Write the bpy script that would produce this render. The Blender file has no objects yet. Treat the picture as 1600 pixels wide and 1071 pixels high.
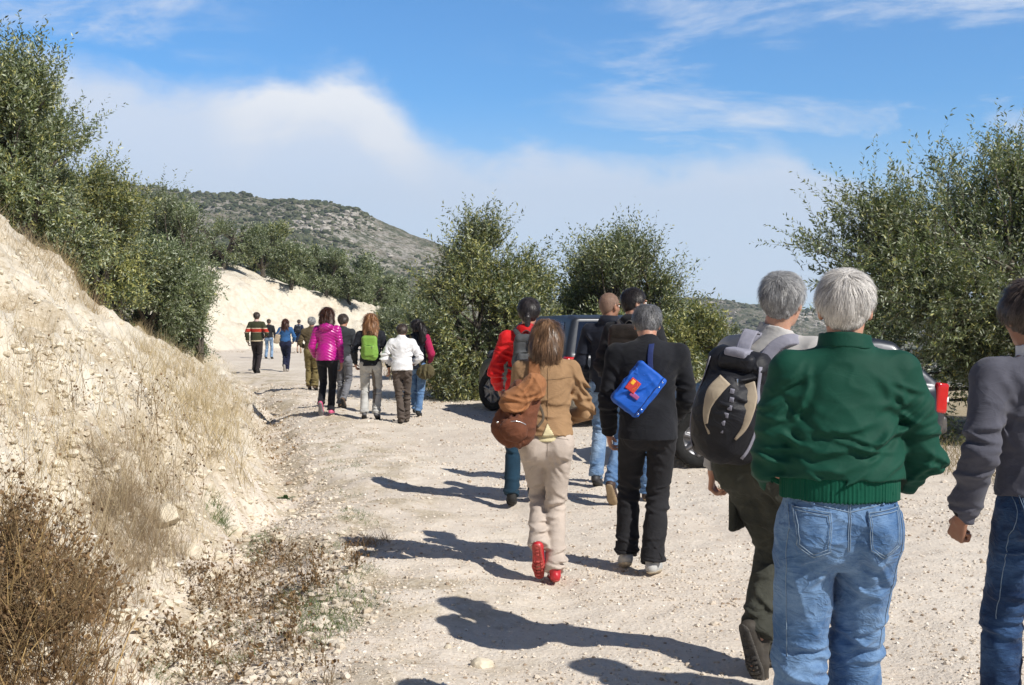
import bpy, math, random
import numpy as np
from mathutils import Vector, Matrix
from mathutils.bvhtree import BVHTree

R = math.radians
scene = bpy.context.scene
COL = scene.collection

# ------------------------------------------------------------------ camera, sky, sun, exposure
CAM_H = 1.634
FPX = 1800.0                      # focal length in photo pixels (1600 wide)
PITCH = math.atan(41.5 / FPX)
cam_d = bpy.data.cameras.new("camera")
cam = bpy.data.objects.new("camera", cam_d)
COL.objects.link(cam)
cam_d.sensor_width = 36.0
cam_d.lens = 36.0 * FPX / 1600.0
cam_d.clip_start = 0.05
cam_d.clip_end = 6000.0
cam.location = (0, 0, CAM_H)
cam.rotation_euler = (math.pi / 2 - PITCH, 0, 0)
scene.camera = cam

SUN_EL = R(42.0)
SUN_AZ = math.atan2(0.80, -0.60)          # azimuth of the sun measured from +Y towards +X
sun_dir = Vector((math.sin(SUN_AZ) * math.cos(SUN_EL), math.cos(SUN_AZ) * math.cos(SUN_EL), math.sin(SUN_EL)))
sd = bpy.data.lights.new("sun", 'SUN')
sd.energy = 4.7
sd.angle = R(0.53)
sd.color = (1.0, 0.95, 0.87)
sun = bpy.data.objects.new("sun", sd)
COL.objects.link(sun)
sun.location = sun_dir * 50
sun.rotation_euler = (-sun_dir).to_track_quat('-Z', 'Y').to_euler()

scene.view_settings.view_transform = 'Standard'
scene.view_settings.look = 'None'
scene.view_settings.gamma = 1.0
scene.view_settings.exposure = 0.22
scene.render.engine = 'CYCLES'
scene.cycles.max_bounces = 6
scene.cycles.transparent_max_bounces = 4
scene.cycles.volume_bounces = 0
scene.cycles.use_adaptive_sampling = True
scene.cycles.adaptive_threshold = 0.02
scene.cycles.use_denoising = True


class NT:
    """tiny node-tree helper"""
    def __init__(s, tree):
        s.t = tree; s.n = tree.nodes; s.l = tree.links
    def add(s, typ, **kw):
        nd = s.n.new(typ)
        for k, v in kw.items():
            if k.startswith('i_'):
                key = k[2:]
                nd.inputs[int(key) if key.isdigit() else key.replace('_', ' ')].default_value = v
            else:
                setattr(nd, k, v)
        return nd
    def link(s, a, b):
        s.l.new(a, b)
    def val(s, x, sock):
        if isinstance(x, (int, float)): sock.default_value = x
        else: s.link(x, sock)
    def math(s, op, a, b=0.0, c=0.0, clamp=False):
        nd = s.add('ShaderNodeMath', operation=op, use_clamp=clamp)
        for q, x in zip(nd.inputs, (a, b, c)): s.val(x, q)
        return nd.outputs[0]
    def smooth(s, x, lo, hi):
        nd = s.add('ShaderNodeMapRange', interpolation_type='SMOOTHSTEP')
        s.val(x, nd.inputs[0])
        s.val(lo, nd.inputs[1]); s.val(hi, nd.inputs[2])
        nd.inputs[3].default_value = 0.0; nd.inputs[4].default_value = 1.0
        return nd.outputs[0]
    def noise(s, vec, scale, detail=4.0, rough=0.55, dist=0.0, out=0):
        nd = s.add('ShaderNodeTexNoise')
        nd.inputs['Scale'].default_value = scale; nd.inputs['Detail'].default_value = detail
        nd.inputs['Roughness'].default_value = rough; nd.inputs['Distortion'].default_value = dist
        if vec is not None: s.link(vec, nd.inputs['Vector'])
        return nd.outputs[out]
    def mix(s, f, a, b, mode='MIX'):
        nd = s.add('ShaderNodeMix', data_type='RGBA', blend_type=mode)
        s.val(f, nd.inputs[0])
        for x, q in ((a, nd.inputs[6]), (b, nd.inputs[7])):
            if isinstance(x, (tuple, list)): q.default_value = (x[0], x[1], x[2], 1)
            else: s.link(x, q)
        return nd.outputs[2]
    def mapping(s, vec, scale=(1, 1, 1), rot=(0, 0, 0), loc=(0, 0, 0)):
        nd = s.add('ShaderNodeMapping')
        s.link(vec, nd.inputs[0])
        nd.inputs['Location'].default_value = loc; nd.inputs['Rotation'].default_value = rot; nd.inputs['Scale'].default_value = scale
        return nd.outputs[0]
    def combine(s, x, y, z):
        nd = s.add('ShaderNodeCombineXYZ')
        for q, v in zip(nd.inputs, (x, y, z)): s.val(v, q)
        return nd.outputs[0]


# ------------------------------------------------------------------ world: physical sky with thin high cloud
def make_world():
    w = bpy.data.worlds.new("World"); scene.world = w; w.use_nodes = True
    T = NT(w.node_tree); T.n.clear()
    out = T.add('ShaderNodeOutputWorld')
    sky = T.add('ShaderNodeTexSky', sky_type='NISHITA')
    sky.sun_disc = False
    sky.sun_elevation = SUN_EL
    sky.sun_rotation = SUN_AZ
    sky.altitude = 600; sky.air_density = 1.0; sky.dust_density = 0.3; sky.ozone_density = 2.5
    tc = T.add('ShaderNodeTexCoord')
    sep = T.add('ShaderNodeSeparateXYZ'); T.link(tc.outputs['Generated'], sep.inputs[0])
    yy = T.math('MAXIMUM', sep.outputs[1], 0.12)
    u = T.math('DIVIDE', sep.outputs[0], yy)
    v = T.math('DIVIDE', sep.outputs[2], yy)
    # photo pixels -> tangent space: u=(px-800)/1800 ; v=(494-py)/1800
    uv = T.combine(u, v, 0.0)
    warp = T.noise(uv, 5.0, 5, 0.6)
    warp2 = T.noise(T.mapping(uv, (1, 2.4, 1), (0, 0, R(-18))), 11.0, 6, 0.62, 0.4)
    def sheet(pts):       # height of a band's edge as a piecewise curve of u
        fc = T.add('ShaderNodeFloatCurve')
        c = fc.mapping.curves[0]
        T.val(T.math('MULTIPLY_ADD', u, 1.0, 0.5), fc.inputs['Value'])
        P = [((px - 800) / 1800 + 0.5, (494 - py) / 600.0) for px, py in pts]
        c.points[0].location = P[0]; c.points[1].location = P[-1]
        for p in P[1:-1]: c.points.new(*p)
        fc.mapping.update()
        return T.math('MULTIPLY', fc.outputs[0], 600.0 / 1800.0)
    edge = sheet([(-100, 90), (60, 88), (150, 104), (260, 132), (380, 136), (440, 116), (520, 104), (580, 132), (640, 175), (700, 210), (800, 228), (950, 234), (1100, 238), (1220, 240), (1330, 262), (1450, 310), (1600, 330), (1700, 340)])
    dd = T.math('SUBTRACT', edge, v)
    ddw = T.math('ADD', dd, T.math('MULTIPLY', T.math('SUBTRACT', warp, 0.5), 0.085))
    ddw = T.math('ADD', ddw, T.math('MULTIPLY', T.math('SUBTRACT', warp2, 0.5), 0.05))
    m1 = T.smooth(ddw, -0.016, 0.030)
    body = T.math('MULTIPLY_ADD', T.noise(T.mapping(uv, (1, 1.8, 1), (0, 0, R(-25))), 4.0, 5, 0.55), 0.9, 0.28, clamp=True)
    m1 = T.math('MULTIPLY', m1, T.math('MULTIPLY_ADD', body, 0.25, 0.70))
    # brighter puffs along the top rim
    puff = T.math('MULTIPLY', T.smooth(ddw, -0.01, 0.02), T.smooth(ddw, 0.08, 0.02))
    du = T.math('SUBTRACT', u, (500 - 800) / 1800); du = T.math('MULTIPLY', du, du)
    puff = T.math('MULTIPLY', puff, T.smooth(du, 0.012, 0.0))
    # streaks (cirrus) in the blue part
    st = T.noise(T.mapping(uv, (1.0, 4.2, 1), (0, 0, R(-14))), 4.6, 7, 0.62, 0.55)
    st = T.smooth(st, 0.46, 0.72)
    stl = T.noise(T.mapping(uv, (1.1, 2.6, 1), (0, 0, R(20)), (3.1, 1.7, 0)), 5.6, 7, 0.62, 0.5)
    stl = T.smooth(stl, 0.47, 0.75)
    rightm = T.smooth(u, -0.06, 0.22)
    leftm = T.math('MULTIPLY', T.smooth(u, -0.17, -0.33), T.smooth(v, 0.17, 0.23))
    cir = T.math('ADD', T.math('MULTIPLY', T.math('MULTIPLY', st, rightm), 0.85), T.math('MULTIPLY', T.math('MULTIPLY', stl, leftm), 0.8))
    # below the right-hand sheet the haze thickens
    low = T.smooth(v, 0.20, 0.0)
    m = T.math('MAXIMUM', m1, cir)
    m = T.math('MAXIMUM', m, T.math('MULTIPLY', low, 0.75))
    m = T.math('ADD', m, T.math('MULTIPLY', puff, 0.25), clamp=True)
    m = T.math('MULTIPLY', T.math('MULTIPLY', m, T.smooth(sep.outputs[2], -0.02, 0.02)), T.smooth(sep.outputs[1], 0.15, 0.55))
    # deepen the clear blue ahead; unseen sky overhead and behind dimmed to cut fill light; clouds lit by the sun
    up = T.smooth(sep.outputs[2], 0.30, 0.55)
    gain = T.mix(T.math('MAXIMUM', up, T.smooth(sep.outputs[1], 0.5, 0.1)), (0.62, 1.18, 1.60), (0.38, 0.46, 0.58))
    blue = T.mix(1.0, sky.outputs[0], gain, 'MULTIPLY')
    cl = T.mix(T.smooth(v, 0.0, 0.24), (6.9, 7.9, 9.7), (7.6, 8.2, 9.3))
    cl = T.mix(T.math('MULTIPLY', puff, 0.8), cl, (9.2, 9.5, 10.0))
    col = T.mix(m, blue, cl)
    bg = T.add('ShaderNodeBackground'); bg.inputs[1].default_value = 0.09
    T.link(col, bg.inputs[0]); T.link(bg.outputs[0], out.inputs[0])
make_world()


# ------------------------------------------------------------------ helpers: tags, meshes
def tag(o, label=None, cat=None, group=None, kind=None):
    if label: o['label'] = label
    if cat: o['category'] = cat
    if group: o['group'] = group
    if kind: o['kind'] = kind
    return o

def empty(name, loc=(0, 0, 0), rz=0.0, label=None, cat=None, group=None):
    o = bpy.data.objects.new(name, None); COL.objects.link(o)
    o.location = loc; o.rotation_euler = (0, 0, rz); o.empty_display_size = 0.2
    return tag(o, label, cat, group)

def mk(name, V, F, mat=None, parent=None, smooth=True, attrs=None, mat_idx=None, loc=None):
    """mesh object from numpy arrays. F: (n,3) or (n,4) array or list of such."""
    V = np.asarray(V, dtype=np.float32).reshape(-1, 3)
    if isinstance(F, np.ndarray): F = [F]
    F = [np.asarray(f, dtype=np.int32) for f in F if len(f)]
    me = bpy.data.meshes.new(name)
    me.vertices.add(len(V)); me.vertices.foreach_set('co', V.ravel())
    nl = sum(f.size for f in F); npoly = sum(len(f) for f in F)
    me.loops.add(nl); me.polygons.add(npoly)
    me.loops.foreach_set('vertex_index', np.concatenate([f.ravel() for f in F]) if F else np.zeros(0, np.int32))
    tot = np.concatenate([np.full(len(f), f.shape[1], np.int32) for f in F])
    st = np.zeros(npoly, np.int32); st[1:] = np.cumsum(tot)[:-1]
    me.polygons.foreach_set('loop_start', st)
    me.polygons.foreach_set('use_smooth', np.full(npoly, smooth))
    mats = mat if isinstance(mat, (list, tuple)) else [mat]
    for m_ in mats:
        if m_: me.materials.append(m_)
    if mat_idx is not None: me.polygons.foreach_set('material_index', np.asarray(mat_idx, np.int32))
    me.update(calc_edges=True)
    if attrs:
        for k, a in attrs.items():
            a = np.asarray(a, np.float32)
            if a.ndim == 1:
                at = me.attributes.new(k, 'FLOAT', 'POINT'); at.data.foreach_set('value', a)
            else:
                at = me.attributes.new(k, 'FLOAT_COLOR', 'POINT')
                if a.shape[1] == 3: a = np.c_[a, np.ones(len(a), np.float32)]
                at.data.foreach_set('color', a.ravel())
    o = bpy.data.objects.new(name, me); COL.objects.link(o)
    if parent: o.parent = parent
    if loc is not None: o.location = loc
    return o

def copy_thing(src, loc, rz=0.0, scale=None, label=None, group=None):
    c = src.copy(); COL.objects.link(c)
    c.location = loc; c.rotation_euler = (0, 0, rz)
    if scale is not None: c.scale = scale if hasattr(scale, '__len__') else (scale,) * 3
    if label: c['label'] = label
    if group: c['group'] = group
    for ch in list(src.children):
        d = ch.copy(); COL.objects.link(d); d.parent = c
        for g in list(ch.children):
            e = g.copy(); COL.objects.link(e); e.parent = d
    return c

# ------------------------------------------------------------------ numpy value noise
_rs = np.random.RandomState(7)
_tab = _rs.rand(4096).astype(np.float32)
def _h3(i, j, k, seed):
    h = (i * 73856093) ^ (j * 19349663) ^ (k * 83492791) ^ (seed * 2654435)
    h = (h ^ (h >> 13)) * 1274126177
    return _tab[(h ^ (h >> 16)) & 4095]
def vnoise(x, y, z=None, seed=0):
    x = np.asarray(x, np.float64); y = np.asarray(y, np.float64)
    z = np.zeros_like(x) if z is None else np.asarray(z, np.float64)
    xi = np.floor(x); yi = np.floor(y); zi = np.floor(z)
    fx = x - xi; fy = y - yi; fz = z - zi
    xi = xi.astype(np.int64); yi = yi.astype(np.int64); zi = zi.astype(np.int64)
    fx = fx * fx * (3 - 2 * fx); fy = fy * fy * (3 - 2 * fy); fz = fz * fz * (3 - 2 * fz)
    r = 0
    for a in (0, 1):
        wa = fx if a else 1 - fx
        for b in (0, 1):
            wb = fy if b else 1 - fy
            for c in (0, 1):
                wc = fz if c else 1 - fz
                r = r + wa * wb * wc * _h3(xi + a, yi + b, zi + c, seed)
    return r * 2 - 1            # -1..1
def fbm(x, y, z=None, oct=4, seed=0, gain=0.5):
    a = 1.0; r = 0; f = 1.0
    for i in range(oct):
        r = r + a * vnoise(x * f, y * f, None if z is None else z * f, seed + i * 17)
        a *= gain; f *= 2.03
    return r
def ss(x, a, b):
    t = np.clip((x - a) / (b - a), 0, 1)
    return t * t * (3 - 2 * t)

# ------------------------------------------------------------------ materials
def mat_new(name):
    m = bpy.data.materials.new(name); m.use_nodes = True
    T = NT(m.node_tree); T.n.clear()
    o = T.add('ShaderNodeOutputMaterial')
    b = T.add('ShaderNodeBsdfPrincipled')
    T.link(b.outputs[0], o.inputs[0])
    return m, T, b, o
def setc(T, b, c):
    if isinstance(c, (tuple, list)): b.inputs['Base Color'].default_value = (c[0], c[1], c[2], 1)
    else: T.link(c, b.inputs['Base Color'])
def bump(T, b, h, strength=0.3, dist=0.01):
    n = T.add('ShaderNodeBump'); n.inputs['Strength'].default_value = strength; n.inputs['Distance'].default_value = dist
    T.link(h, n.inputs['Height']); T.link(n.outputs[0], b.inputs['Normal'])
def obco(T):
    return T.add('ShaderNodeTexCoord').outputs['Object']

def fabric(name, c, rough=0.85, var=0.15, scale=7.0, wscale=450.0, bs=0.25, sheen=0.15, spec=0.25, crinkle=0.25):
    m, T, b, o = mat_new(name)
    co = obco(T)
    n1 = T.noise(co, scale, 5, 0.6)
    lo = tuple(x * (1 - var) for x in c); hi = tuple(min(1, x * (1 + var)) for x in c)
    n2 = T.noise(co, 70, 3, 0.6)
    col = T.mix(T.smooth(n1, 0.35, 0.65), lo, hi)
    col = T.mix(T.math('MULTIPLY', n2, 0.22), col, tuple(x * 0.55 for x in c))
    setc(T, b, col)
    b.inputs['Roughness'].default_value = rough
    b.inputs['Specular IOR Level'].default_value = spec
    b.inputs['Sheen Weight'].default_value = sheen * 0.35
    fine = T.noise(co, wscale, 1, 0.5)
    cr = T.noise(co, 26, 4, 0.62, 0.6)
    rg = T.math('ABSOLUTE', T.math('SUBTRACT', T.noise(T.mapping(co, (1, 1, 1.5), (0, R(20), 0)), 8.5, 3, 0.5, 1.3), 0.5))
    rg = T.math('POWER', T.math('SUBTRACT', 1.0, T.math('MULTIPLY', rg, 3.0), clamp=True), 3.0)
    h = T.math('ADD', T.math('MULTIPLY', fine, 0.05), T.math('MULTIPLY', cr, crinkle))
    h = T.math('ADD', h, T.math('MULTIPLY', rg, crinkle * 0.9))
    bump(T, b, h, bs * 1.1, 0.016)
    return m

def denim(name, dark, light):
    m, T, b, o = mat_new(name)
    co = obco(T)
    n1 = T.noise(co, 4.5, 4, 0.6)
    n2 = T.noise(T.mapping(co, (1, 1, 0.4)), 420, 2, 0.6)
    n3 = T.noise(T.mapping(co, (1, 1, 2.6)), 24, 4, 0.65, 0.8)
    f = T.smooth(T.math('ADD', n1, T.math('MULTIPLY', T.math('SUBTRACT', n3, 0.5), 0.35)), 0.33, 0.66)
    col = T.mix(f, dark, light)
    col = T.mix(T.math('MULTIPLY', T.smooth(n2, 0.35, 0.75), 0.35), col, dark)
    setc(T, b, col)
    b.inputs['Roughness'].default_value = 0.9; b.inputs['Specular IOR Level'].default_value = 0.15
    b.inputs['Sheen Weight'].default_value = 0.1
    rg = T.math('ABSOLUTE', T.math('SUBTRACT', T.noise(T.mapping(co, (1, 1, 1.9)), 9.0, 3, 0.5, 1.2), 0.5))
    rg = T.math('POWER', T.math('SUBTRACT', 1.0, T.math('MULTIPLY', rg, 3.0), clamp=True), 3.0)
    bump(T, b, T.math('ADD', T.math('ADD', T.math('MULTIPLY', n2, 0.06), T.math('MULTIPLY', n3, 0.35)), T.math('MULTIPLY', rg, 0.4)), 0.5, 0.02)
    return m

def plain(name, c, rough=0.5, metal=0.0, spec=0.5, var=0.12, nscale=30, bs=0.0, coat=0.0):
    m, T, b, o = mat_new(name)
    n = T.noise(obco(T), nscale, 4, 0.6)
    setc(T, b, T.mix(T.smooth(n, 0.3, 0.7), tuple(x * (1 - var) for x in c), tuple(min(1, x * (1 + var)) for x in c)))
    b.inputs['Roughness'].default_value = rough; b.inputs['Metallic'].default_value = metal
    b.inputs['Specular IOR Level'].default_value = spec
    b.inputs['Coat Weight'].default_value = coat
    if bs: bump(T, b, n, bs, 0.01)
    return m

def skin_mat(name, c):
    m, T, b, o = mat_new(name)
    co = obco(T)
    n = T.noise(co, 14, 4, 0.6)
    setc(T, b, T.mix(T.smooth(n, 0.35, 0.7), c, (c[0] * 0.95, c[1] * 0.80, c[2] * 0.76)))
    b.inputs['Roughness'].default_value = 0.5; b.inputs['Specular IOR Level'].default_value = 0.4
    b.inputs['Subsurface Weight'].default_value = 0.12
    b.inputs['Subsurface Radius'].default_value = (0.02, 0.008, 0.004)
    bump(T, b, T.noise(co, 160, 3), 0.15, 0.004)
    return m

def hair_mat(name, dark, light, rough=0.42):
    m, T, b, o = mat_new(name)
    at = T.add('ShaderNodeAttribute', attribute_name='hv')
    setc(T, b, T.mix(at.outputs['Fac'], dark, light))
    b.inputs['Roughness'].default_value = rough; b.inputs['Specular IOR Level'].default_value = 0.45
    return m

def attr_mat(name, rough=0.7, spec=0.3, trans=0.0, nz=0.0, tt=(1.0, 1.2, 0.5)):
    """colour carried per leaf / per stone by the mesh's own colour attribute"""
    m, T, b, o = mat_new(name)
    at = T.add('ShaderNodeAttribute', attribute_name='tint')
    setc(T, b, at.outputs['Color'])
    b.inputs['Roughness'].default_value = rough; b.inputs['Specular IOR Level'].default_value = spec
    if trans > 0:
        tr = T.add('ShaderNodeBsdfTranslucent'); T.link(T.mix(1.0, at.outputs['Color'], tt, 'MULTIPLY'), tr.inputs[0])
        ms = T.add('ShaderNodeMixShader'); ms.inputs[0].default_value = trans
        T.link(b.outputs[0], ms.inputs[1]); T.link(tr.outputs[0], ms.inputs[2]); T.link(ms.outputs[0], o.inputs[0])
    if nz: bump(T, b, T.noise(obco(T), 60, 4), nz, 0.01)
    return m
# ------------------------------------------------------------------ terrain
# foot of the cut bank on the left of the road: x, y, bank height, bank width, slope of the ground above it
TOE = np.array([
    (-1.75, -30, 3.0, 3.3, 0.12), (-1.65, 5.0, 3.0, 3.4, 0.12), (-1.8, 7.8, 3.1, 3.4, 0.10), (-2.2, 10.5, 3.4, 3.6, 0.10),
    (-2.9, 14.3, 3.1, 3.6, 0.08), (-4.0, 19, 2.05, 3.6, 0.10), (-5.7, 25, 1.7, 3.3, 0.14), (-7.4, 31, 1.4, 3.2, 0.17),
    (-9.4, 38, 1.3, 3.2, 0.15), (-12.2, 46, 1.7, 3.0, 0.12), (-14.0, 52, 3.2, 3.4, 0.10), (-13.6, 57, 4.0, 4.2, 0.14),
    (-11.0, 60.5, 4.0, 4.6, 0.17), (-7.0, 63, 3.0, 4.4, 0.17), (-3.6, 66, 1.9, 4.2, 0.16), (-0.5, 71, 0.9, 4.2, 0.06),
    (2.5, 80, 0.4, 4.5, 0.0), (5.0, 105, 0.2, 5, -0.03), (7, 160, 0.2, 5, -0.05)], float)
RIGHT = np.array([(9.5, -30), (9.2, 0), (8.6, 8), (7.4, 13), (5.6, 16.5), (3.2, 19.5), (1.4, 22), (-0.4, 24.5), (-1.7, 28), (-2.6, 33), (-3.6, 39),
    (-4.6, 47), (-4.8, 54), (-3.4, 60), (0.0, 67), (5, 80), (8.5, 105), (11, 160)], float)

def poly_dist(P, x, y, extra=None):
    """signed distance to a polyline (positive on its left) and interpolated values"""
    best = np.full(x.shape, 1e9); sg = np.ones(x.shape); vals = None
    if extra is not None: vals = np.zeros(x.shape + (extra.shape[1],))
    for i in range(len(P) - 1):
        ax, ay = P[i, :2]; bx, by = P[i + 1, :2]
        dx, dy = bx - ax, by - ay; L2 = dx * dx + dy * dy
        t = np.clip(((x - ax) * dx + (y - ay) * dy) / L2, 0, 1)
        ex = x - ax - t * dx; ey = y - ay - t * dy
        d = np.hypot(ex, ey)
        s = np.where(dx * (y - ay) - dy * (x - ax) > 0, 1.0, -1.0)
        m = d < best - 1e-9
        best = np.where(m, d, best); sg = np.where(m, s, sg)
        if extra is not None:
            v = extra[i] * (1 - t[..., None]) + extra[i + 1] * t[..., None]
            vals = np.where(m[..., None], v, vals)
    return (best * sg, vals) if extra is not None else best * sg

def resample(P, n):
    d = np.r_[0, np.cumsum(np.hypot(*np.diff(P[:, :2], axis=0).T))]
    t = np.linspace(0, d[-1], n)
    Q = np.stack([np.interp(t, d, P[:, k]) for k in range(P.shape[1])], 1)
    K = np.array([1, 2, 3, 2, 1.]) / 9
    for k in range(P.shape[1]):
        Q[2:-2, k] = np.convolve(Q[:, k], K, 'valid')
    return Q
TOEs = resample(TOE, 70)
RIGHTs = resample(RIGHT, 60)

def height(x, y, fine=True):
    x = np.asarray(x, float); y = np.asarray(y, float)
    shp = x.shape; x = x.ravel(); y = y.ravel()
    wob = 0.22 * fbm(x * 0.9, y * 0.9, oct=3, seed=3)
    D, V = poly_dist(TOEs, x, y, TOEs[:, 2:])
    far = ss(np.hypot(x, y), 10, 50)
    D = D + wob * (1 + far)
    H, W, S = V[:, 0], V[:, 1], V[:, 2]
    H = H * (1 + 0.10 * vnoise(x * .35, y * .35, seed=9))
    u = np.clip(D / W, 0, 1)
    prof = 0.80 * u + 0.20 * ss(u, 0.05, 0.95)
    prof = prof + 0.05 * np.sin(u * 9.0 + 2 * vnoise(x * .5, y * .5, seed=4)) * u * (1 - u) * 2
    over = np.clip(D - W, 0, None)
    z = H * prof + S * np.minimum(over, 60) * (1 - np.exp(-over / 3.0))
    bank = ss(D, -0.15, 0.35)
    # erosion: gullies running down the slope, crust blocks
    if fine:
        g = 1 - np.abs(fbm(x * 0.9 + 5, y * 0.9, z * 0.25, oct=4, seed=21))
        g2 = 1 - np.abs(vnoise(x * 3.1, y * 3.1, z * 1.2, seed=31))
        g3 = fbm(x * 8, y * 8, z * 8, oct=3, seed=41)
        z = z + bank * (0.30 * (g - 0.75) * (0.4 + u * (1 - u) * 3) + 0.10 * (g2 - 0.7) + 0.028 * g3)
        blk = np.round(vnoise(x * 5.3 + .4 * vnoise(x * 9, y * 9, seed=8), y * 5.3, seed=51) * 3) / 3
        z = z + bank * 0.075 * blk * (1 - ss(D - W, 0, 1.5) * 0.7)
        cr = 1 - np.abs(vnoise(x * 1.9 + .5 * vnoise(x * 4, y * 4, seed=6), y * 1.1, seed=55)) * 2.4
        z = z - bank * 0.16 * np.clip(cr, 0, 1) ** 2 * u * (1 - u) * 3.0
        fg = 1 - np.abs(fbm(x * 1.1 + .3 * y, y * .45, oct=3, seed=57)); z = z - bank * ss(y, 42, 52) * (1 - ss(y, 85, 100)) * 0.55 * np.clip(fg - .45, 0, 1) * (u * (1 - u) * 3 + .15)
        vo = np.abs(vnoise(x * 6.5, y * 6.5, z * 2, seed=56)); z = z - bank * 0.05 * np.clip(1 - vo * 4, 0, 1)
        z = z + ss(D, -2.6, -0.2) * (1 - bank) * 0.035 * fbm(x * 2.2, y * 2.2, oct=4, seed=61)
    # ditch and low verge beside the bank
    nearm = 1 - ss(y, 22, 34)
    z = z - 0.15 * np.exp(-((D + 0.12) / 0.30) ** 2) * nearm
    z = z + 0.05 * np.exp(-((D + 1.1) / 0.5) ** 2) * nearm
    z = z + 0.03 * fbm(x * 0.33, y * 0.33, oct=3, seed=71) * (0.4 + 0.6 * ss(np.abs(D + 3), 0, 6)) * (1 - bank)
    if fine:
        z = z + (1 - bank) * (0.010 * fbm(x * 3, y * 3, oct=3, seed=81) + 0.006 * fbm(x * 14, y * 14, oct=2, seed=91))
    for off in (-2.1, -3.6, -5.2):          # faint wheel ruts
        z = z - 0.018 * np.exp(-((D - off + .25 * vnoise(x * .2, y * .2, seed=77)) / 0.22) ** 2) * (1 - bank)
    # ground right of the road: a low berm then falling away to the valley
    E = -poly_dist(RIGHTs, x, y)                       # positive to the right of the edge
    e = np.clip(E, 0, None)
    z = z + 0.10 * np.exp(-((E - 0.9) / 0.7) ** 2) * (0.6 + 0.6 * vnoise(x * .7, y * .7, seed=13))
    z = z - 0.13 * np.clip(e - 3.0, 0, 12) - 0.19 * np.clip(e - 15, 0, 260)
    if fine: z = z + ss(E, -0.3, 0.8) * 0.05 * fbm(x * 2, y * 2, oct=3, seed=14)
    return z.reshape(shp)

def grade(lo, hi, step, g0, g1, gl, gr):
    c = list(np.arange(lo, hi, step)); s = step; v = c[-1]
    r = []
    while v < g1: s *= gr; v += s; r.append(v)
    s = step; v = lo; l = []
    while v > g0: s *= gl; v -= s; l.append(v)
    return np.array(l[::-1] + c + r)

xs = grade(-6.2, 3.4, 0.042, -420, 420, 1.045, 1.045)
ys = grade(4.2, 11.0, 0.042, -30, 520, 1.10, 1.0125)
ys = np.unique(np.r_[ys[(ys < 50) | (ys > 74)], np.arange(50, 74, 0.22)])
GX, GY = np.meshgrid(xs, ys)
GZ = height(GX, GY)
Dg, _ = poly_dist(TOEs, GX.ravel(), GY.ravel(), TOEs[:, 2:])
Dg = Dg.reshape(GX.shape)
Eg = -poly_dist(RIGHTs, GX.ravel(), GY.ravel()).reshape(GX.shape)

def ground_mat():
    m, T, b, o = mat_new("pale_gravel_earth")
    co = obco(T)
    at = T.add('ShaderNodeAttribute', attribute_name='zone')     # r: bank, g: verge, b: right side
    sp = T.add('ShaderNodeSeparateColor'); T.link(at.outputs['Color'], sp.inputs[0])
    bank, verge, right = sp.outputs[0], sp.outputs[1], sp.outputs[2]
    nbig = T.noise(co, 0.55, 4, 0.6); nmid = T.noise(co, 3.5, 5, 0.65); nf = T.noise(co, 26, 5, 0.7); nff = T.noise(co, 120, 3, 0.7)
    road = T.mix(T.smooth(nbig, 0.3, 0.7), (0.60, 0.520, 0.435), (0.69, 0.620, 0.53))
    road = T.mix(T.math('MULTIPLY', T.smooth(nmid, 0.45, 0.75), 0.55), road, (0.53, 0.435, 0.34))
    grav = T.smooth(nf, 0.30, 0.72)
    road = T.mix(T.math('MULTIPLY', grav, 0.55), road, (0.74, 0.68, 0.60))
    road = T.mix(T.math('MULTIPLY', T.smooth(nff, 0.60, 0.75), 0.45), road, (0.27, 0.21, 0.155))
    # compacted wheel tracks smoother
    bk = T.mix(T.smooth(nmid, 0.3, 0.7), (0.585, 0.525, 0.425), (0.69, 0.64, 0.545))
    bk = T.mix(T.math('MULTIPLY', T.smooth(T.noise(co, 1.4, 5, 0.7), 0.50, 0.72), 0.6), bk, (0.46, 0.37, 0.25))
    bk = T.mix(T.math('MULTIPLY', T.smooth(nf, 0.52, 0.72), 0.5), bk, (0.78, 0.73, 0.63))
    bk = T.mix(T.math('MULTIPLY', T.smooth(nff, 0.58, 0.72), 0.4), bk, (0.33, 0.26, 0.17))
    stk = T.noise(T.mapping(co, (1.5, 1.5, 0.35), (0, R(25), 0)), 1.6, 5, 0.7, 0.5)
    bk = T.mix(T.math('MULTIPLY', T.smooth(stk, 0.52, 0.70), 0.45), bk, (0.43, 0.365, 0.275))
    rt = T.mix(T.smooth(nmid, 0.3, 0.7), (0.30, 0.235, 0.15), (0.44, 0.37, 0.26))
    rt = T.mix(T.smooth(nf, 0.45, 0.7), rt, (0.20, 0.17, 0.10))
    c = T.mix(bank, road, bk)
    vg = T.mix(T.smooth(nf, 0.35, 0.7), (0.40, 0.33, 0.23), (0.60, 0.53, 0.42))
    c = T.mix(T.math('MULTIPLY', verge, T.smooth(T.noise(co, 2.0, 4, 0.65), 0.42, 0.62)), c, vg)
    c = T.mix(right, c, rt)
    setc(T, b, c)
    b.inputs['Roughness'].default_value = 0.95; b.inputs['Specular IOR Level'].default_value = 0.15
    v = T.add('ShaderNodeTexVoronoi'); v.inputs['Scale'].default_value = 42; T.link(co, v.inputs['Vector'])
    h = T.math('ADD', T.math('MULTIPLY', nf, 0.8), T.math('MULTIPLY', nff, 0.25))
    h = T.math('ADD', h, T.math('MULTIPLY', v.outputs[0], -0.35))
    h = T.math('ADD', h, T.math('MULTIPLY', T.noise(co, 9, 5, 0.65), 1.1))
    bump(T, b, h, 0.6, 0.018)
    return m
M_GROUND = ground_mat()

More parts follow.
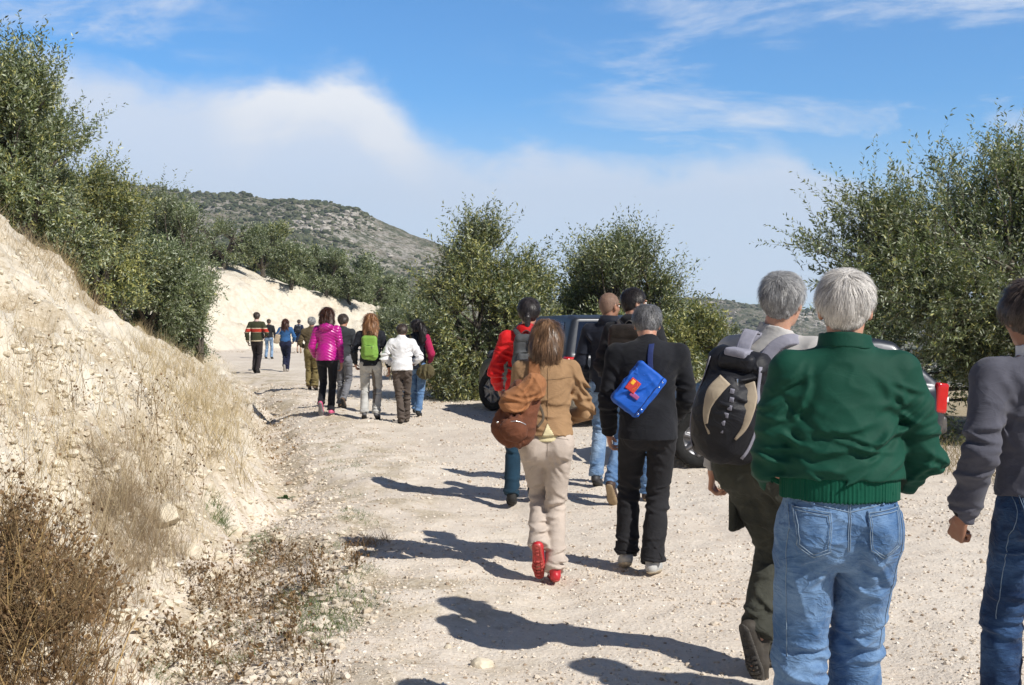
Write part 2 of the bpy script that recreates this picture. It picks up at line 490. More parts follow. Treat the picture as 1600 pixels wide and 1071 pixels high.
def build_terrain():
    ny, nx = GX.shape
    V = np.stack([GX, GY, GZ], -1).reshape(-1, 3)
    idx = np.arange(ny * nx).reshape(ny, nx)
    Q = np.stack([idx[:-1, :-1], idx[:-1, 1:], idx[1:, 1:], idx[1:, :-1]], -1).reshape(-1, 4)
    wob = 0.25 * fbm(GX * 1.3, GY * 1.3, oct=3, seed=5)
    bank = ss(Dg + wob, -0.15, 0.5)
    verge = ss(Dg + wob * 2, -2.3, -0.9) * (1 - ss(GY, 30, 40))
    right = ss(Eg + wob * 3, -0.4, 0.9)
    zone = np.stack([bank, verge, right], -1).reshape(-1, 3)
    Dq = Dg.reshape(-1)[Q].mean(1); Eq = Eg.reshape(-1)[Q].mean(1)
    sel = {'embankment': (Dq > 0) & ~(Eq > 0), 'road': (Dq <= 0) & (Eq <= 0), 'ground': Eq > 0}
    for nm, s in sel.items():
        q = Q[s]; u, inv = np.unique(q, return_inverse=True)
        o = mk(nm, V[u], inv.reshape(-1, 4), M_GROUND, attrs={'zone': zone[u]})
        o['kind'] = 'structure'
build_terrain()

class Gz:
    """fast lookup of the terrain mesh height"""
    def __call__(s, x, y):
        x = np.asarray(x, float); y = np.asarray(y, float)
        ix = np.clip(np.searchsorted(xs, x) - 1, 0, len(xs) - 2); iy = np.clip(np.searchsorted(ys, y) - 1, 0, len(ys) - 2)
        tx = (x - xs[ix]) / (xs[ix + 1] - xs[ix]); ty = (y - ys[iy]) / (ys[iy + 1] - ys[iy])
        return (GZ[iy, ix] * (1 - tx) * (1 - ty) + GZ[iy, ix + 1] * tx * (1 - ty) + GZ[iy + 1, ix] * (1 - tx) * ty + GZ[iy + 1, ix + 1] * tx * ty)
gz = Gz()

def ray(px, py):
    """direction of the sight line through a photo pixel"""
    d = np.array([(px - 800) / FPX, 1.0, (535.5 - py) / FPX])
    c, s_ = math.cos(-PITCH), math.sin(-PITCH)
    return np.array([d[0], d[1] * c - d[2] * s_, d[1] * s_ + d[2] * c])
def on_ground(px, py, dmin=3.0, dmax=150):
    """where the sight line through a photo pixel meets the terrain"""
    r = ray(px, py); t = dmin * (dmax / dmin) ** np.linspace(0, 1, 700)
    P = np.array([0, 0, CAM_H]) + t[:, None] * r
    below = P[:, 2] < gz(P[:, 0], P[:, 1])
    i = int(np.argmax(below))
    if not below[i]: return None
    return P[i]

# ------------------------------------------------------------------ distant hills
def hill_mat():
    m, T, b, o = mat_new("scrubby_hillside")
    co = obco(T)
    n1 = T.noise(co, 0.012, 6, 0.65); n2 = T.noise(co, 0.09, 6, 0.7); n3 = T.noise(co, 0.45, 4, 0.7)
    soil = T.mix(T.smooth(n2, 0.35, 0.65), (0.235, 0.21, 0.165), (0.34, 0.31, 0.25))
    green = T.mix(T.smooth(n3, 0.35, 0.65), (0.075, 0.088, 0.052), (0.135, 0.14, 0.085))
    c = T.mix(T.smooth(T.math('ADD', n2, T.math('MULTIPLY', T.math('SUBTRACT', n3, 0.5), 0.7)), 0.43, 0.54), soil, green)
    rock = T.math('MULTIPLY', T.smooth(n1, 0.45, 0.58), T.smooth(T.noise(co, 0.22, 5, 0.75), 0.47, 0.58))
    c = T.mix(T.math('MULTIPLY', rock, 0.85), c, (0.46, 0.43, 0.385))
    setc(T, b, c)
    b.inputs['Roughness'].default_value = 1.0; b.inputs['Specular IOR Level'].default_value = 0.05
    bump(T, b, T.math('ADD', n2, n3), 0.8, 3.0)
    return m
M_HILL = hill_mat()
M_SCRUB = None

def ridge(name, pts, dist, depth, nx, ny, seed, rough=1.0, base=-60):
    """pts: outline of the hill in photo pixels, dist: distance of its crest"""
    px = np.array([p[0] for p in pts], float); py = np.array([p[1] for p in pts], float)
    X = np.linspace((px[0] - 800) / FPX * dist, (px[-1] - 800) / FPX * dist, nx)
    zc = np.interp(X, (px - 800) / FPX * dist, (494 - py) / FPX * dist + CAM_H)
    Y = np.r_[np.linspace(dist - depth, dist, ny), dist + np.linspace(depth / ny, depth * 0.8, ny // 3)]
    XX, YY = np.meshgrid(X, Y)
    t = (YY - (dist - depth)) / depth
    prof = np.where(t <= 1, t ** 0.85, 1 - (t - 1) ** 1.5 * 0.6)
    Z = base + (zc[None, :] - base) * prof
    n = fbm(XX / 90, YY / 90, oct=6, seed=seed) * 7 * rough
    gul = (1 - np.abs(fbm(XX / 60, YY / 140, oct=4, seed=seed + 5))) * 9 * rough
    Z = Z + (n + gul - 5 * rough) * np.clip(1.15 - t, 0.10, 1) + fbm(XX / 14, YY / 14, oct=4, seed=seed + 9) * 1.5 * rough
    idx = np.arange(Z.size).reshape(Z.shape)
    Q = np.stack([idx[:-1, :-1], idx[:-1, 1:], idx[1:, 1:], idx[1:, :-1]], -1).reshape(-1, 4)
    V = np.stack([XX, YY, Z], -1).reshape(-1, 3)
    o = mk(name, V, Q, M_HILL); o['kind'] = 'structure'
    return X, Y, Z

def ico():
    t = (1 + 5 ** .5) / 2
    V = np.array([(-1, t, 0), (1, t, 0), (-1, -t, 0), (1, -t, 0), (0, -1, t), (0, 1, t), (0, -1, -t), (0, 1, -t), (t, 0, -1), (t, 0, 1), (-t, 0, -1), (-t, 0, 1)], float)
    V /= np.linalg.norm(V[0])
    F = np.array([(0, 11, 5), (0, 5, 1), (0, 1, 7), (0, 7, 10), (0, 10, 11), (1, 5, 9), (5, 11, 4), (11, 10, 2), (10, 7, 6), (7, 1, 8), (3, 9, 4), (3, 4, 2), (3, 2, 6), (3, 6, 8), (3, 8, 9), (4, 9, 5), (2, 4, 11), (6, 2, 10), (8, 6, 7), (9, 8, 1)])
    return V, F
ICO_V, ICO_F = ico()

def blobs(name, P, S, tint, mat, seed=0, jit=0.3, smooth=False, kind='stuff', parent=None):
    """many small lumps in one mesh; P (n,3) centres, S (n,3) radii"""
    rs = np.random.RandomState(seed)
    n = len(P)
    V = ICO_V[None] * (1 + jit * (rs.rand(n, 12, 1) * 2 - 1))
    a = rs.rand(n) * 6.283
    ca, sa = np.cos(a)[:, None], np.sin(a)[:, None]
    V = V * S[:, None, :]
    V = np.stack([V[..., 0] * ca - V[..., 1] * sa, V[..., 0] * sa + V[..., 1] * ca, V[..., 2]], -1)
    V = V + P[:, None, :]
    F = ICO_F[None] + (np.arange(n) * 12)[:, None, None]
    o = mk(name, V.reshape(-1, 3), F.reshape(-1, 3), mat, smooth=smooth, attrs={'tint': np.repeat(tint, 12, 0)}, parent=parent)
    if kind: o['kind'] = kind
    return o

M_STONE = attr_mat("loose_stone", 0.9, 0.2, nz=0.5)
M_BUSHY = attr_mat("scrub_leaf", 0.9, 0.1)

def build_hills():
    for nm, pts, dist, depth, seed, dens in (
        ('hill', [(-500, 330), (-200, 300), (60, 284), (200, 287), (235, 291), (290, 298), (350, 306), (420, 315), (470, 313), (520, 318), (560, 331), (600, 350), (640, 368), (680, 382), (715, 398), (760, 425), (820, 455), (900, 488), (1000, 520), (1100, 545)], 620, 400, 3, 42000),
        ('hill', [(700, 560), (820, 520), (920, 492), (1000, 478), (1060, 469), (1110, 466), (1150, 472), (1200, 480), (1260, 484), (1340, 486), (1450, 482), (1560, 485), (1700, 480), (1900, 482)], 900, 560, 77, 22000)):
        X, Y, Z = ridge(nm, pts, dist, depth, 380, 260, seed)
        rs = np.random.RandomState(seed)
        n = dens
        fx = rs.rand(n) * (len(X) - 1.01); fy = rs.rand(n) ** 0.8 * 259
        # keep the shrubs clustered
        ix, iy = fx.astype(int), fy.astype(int)
        x = np.interp(fx, np.arange(len(X)), X); y = np.interp(fy, np.arange(len(Y)), Y)
        keep = fbm(x / 55, y / 80, oct=4, seed=seed + 2) + rs.rand(n) * 1.1 > 0.42
        x, y, ix, iy = x[keep], y[keep], ix[keep], iy[keep]
        tx = fx[keep] - ix; ty = fy[keep] - iy
        z = Z[iy, ix] * (1 - tx) * (1 - ty) + Z[iy, ix + 1] * tx * (1 - ty) + Z[iy + 1, ix] * (1 - tx) * ty + Z[iy + 1, ix + 1] * tx * ty
        n = len(x); r = 0.5 + rs.rand(n) ** 3 * 1.7
        rock = (fbm(x / 70 + 3, y / 70, oct=3, seed=seed + 6) > 0.12) & (rs.rand(n) < 0.6)
        t = rs.rand(n, 1)
        tint = np.array([0.050, 0.064, 0.034]) * (1 - t) + np.array([0.125, 0.132, 0.078]) * t
        tint[rock] = np.array([0.42, 0.39, 0.345]) * (0.75 + 0.5 * t[rock])
        P = np.stack([x, y, z + r * 0.25], -1)
        S = np.stack([r, r, r * 0.75], -1)
        S[rock] *= np.array([1.1, 1.1, 0.9])
        blobs('scrub', P, S, tint, M_BUSHY, seed)
build_hills()

def build_haze():
    x0, x1, y0, y1, z0, z1 = -1500, 1500, -60, 1400, -75, 150
    V = [(x, y, z) for x in (x0, x1) for y in (y0, y1) for z in (z0, z1)]
    F = np.array([(0, 1, 3, 2), (4, 6, 7, 5), (0, 4, 5, 1), (2, 3, 7, 6), (0, 2, 6, 4), (1, 5, 7, 3)])
    m = bpy.data.materials.new("thin_air_haze"); m.use_nodes = True; T = NT(m.node_tree); T.n.clear()
    o = T.add('ShaderNodeOutputMaterial'); v = T.add('ShaderNodeVolumePrincipled')
    v.inputs['Color'].default_value = (0.80, 0.90, 1.0, 1); v.inputs['Density'].default_value = 0.00032; v.inputs['Anisotropy'].default_value = 0.2
    T.link(v.outputs[0], o.inputs['Volume'])
    h = mk('haze', np.array(V, float), F, m, smooth=False); h['kind'] = 'stuff'; h.display_type = 'WIRE'
build_haze()
# ------------------------------------------------------------------ olive trees
def bark_mat():
    m, T, b, o = mat_new("olive_bark")
    co = obco(T)
    n = T.noise(T.mapping(co, (1, 1, 0.3)), 14, 5, 0.7)
    setc(T, b, T.mix(T.smooth(n, 0.35, 0.65), (0.045, 0.037, 0.028), (0.125, 0.105, 0.08)))
    b.inputs['Roughness'].default_value = 0.95
    bump(T, b, n, 0.8, 0.03)
    return m
M_BARK = bark_mat()
M_LEAF = attr_mat("olive_leaf", 0.42, 0.5, trans=0.22)

def tubes(segs, sides=6):
    """segs: list of polylines with radii [(pts(n,3), radii(n))]; returns V,F"""
    Vs, Fs, off = [], [], 0
    for P, r in segs:
        P = np.asarray(P, float); n = len(P)
        t = np.gradient(P, axis=0); t /= np.linalg.norm(t, axis=1, keepdims=True) + 1e-9
        ref = np.array([0.31, 0.95, 0.05]) if abs(t[0, 0]) < 0.8 else np.array([0, 0, 1.0])
        a = np.cross(t, ref); a /= np.linalg.norm(a, axis=1, keepdims=True) + 1e-9
        b = np.cross(t, a)
        th = np.linspace(0, 2 * np.pi, sides, endpoint=False)
        ring = P[:, None] + (a[:, None] * np.cos(th)[None, :, None] + b[:, None] * np.sin(th)[None, :, None]) * np.asarray(r)[:, None, None]
        i = np.arange(n - 1)[:, None] * sides; j = np.arange(sides)[None]
        q = np.stack([i + j, i + (j + 1) % sides, i + sides + (j + 1) % sides, i + sides + j], -1).reshape(-1, 4) + off
        Vs.append(ring.reshape(-1, 3)); Fs.append(q); off += n * sides
    return np.concatenate(Vs), np.concatenate(Fs)

def bez(a, b, rs, n=7, bow=0.12):
    a = np.asarray(a, float); b = np.asarray(b, float)
    t = np.linspace(0, 1, n)[:, None]
    L = np.linalg.norm(b - a)
    m = (a + b) / 2 + (rs.rand(3) - .5) * L * bow * 2 + np.array([0, 0, -bow * L * .3])
    return (1 - t) ** 2 * a + 2 * t * (1 - t) * m + t * t * b

def olive_mesh(seed, H=4.5, rx=2.2, ry=2.2, z0=0.25, nclump=70, nshoot=22, leaf=0.055, per=16, tall=0.5, gold=0.15, lobes=None, dark=1.0):
    """returns (trunkV, trunkF, crownV, crownF, crownTint). Crown = leaf-sized faces on upward shoots round many limbs"""
    rs = np.random.RandomState(seed)
    # limb ends spread through an uneven envelope
    C = []
    lob = lobes or [(0, 0, 0.52, 1.0)] + [((rs.rand() - .5) * 1.2, (rs.rand() - .5) * 1.2, 0.35 + rs.rand() * 0.42, 0.42 + rs.rand() * 0.25) for _ in range(7)]
    sup = []
    while len(C) < nclump:
        if sup and rs.rand() < 0.80:          # sprays gather round a bough, leaving gaps between boughs
            b_ = sup[rs.randint(len(sup))]
            p = b_ + rs.randn(3) * np.array([.075, .075, .062]) * H * (0.55 + .45 * min(1, rx / (H * .45)))
            if z0 <= p[2] <= H: C.append(p)
            continue
        if len(sup) > nclump // 6: 
            sup_full = True; b_ = sup[rs.randint(len(sup))]; p = b_ + rs.randn(3) * .08 * H
            if z0 <= p[2] <= H: C.append(p)
            continue
        lx, ly, lz, lr = lob[rs.randint(len(lob))]
        d = rs.randn(3); d /= np.linalg.norm(d)
        rr = lr * (0.35 + 0.65 * rs.rand() ** 0.45)
        p = np.array([lx * rx + d[0] * rx * rr * 0.8, ly * ry + d[1] * ry * rr * 0.8, H * (lz + d[2] * 0.40 * rr)])
        if p[2] < z0 or p[2] > H: continue
        C.append(p); sup.append(p)
    C = np.array(C)
    segs = []
    nl = 3 + seed % 3
    fork = H * 0.16
    base = np.array([0, 0, -0.15])
    top = np.array([rs.randn() * .1, rs.randn() * .1, fork])
    tr = 0.045 * H
    segs.append((bez(base, top, rs, 5, 0.1), np.linspace(tr * 1.35, tr, 5)))
    mains = []
    for i in range(nl):
        a = 6.283 * (i + rs.rand() * .5) / nl
        e = np.array([math.cos(a) * rx * .42, math.sin(a) * ry * .42, H * (0.42 + 0.16 * rs.rand())])
        P = bez(top, e, rs, 8, 0.14); segs.append((P, np.linspace(tr * .75, tr * .34, 8))); mains.append(P)
    allm = np.concatenate(mains)
    for c in C:
        k = np.argmin(np.linalg.norm(allm - c, axis=1) + 0.5 * np.abs(allm[:, 2] - c[2] * 0.8))
        segs.append((bez(allm[k], c, rs, 6, 0.16), np.linspace(tr * .26, 0.008, 6)))
    # shoots
    n = nclump * nshoot
    ci = np.repeat(np.arange(nclump), nshoot)
    out = C[ci] - np.array([0, 0, H * 0.42]); out /= np.linalg.norm(out, axis=1, keepdims=True) + 1e-9
    d = rs.randn(n, 3); d /= np.linalg.norm(d, axis=1, keepdims=True)
    hi = ss(C[ci][:, 2] / H, 0.30, 0.8)[:, None]
    d = d * 0.85 + out * 0.75 + np.array([0, 0, 1.0]) * (0.15 + tall * 1.3 * hi) - np.array([0, 0, 0.35]) * (1 - hi)
    d /= np.linalg.norm(d, axis=1, keepdims=True)
    L = (0.16 + 0.50 * rs.rand(n, 1) ** 1.6) * (1 + 1.1 * tall * hi) * (H / 4.5) ** .5 * 1.15
    S0 = C[ci] + rs.randn(n, 3) * np.array([.16, .16, .14]) * (H / 4.5)
    t = (np.arange(per)[None] + rs.rand(n, per)) / per
    droop = np.array([0, 0, -1.0]) * (0.18 * (1 - hi))
    P = S0[:, None] + d[:, None] * (L[:, None] * t[..., None]) + droop[:, None] * (t[..., None] ** 2) * L[:, None]
    P = P.reshape(-1, 3); N = len(P)
    dd = np.repeat(d, per, 0)
    r = rs.randn(N, 3); r -= dd * (r * dd).sum(1, keepdims=True); r /= np.linalg.norm(r, axis=1, keepdims=True) + 1e-9
    ax = dd * 0.62 + r * 0.78; ax /= np.linalg.norm(ax, axis=1, keepdims=True)
    sd_ = np.cross(ax, rs.randn(N, 3)); sd_ /= np.linalg.norm(sd_, axis=1, keepdims=True) + 1e-9
    ll = leaf * (0.7 + 0.6 * rs.rand(N, 1)); w = ll * 0.16
    nn = np.cross(ax, sd_)
    V = np.stack([P, P + ax * ll * .45 + sd_ * w + nn * w * .3, P + ax * ll, P + ax * ll * .45 - sd_ * w + nn * w * .3], 1)
    F = np.arange(N * 4).reshape(N, 4)
    # leaf colours: dark glossy tops, silvery backs, a few yellow
    k = rs.rand(N, 1); g = np.repeat(rs.rand(n, 1), per, 0); cc = np.repeat(rs.rand(nclump, 1)[ci], per, 0)
    a = np.array([0.070, 0.098, 0.042]); b_ = np.array([0.185, 0.215, 0.105]); s_ = np.array([0.36, 0.39, 0.29]); y_ = np.array([0.34, 0.33, 0.12])
    mixv = np.clip(0.30 * k + 0.35 * g + 0.35 * cc, 0, 1)
    tint = a * (1 - mixv) + b_ * mixv
    tint = np.where(rs.rand(N, 1) < 0.26, s_ * (0.7 + .5 * k), tint)
    tint = np.where(rs.rand(N, 1) < gold * (0.4 + 1.4 * cc), y_ * (0.6 + .6 * k), tint) * dark * (0.85 + .62 * np.repeat(rs.rand(nclump, 1)[ci], per, 0))
    # thin woody stems for the shoots
    TV, TF = tubes(segs, 5)
    E = S0 + d * L * 0.95
    sw = np.cross(d, np.array([0.2, 1, 0.1])); sw /= np.linalg.norm(sw, axis=1, keepdims=True) + 1e-9; sw *= 0.0035
    SV = np.stack([S0 - sw, S0 + sw, E], 1).reshape(-1, 3)
    SF = np.arange(len(SV)).reshape(-1, 3)
    return TV, TF, SV, SF, V.reshape(-1, 3), F, np.repeat(tint, 4, 0)

def olive(loc, rz, label, seed, cat='olive tree', group=None, scale=1.0, **kw):
    TV, TF, SV, SF, CV, CF, ct = olive_mesh(seed, **kw)
    root = empty('olive_tree', loc, rz, label, cat, group)
    root.scale = (scale,) * 3
    V = np.concatenate([TV, SV])
    mk('trunk', V, [TF, SF + len(TV)], M_BARK, root)
    mk('crown', CV, CF, M_LEAF, root, smooth=False, attrs={'tint': ct})
    return root

def P_at(px, Y, dz=0.0):
    """ground point at depth Y under photo column px"""
    x = (px - 800) / FPX * Y
    return (x, Y, float(gz(x, Y)) + dz)

GB = 'olive trees on the bank left of the road'
GR = 'olive trees along the right edge of the road'
def build_trees():
    # --- near: right-hand big tree
    x, y, z = P_at(1580, 15.5)
    olive((x, y, z), 0.4, 'large dense olive tree filling the right edge, behind the red car tail lamp', 11, group=GR,
          H=3.66, rx=2.15, ry=2.0, z0=-0.1, nclump=560, nshoot=22, per=20, leaf=0.066, tall=0.42, gold=0.12,
          lobes=[(0, 0, .46, 1.0), (0, 0, .46, 1.0), (0, 0, .22, .9), (-.5, 0, .42, .62), (-.80, .1, .64, .28), (-.7, 0, .50, .35), (.5, 0, .55, .8), (-.25, 0, .76, .42), (.1, 0, .82, .40), (.45, -.2, .80, .40), (.85, -.3, .70, .6), (1.1, -.3, .45, .8), (.95, -.3, .92, .28), (.7, -.5, .6, .7), (.35, -.6, .62, .45), (.3, -.5, .7, .4), (.5, -.7, .5, .5), (-.55, 0, .2, .6), (.3, -.3, .15, .7), (-.2, -.4, .3, .7), (.5, -.4, .4, .7)])
    def tpx(px, base, top, w, lab, seed, group, Y=None, **kw):
        """a tree whose foot is seen at photo pixel (px, base), as tall and wide as it looks from there"""
        g = on_ground(px, base, 8) if Y is None else np.array(P_at(px, Y))
        if g is None: g = np.array(P_at(px, 60))
        d = g[1]; H = (494 - top) / FPX * d + CAM_H - g[2]; r = w / 2 / FPX * d
        a = dict(nclump=125, nshoot=22, per=13, leaf=0.055 + 0.0011 * d, tall=0.4, gold=0.05, z0=-0.2); a.update(kw)
        return olive(tuple(g), seed * 1.7 if 'lobes' not in kw else 0.3, lab, seed, group=group, H=H * 0.90, rx=r * 1.12, ry=r * 1.0, **a)
    # middle row
    tpx(752, 0, 336, 172, 'pale olive tree with one tall tuft on top, left of the parked van', 23, GR, 22.8, nclump=230, nshoot=24, per=16, gold=0.30, tall=.35,
        lobes=[(0, 0, .34, 1.0), (-.65, 0, .42, .5), (.6, 0, .42, .5), (0, 0, .12, .9), (0, 0, .12, .9), (.0, 0, .80, .28), (-.02, 0, .95, .12), (-.35, 0, .60, .4), (.45, 0, .60, .4), (.75, 0, .62, .25), (-.1, 0, .5, .8)])
    tpx(885, 0, 402, 160, 'olive tree with thin upright shoots behind the parked van', 31, GR, 24.5, nclump=150, tall=1.0, gold=0.15)
    tpx(985, 0, 366, 165, 'tall olive tree standing behind the bald man and the dark haired man', 37, GR, 23.0, nclump=180, tall=0.7, gold=0.18)
    tpx(1058, 0, 452, 110, 'low yellowish olive tree in front of the small far hill', 41, GR, 21.0, nclump=140, tall=0.4, gold=0.45)
    # farther along the right edge
    tpx(672, 0, 470, 90, 'dark green olive bush at the road edge behind the white jacket woman', 51, GR, 30, dark=.85)
    tpx(636, 0, 478, 80, 'far dark olive tree just left of the olive bush at the road edge', 53, GR, 42, dark=.85)
    tpx(608, 0, 486, 56, 'farthest small olive tree at the end of the road, where the bank meets it', 57, GR, 55, dark=.85)
    tpx(700, 0, 430, 110, 'olive tree behind the pale tufted olive, deep in the row', 59, GR, 40)
    tpx(1175, 0, 560, 90, 'low olive bush in the gap left of the large right-hand olive', 61, GR, 27)
    tpx(1330, 0, 440, 160, 'olive tree half hidden behind the large right-hand olive and the white haired man', 63, GR, 24)
    for px, Y, top, w, sd_, lab in ((1108, 55, 500, 60, 65, 'distant olive tree in the valley gap, just right of the low yellowish olive'), (1150, 68, 508, 60, 66, 'distant olive tree in the middle of the valley gap'),
                                    (1205, 60, 500, 70, 67, 'distant olive tree at the right side of the valley gap, below the far hill'), (1075, 80, 505, 50, 68, 'most distant olive tree in the valley gap, nearly hidden by the yellowish olive')):
        tpx(px, 0, top, w, lab, sd_, 'distant olive trees in the valley gap', Y, nclump=60)
    # --- left bank
    K = dict(nclump=150, nshoot=26, per=16)
    tpx(35, 352, 78, 200, 'tallest olive tree at the left edge on top of the bank', 101, GB, Y=18, nclump=230, nshoot=26, per=18, tall=0.8, gold=0.15)
    tpx(-70, 330, 30, 200, 'olive tree cut by the left edge of the picture', 102, GB, Y=19, gold=0.1, tall=.5)
    tpx(150, 405, 235, 170, 'yellow green olive tree right beside the tallest one on the bank', 103, GB, Y=24, gold=0.5, **K)
    tpx(90, 368, 230, 130, 'low olive shrub under the tallest olive on the bank crest', 104, GB, Y=20, gold=0.2)
    tpx(182, 465, 330, 150, 'grey green olive shrub leaning over the bank in front of the rounded olive', 105, GB, Y=28, gold=0.1, **K)
    tpx(270, 440, 296, 128, 'rounded dark olive tree in the middle of the bank row', 106, GB, Y=36, gold=0.02, **K)
    tpx(215, 425, 288, 150, 'broad olive tree behind the grey green shrub on the bank', 107, GB, Y=38, gold=0.15, **K)
    tpx(232, 512, 376, 130, 'lowest olive shrub, hanging down the bank nearly to the road', 108, GB, Y=29, gold=0.03, **K)
    tpx(306, 522, 440, 46, 'small round bush at the foot of the bank right of the lowest olive shrub', 109, GB, Y=31, nclump=60, dark=.9)
    tpx(412, 434, 342, 95, 'bright green olive tree alone at the top of the far bank', 110, GB, gold=0.2, z0=.3)
    tpx(350, 420, 318, 130, 'large olive tree on the far bank behind the bright green one', 112, GB)
    tpx(455, 450, 378, 62, 'olive tree on the far bank casting a shadow on bare soil', 111, GB, gold=0.06, z0=.4)
    # row running right along the far bank, copies of two shapes
    def far(px, py):
        g = on_ground(px, py, 20)
        return tuple(g) if g is not None else P_at(px, 80)
    GF = 'row of olive trees on the far bank'
    g = far(508, 462); d = g[1]
    p1 = olive(g, 0.3, 'olive tree with a visible dark trunk on the far bank', 121, group=GF, H=.040 * d, rx=.026 * d, ry=.026 * d, z0=0.5, nclump=90, nshoot=22, per=12, leaf=0.13, tall=0.2, gold=0.03)
    g = far(545, 474)
    p2 = olive(g, 0.9, 'greyish olive tree second in the row from the visible dark trunk', 122, group=GF, H=.037 * d, rx=.028 * d, ry=.026 * d, z0=0.0, nclump=90, nshoot=22, per=12, leaf=0.13, tall=0.2, gold=0.02)
    for k, (px, Y, top, lab) in enumerate((
            (578, 70, 425, 'third olive tree from the dark trunk in the far bank row'),
            (606, 72, 440, 'lower olive tree near the right end of the far bank row'),
            (634, 76, 455, 'olive tree at the right end of the far bank row'),
            (478, 78, 385, 'large olive tree behind the gap in the far bank row'),
            (440, 84, 368, 'dark olive tree high on the slope below the rocky hill'),
            (528, 84, 405, 'olive tree high behind the far bank row, under the rock outcrop'),
            (575, 88, 425, 'olive tree at the upper right of the slope below the rocky hill'),
            (668, 80, 462, 'olive tree seen between the far bank row and the pale tufted olive'))):
        g = P_at(px, Y); Hn = max(2.2, (494 - top) / FPX * Y + CAM_H - g[2]); H0 = .040 * 66 if k % 2 else .037 * 66.7
        copy_thing(p1 if k % 2 else p2, g, k * 2.1, Hn / H0 * .95, lab)
build_trees()

# ------------------------------------------------------------------ dry grass, weeds, gravel
M_STRAW = attr_mat("dry_straw", 0.7, 0.25, trans=0.15, tt=(1.0, 0.85, 0.6))
M_GREEN = attr_mat("green_blade", 0.6, 0.3, trans=0.2)

def blades(name, B, L, W, lean, tint, mat, seed, segs=3, updir=0.8, kind='stuff', label=None):
    """B: base points; tapering bent ribbons"""
    rs = np.random.RandomState(seed); n = len(B)
    a = rs.rand(n) * 6.283
    d = np.stack([np.cos(a) * lean, np.sin(a) * lean, np.full(n, updir)], 1); d /= np.linalg.norm(d, axis=1, keepdims=True)
    dh = np.stack([np.cos(a), np.sin(a), np.zeros(n)], 1)
    b = rs.rand(n) * 6.283
    side = np.stack([np.cos(b), np.sin(b), np.zeros(n)], 1)
    bend = (rs.rand(n, 1) * 0.5) * lean[:, None] * 1.4
    V = []
    for s in range(segs + 1):
        t = s / segs
        c = B + d * (L * t)[:, None] + dh * bend * L[:, None] * t * t - np.array([0, 0, 1]) * bend * L[:, None] * t ** 3 * .5
        w = (W * (1 - t * 0.85))[:, None]
        V += [c - side * w, c + side * w]
    V = np.stack(V, 1)
    m = 2 * (segs + 1)
    F = np.array([(2 * s, 2 * s + 1, 2 * s + 3, 2 * s + 2) for s in range(segs)])[None] + (np.arange(n) * m)[:, None, None]
    o = mk(name, V.reshape(-1, 3), F.reshape(-1, 4), mat, smooth=False, attrs={'tint': np.repeat(tint, m, 0)})
    if kind: o['kind'] = kind
    return o

def scatter(rs, cx, cy, rad, n, flat=1.0):
    a = rs.rand(n) * 6.283; r = rad * rs.rand(n) ** 0.6
    return cx + r * np.cos(a), cy + r * np.sin(a) * flat

def px_spots(rs, poly, n, dmin=3.5, dmax=60, even=False):
    """random ground points seen inside a photo-pixel polygon"""
    poly = np.array(poly, float); lo, hi = poly.min(0), poly.max(0); out = []
    tries = 0
    while len(out) < n and tries < n * 30:
        tries += 1
        p = lo + rs.rand(2) * (hi - lo)
        c = False; j = len(poly) - 1
        for i in range(len(poly)):
            if (poly[i, 1] > p[1]) != (poly[j, 1] > p[1]) and p[0] < (poly[j, 0] - poly[i, 0]) * (p[1] - poly[i, 1]) / (poly[j, 1] - poly[i, 1]) + poly[i, 0]: c = not c
            j = i
        if not c: continue
        g = on_ground(p[0], p[1], dmin, dmax)
        if g is not None: out.append(g)
    return np.array(out)

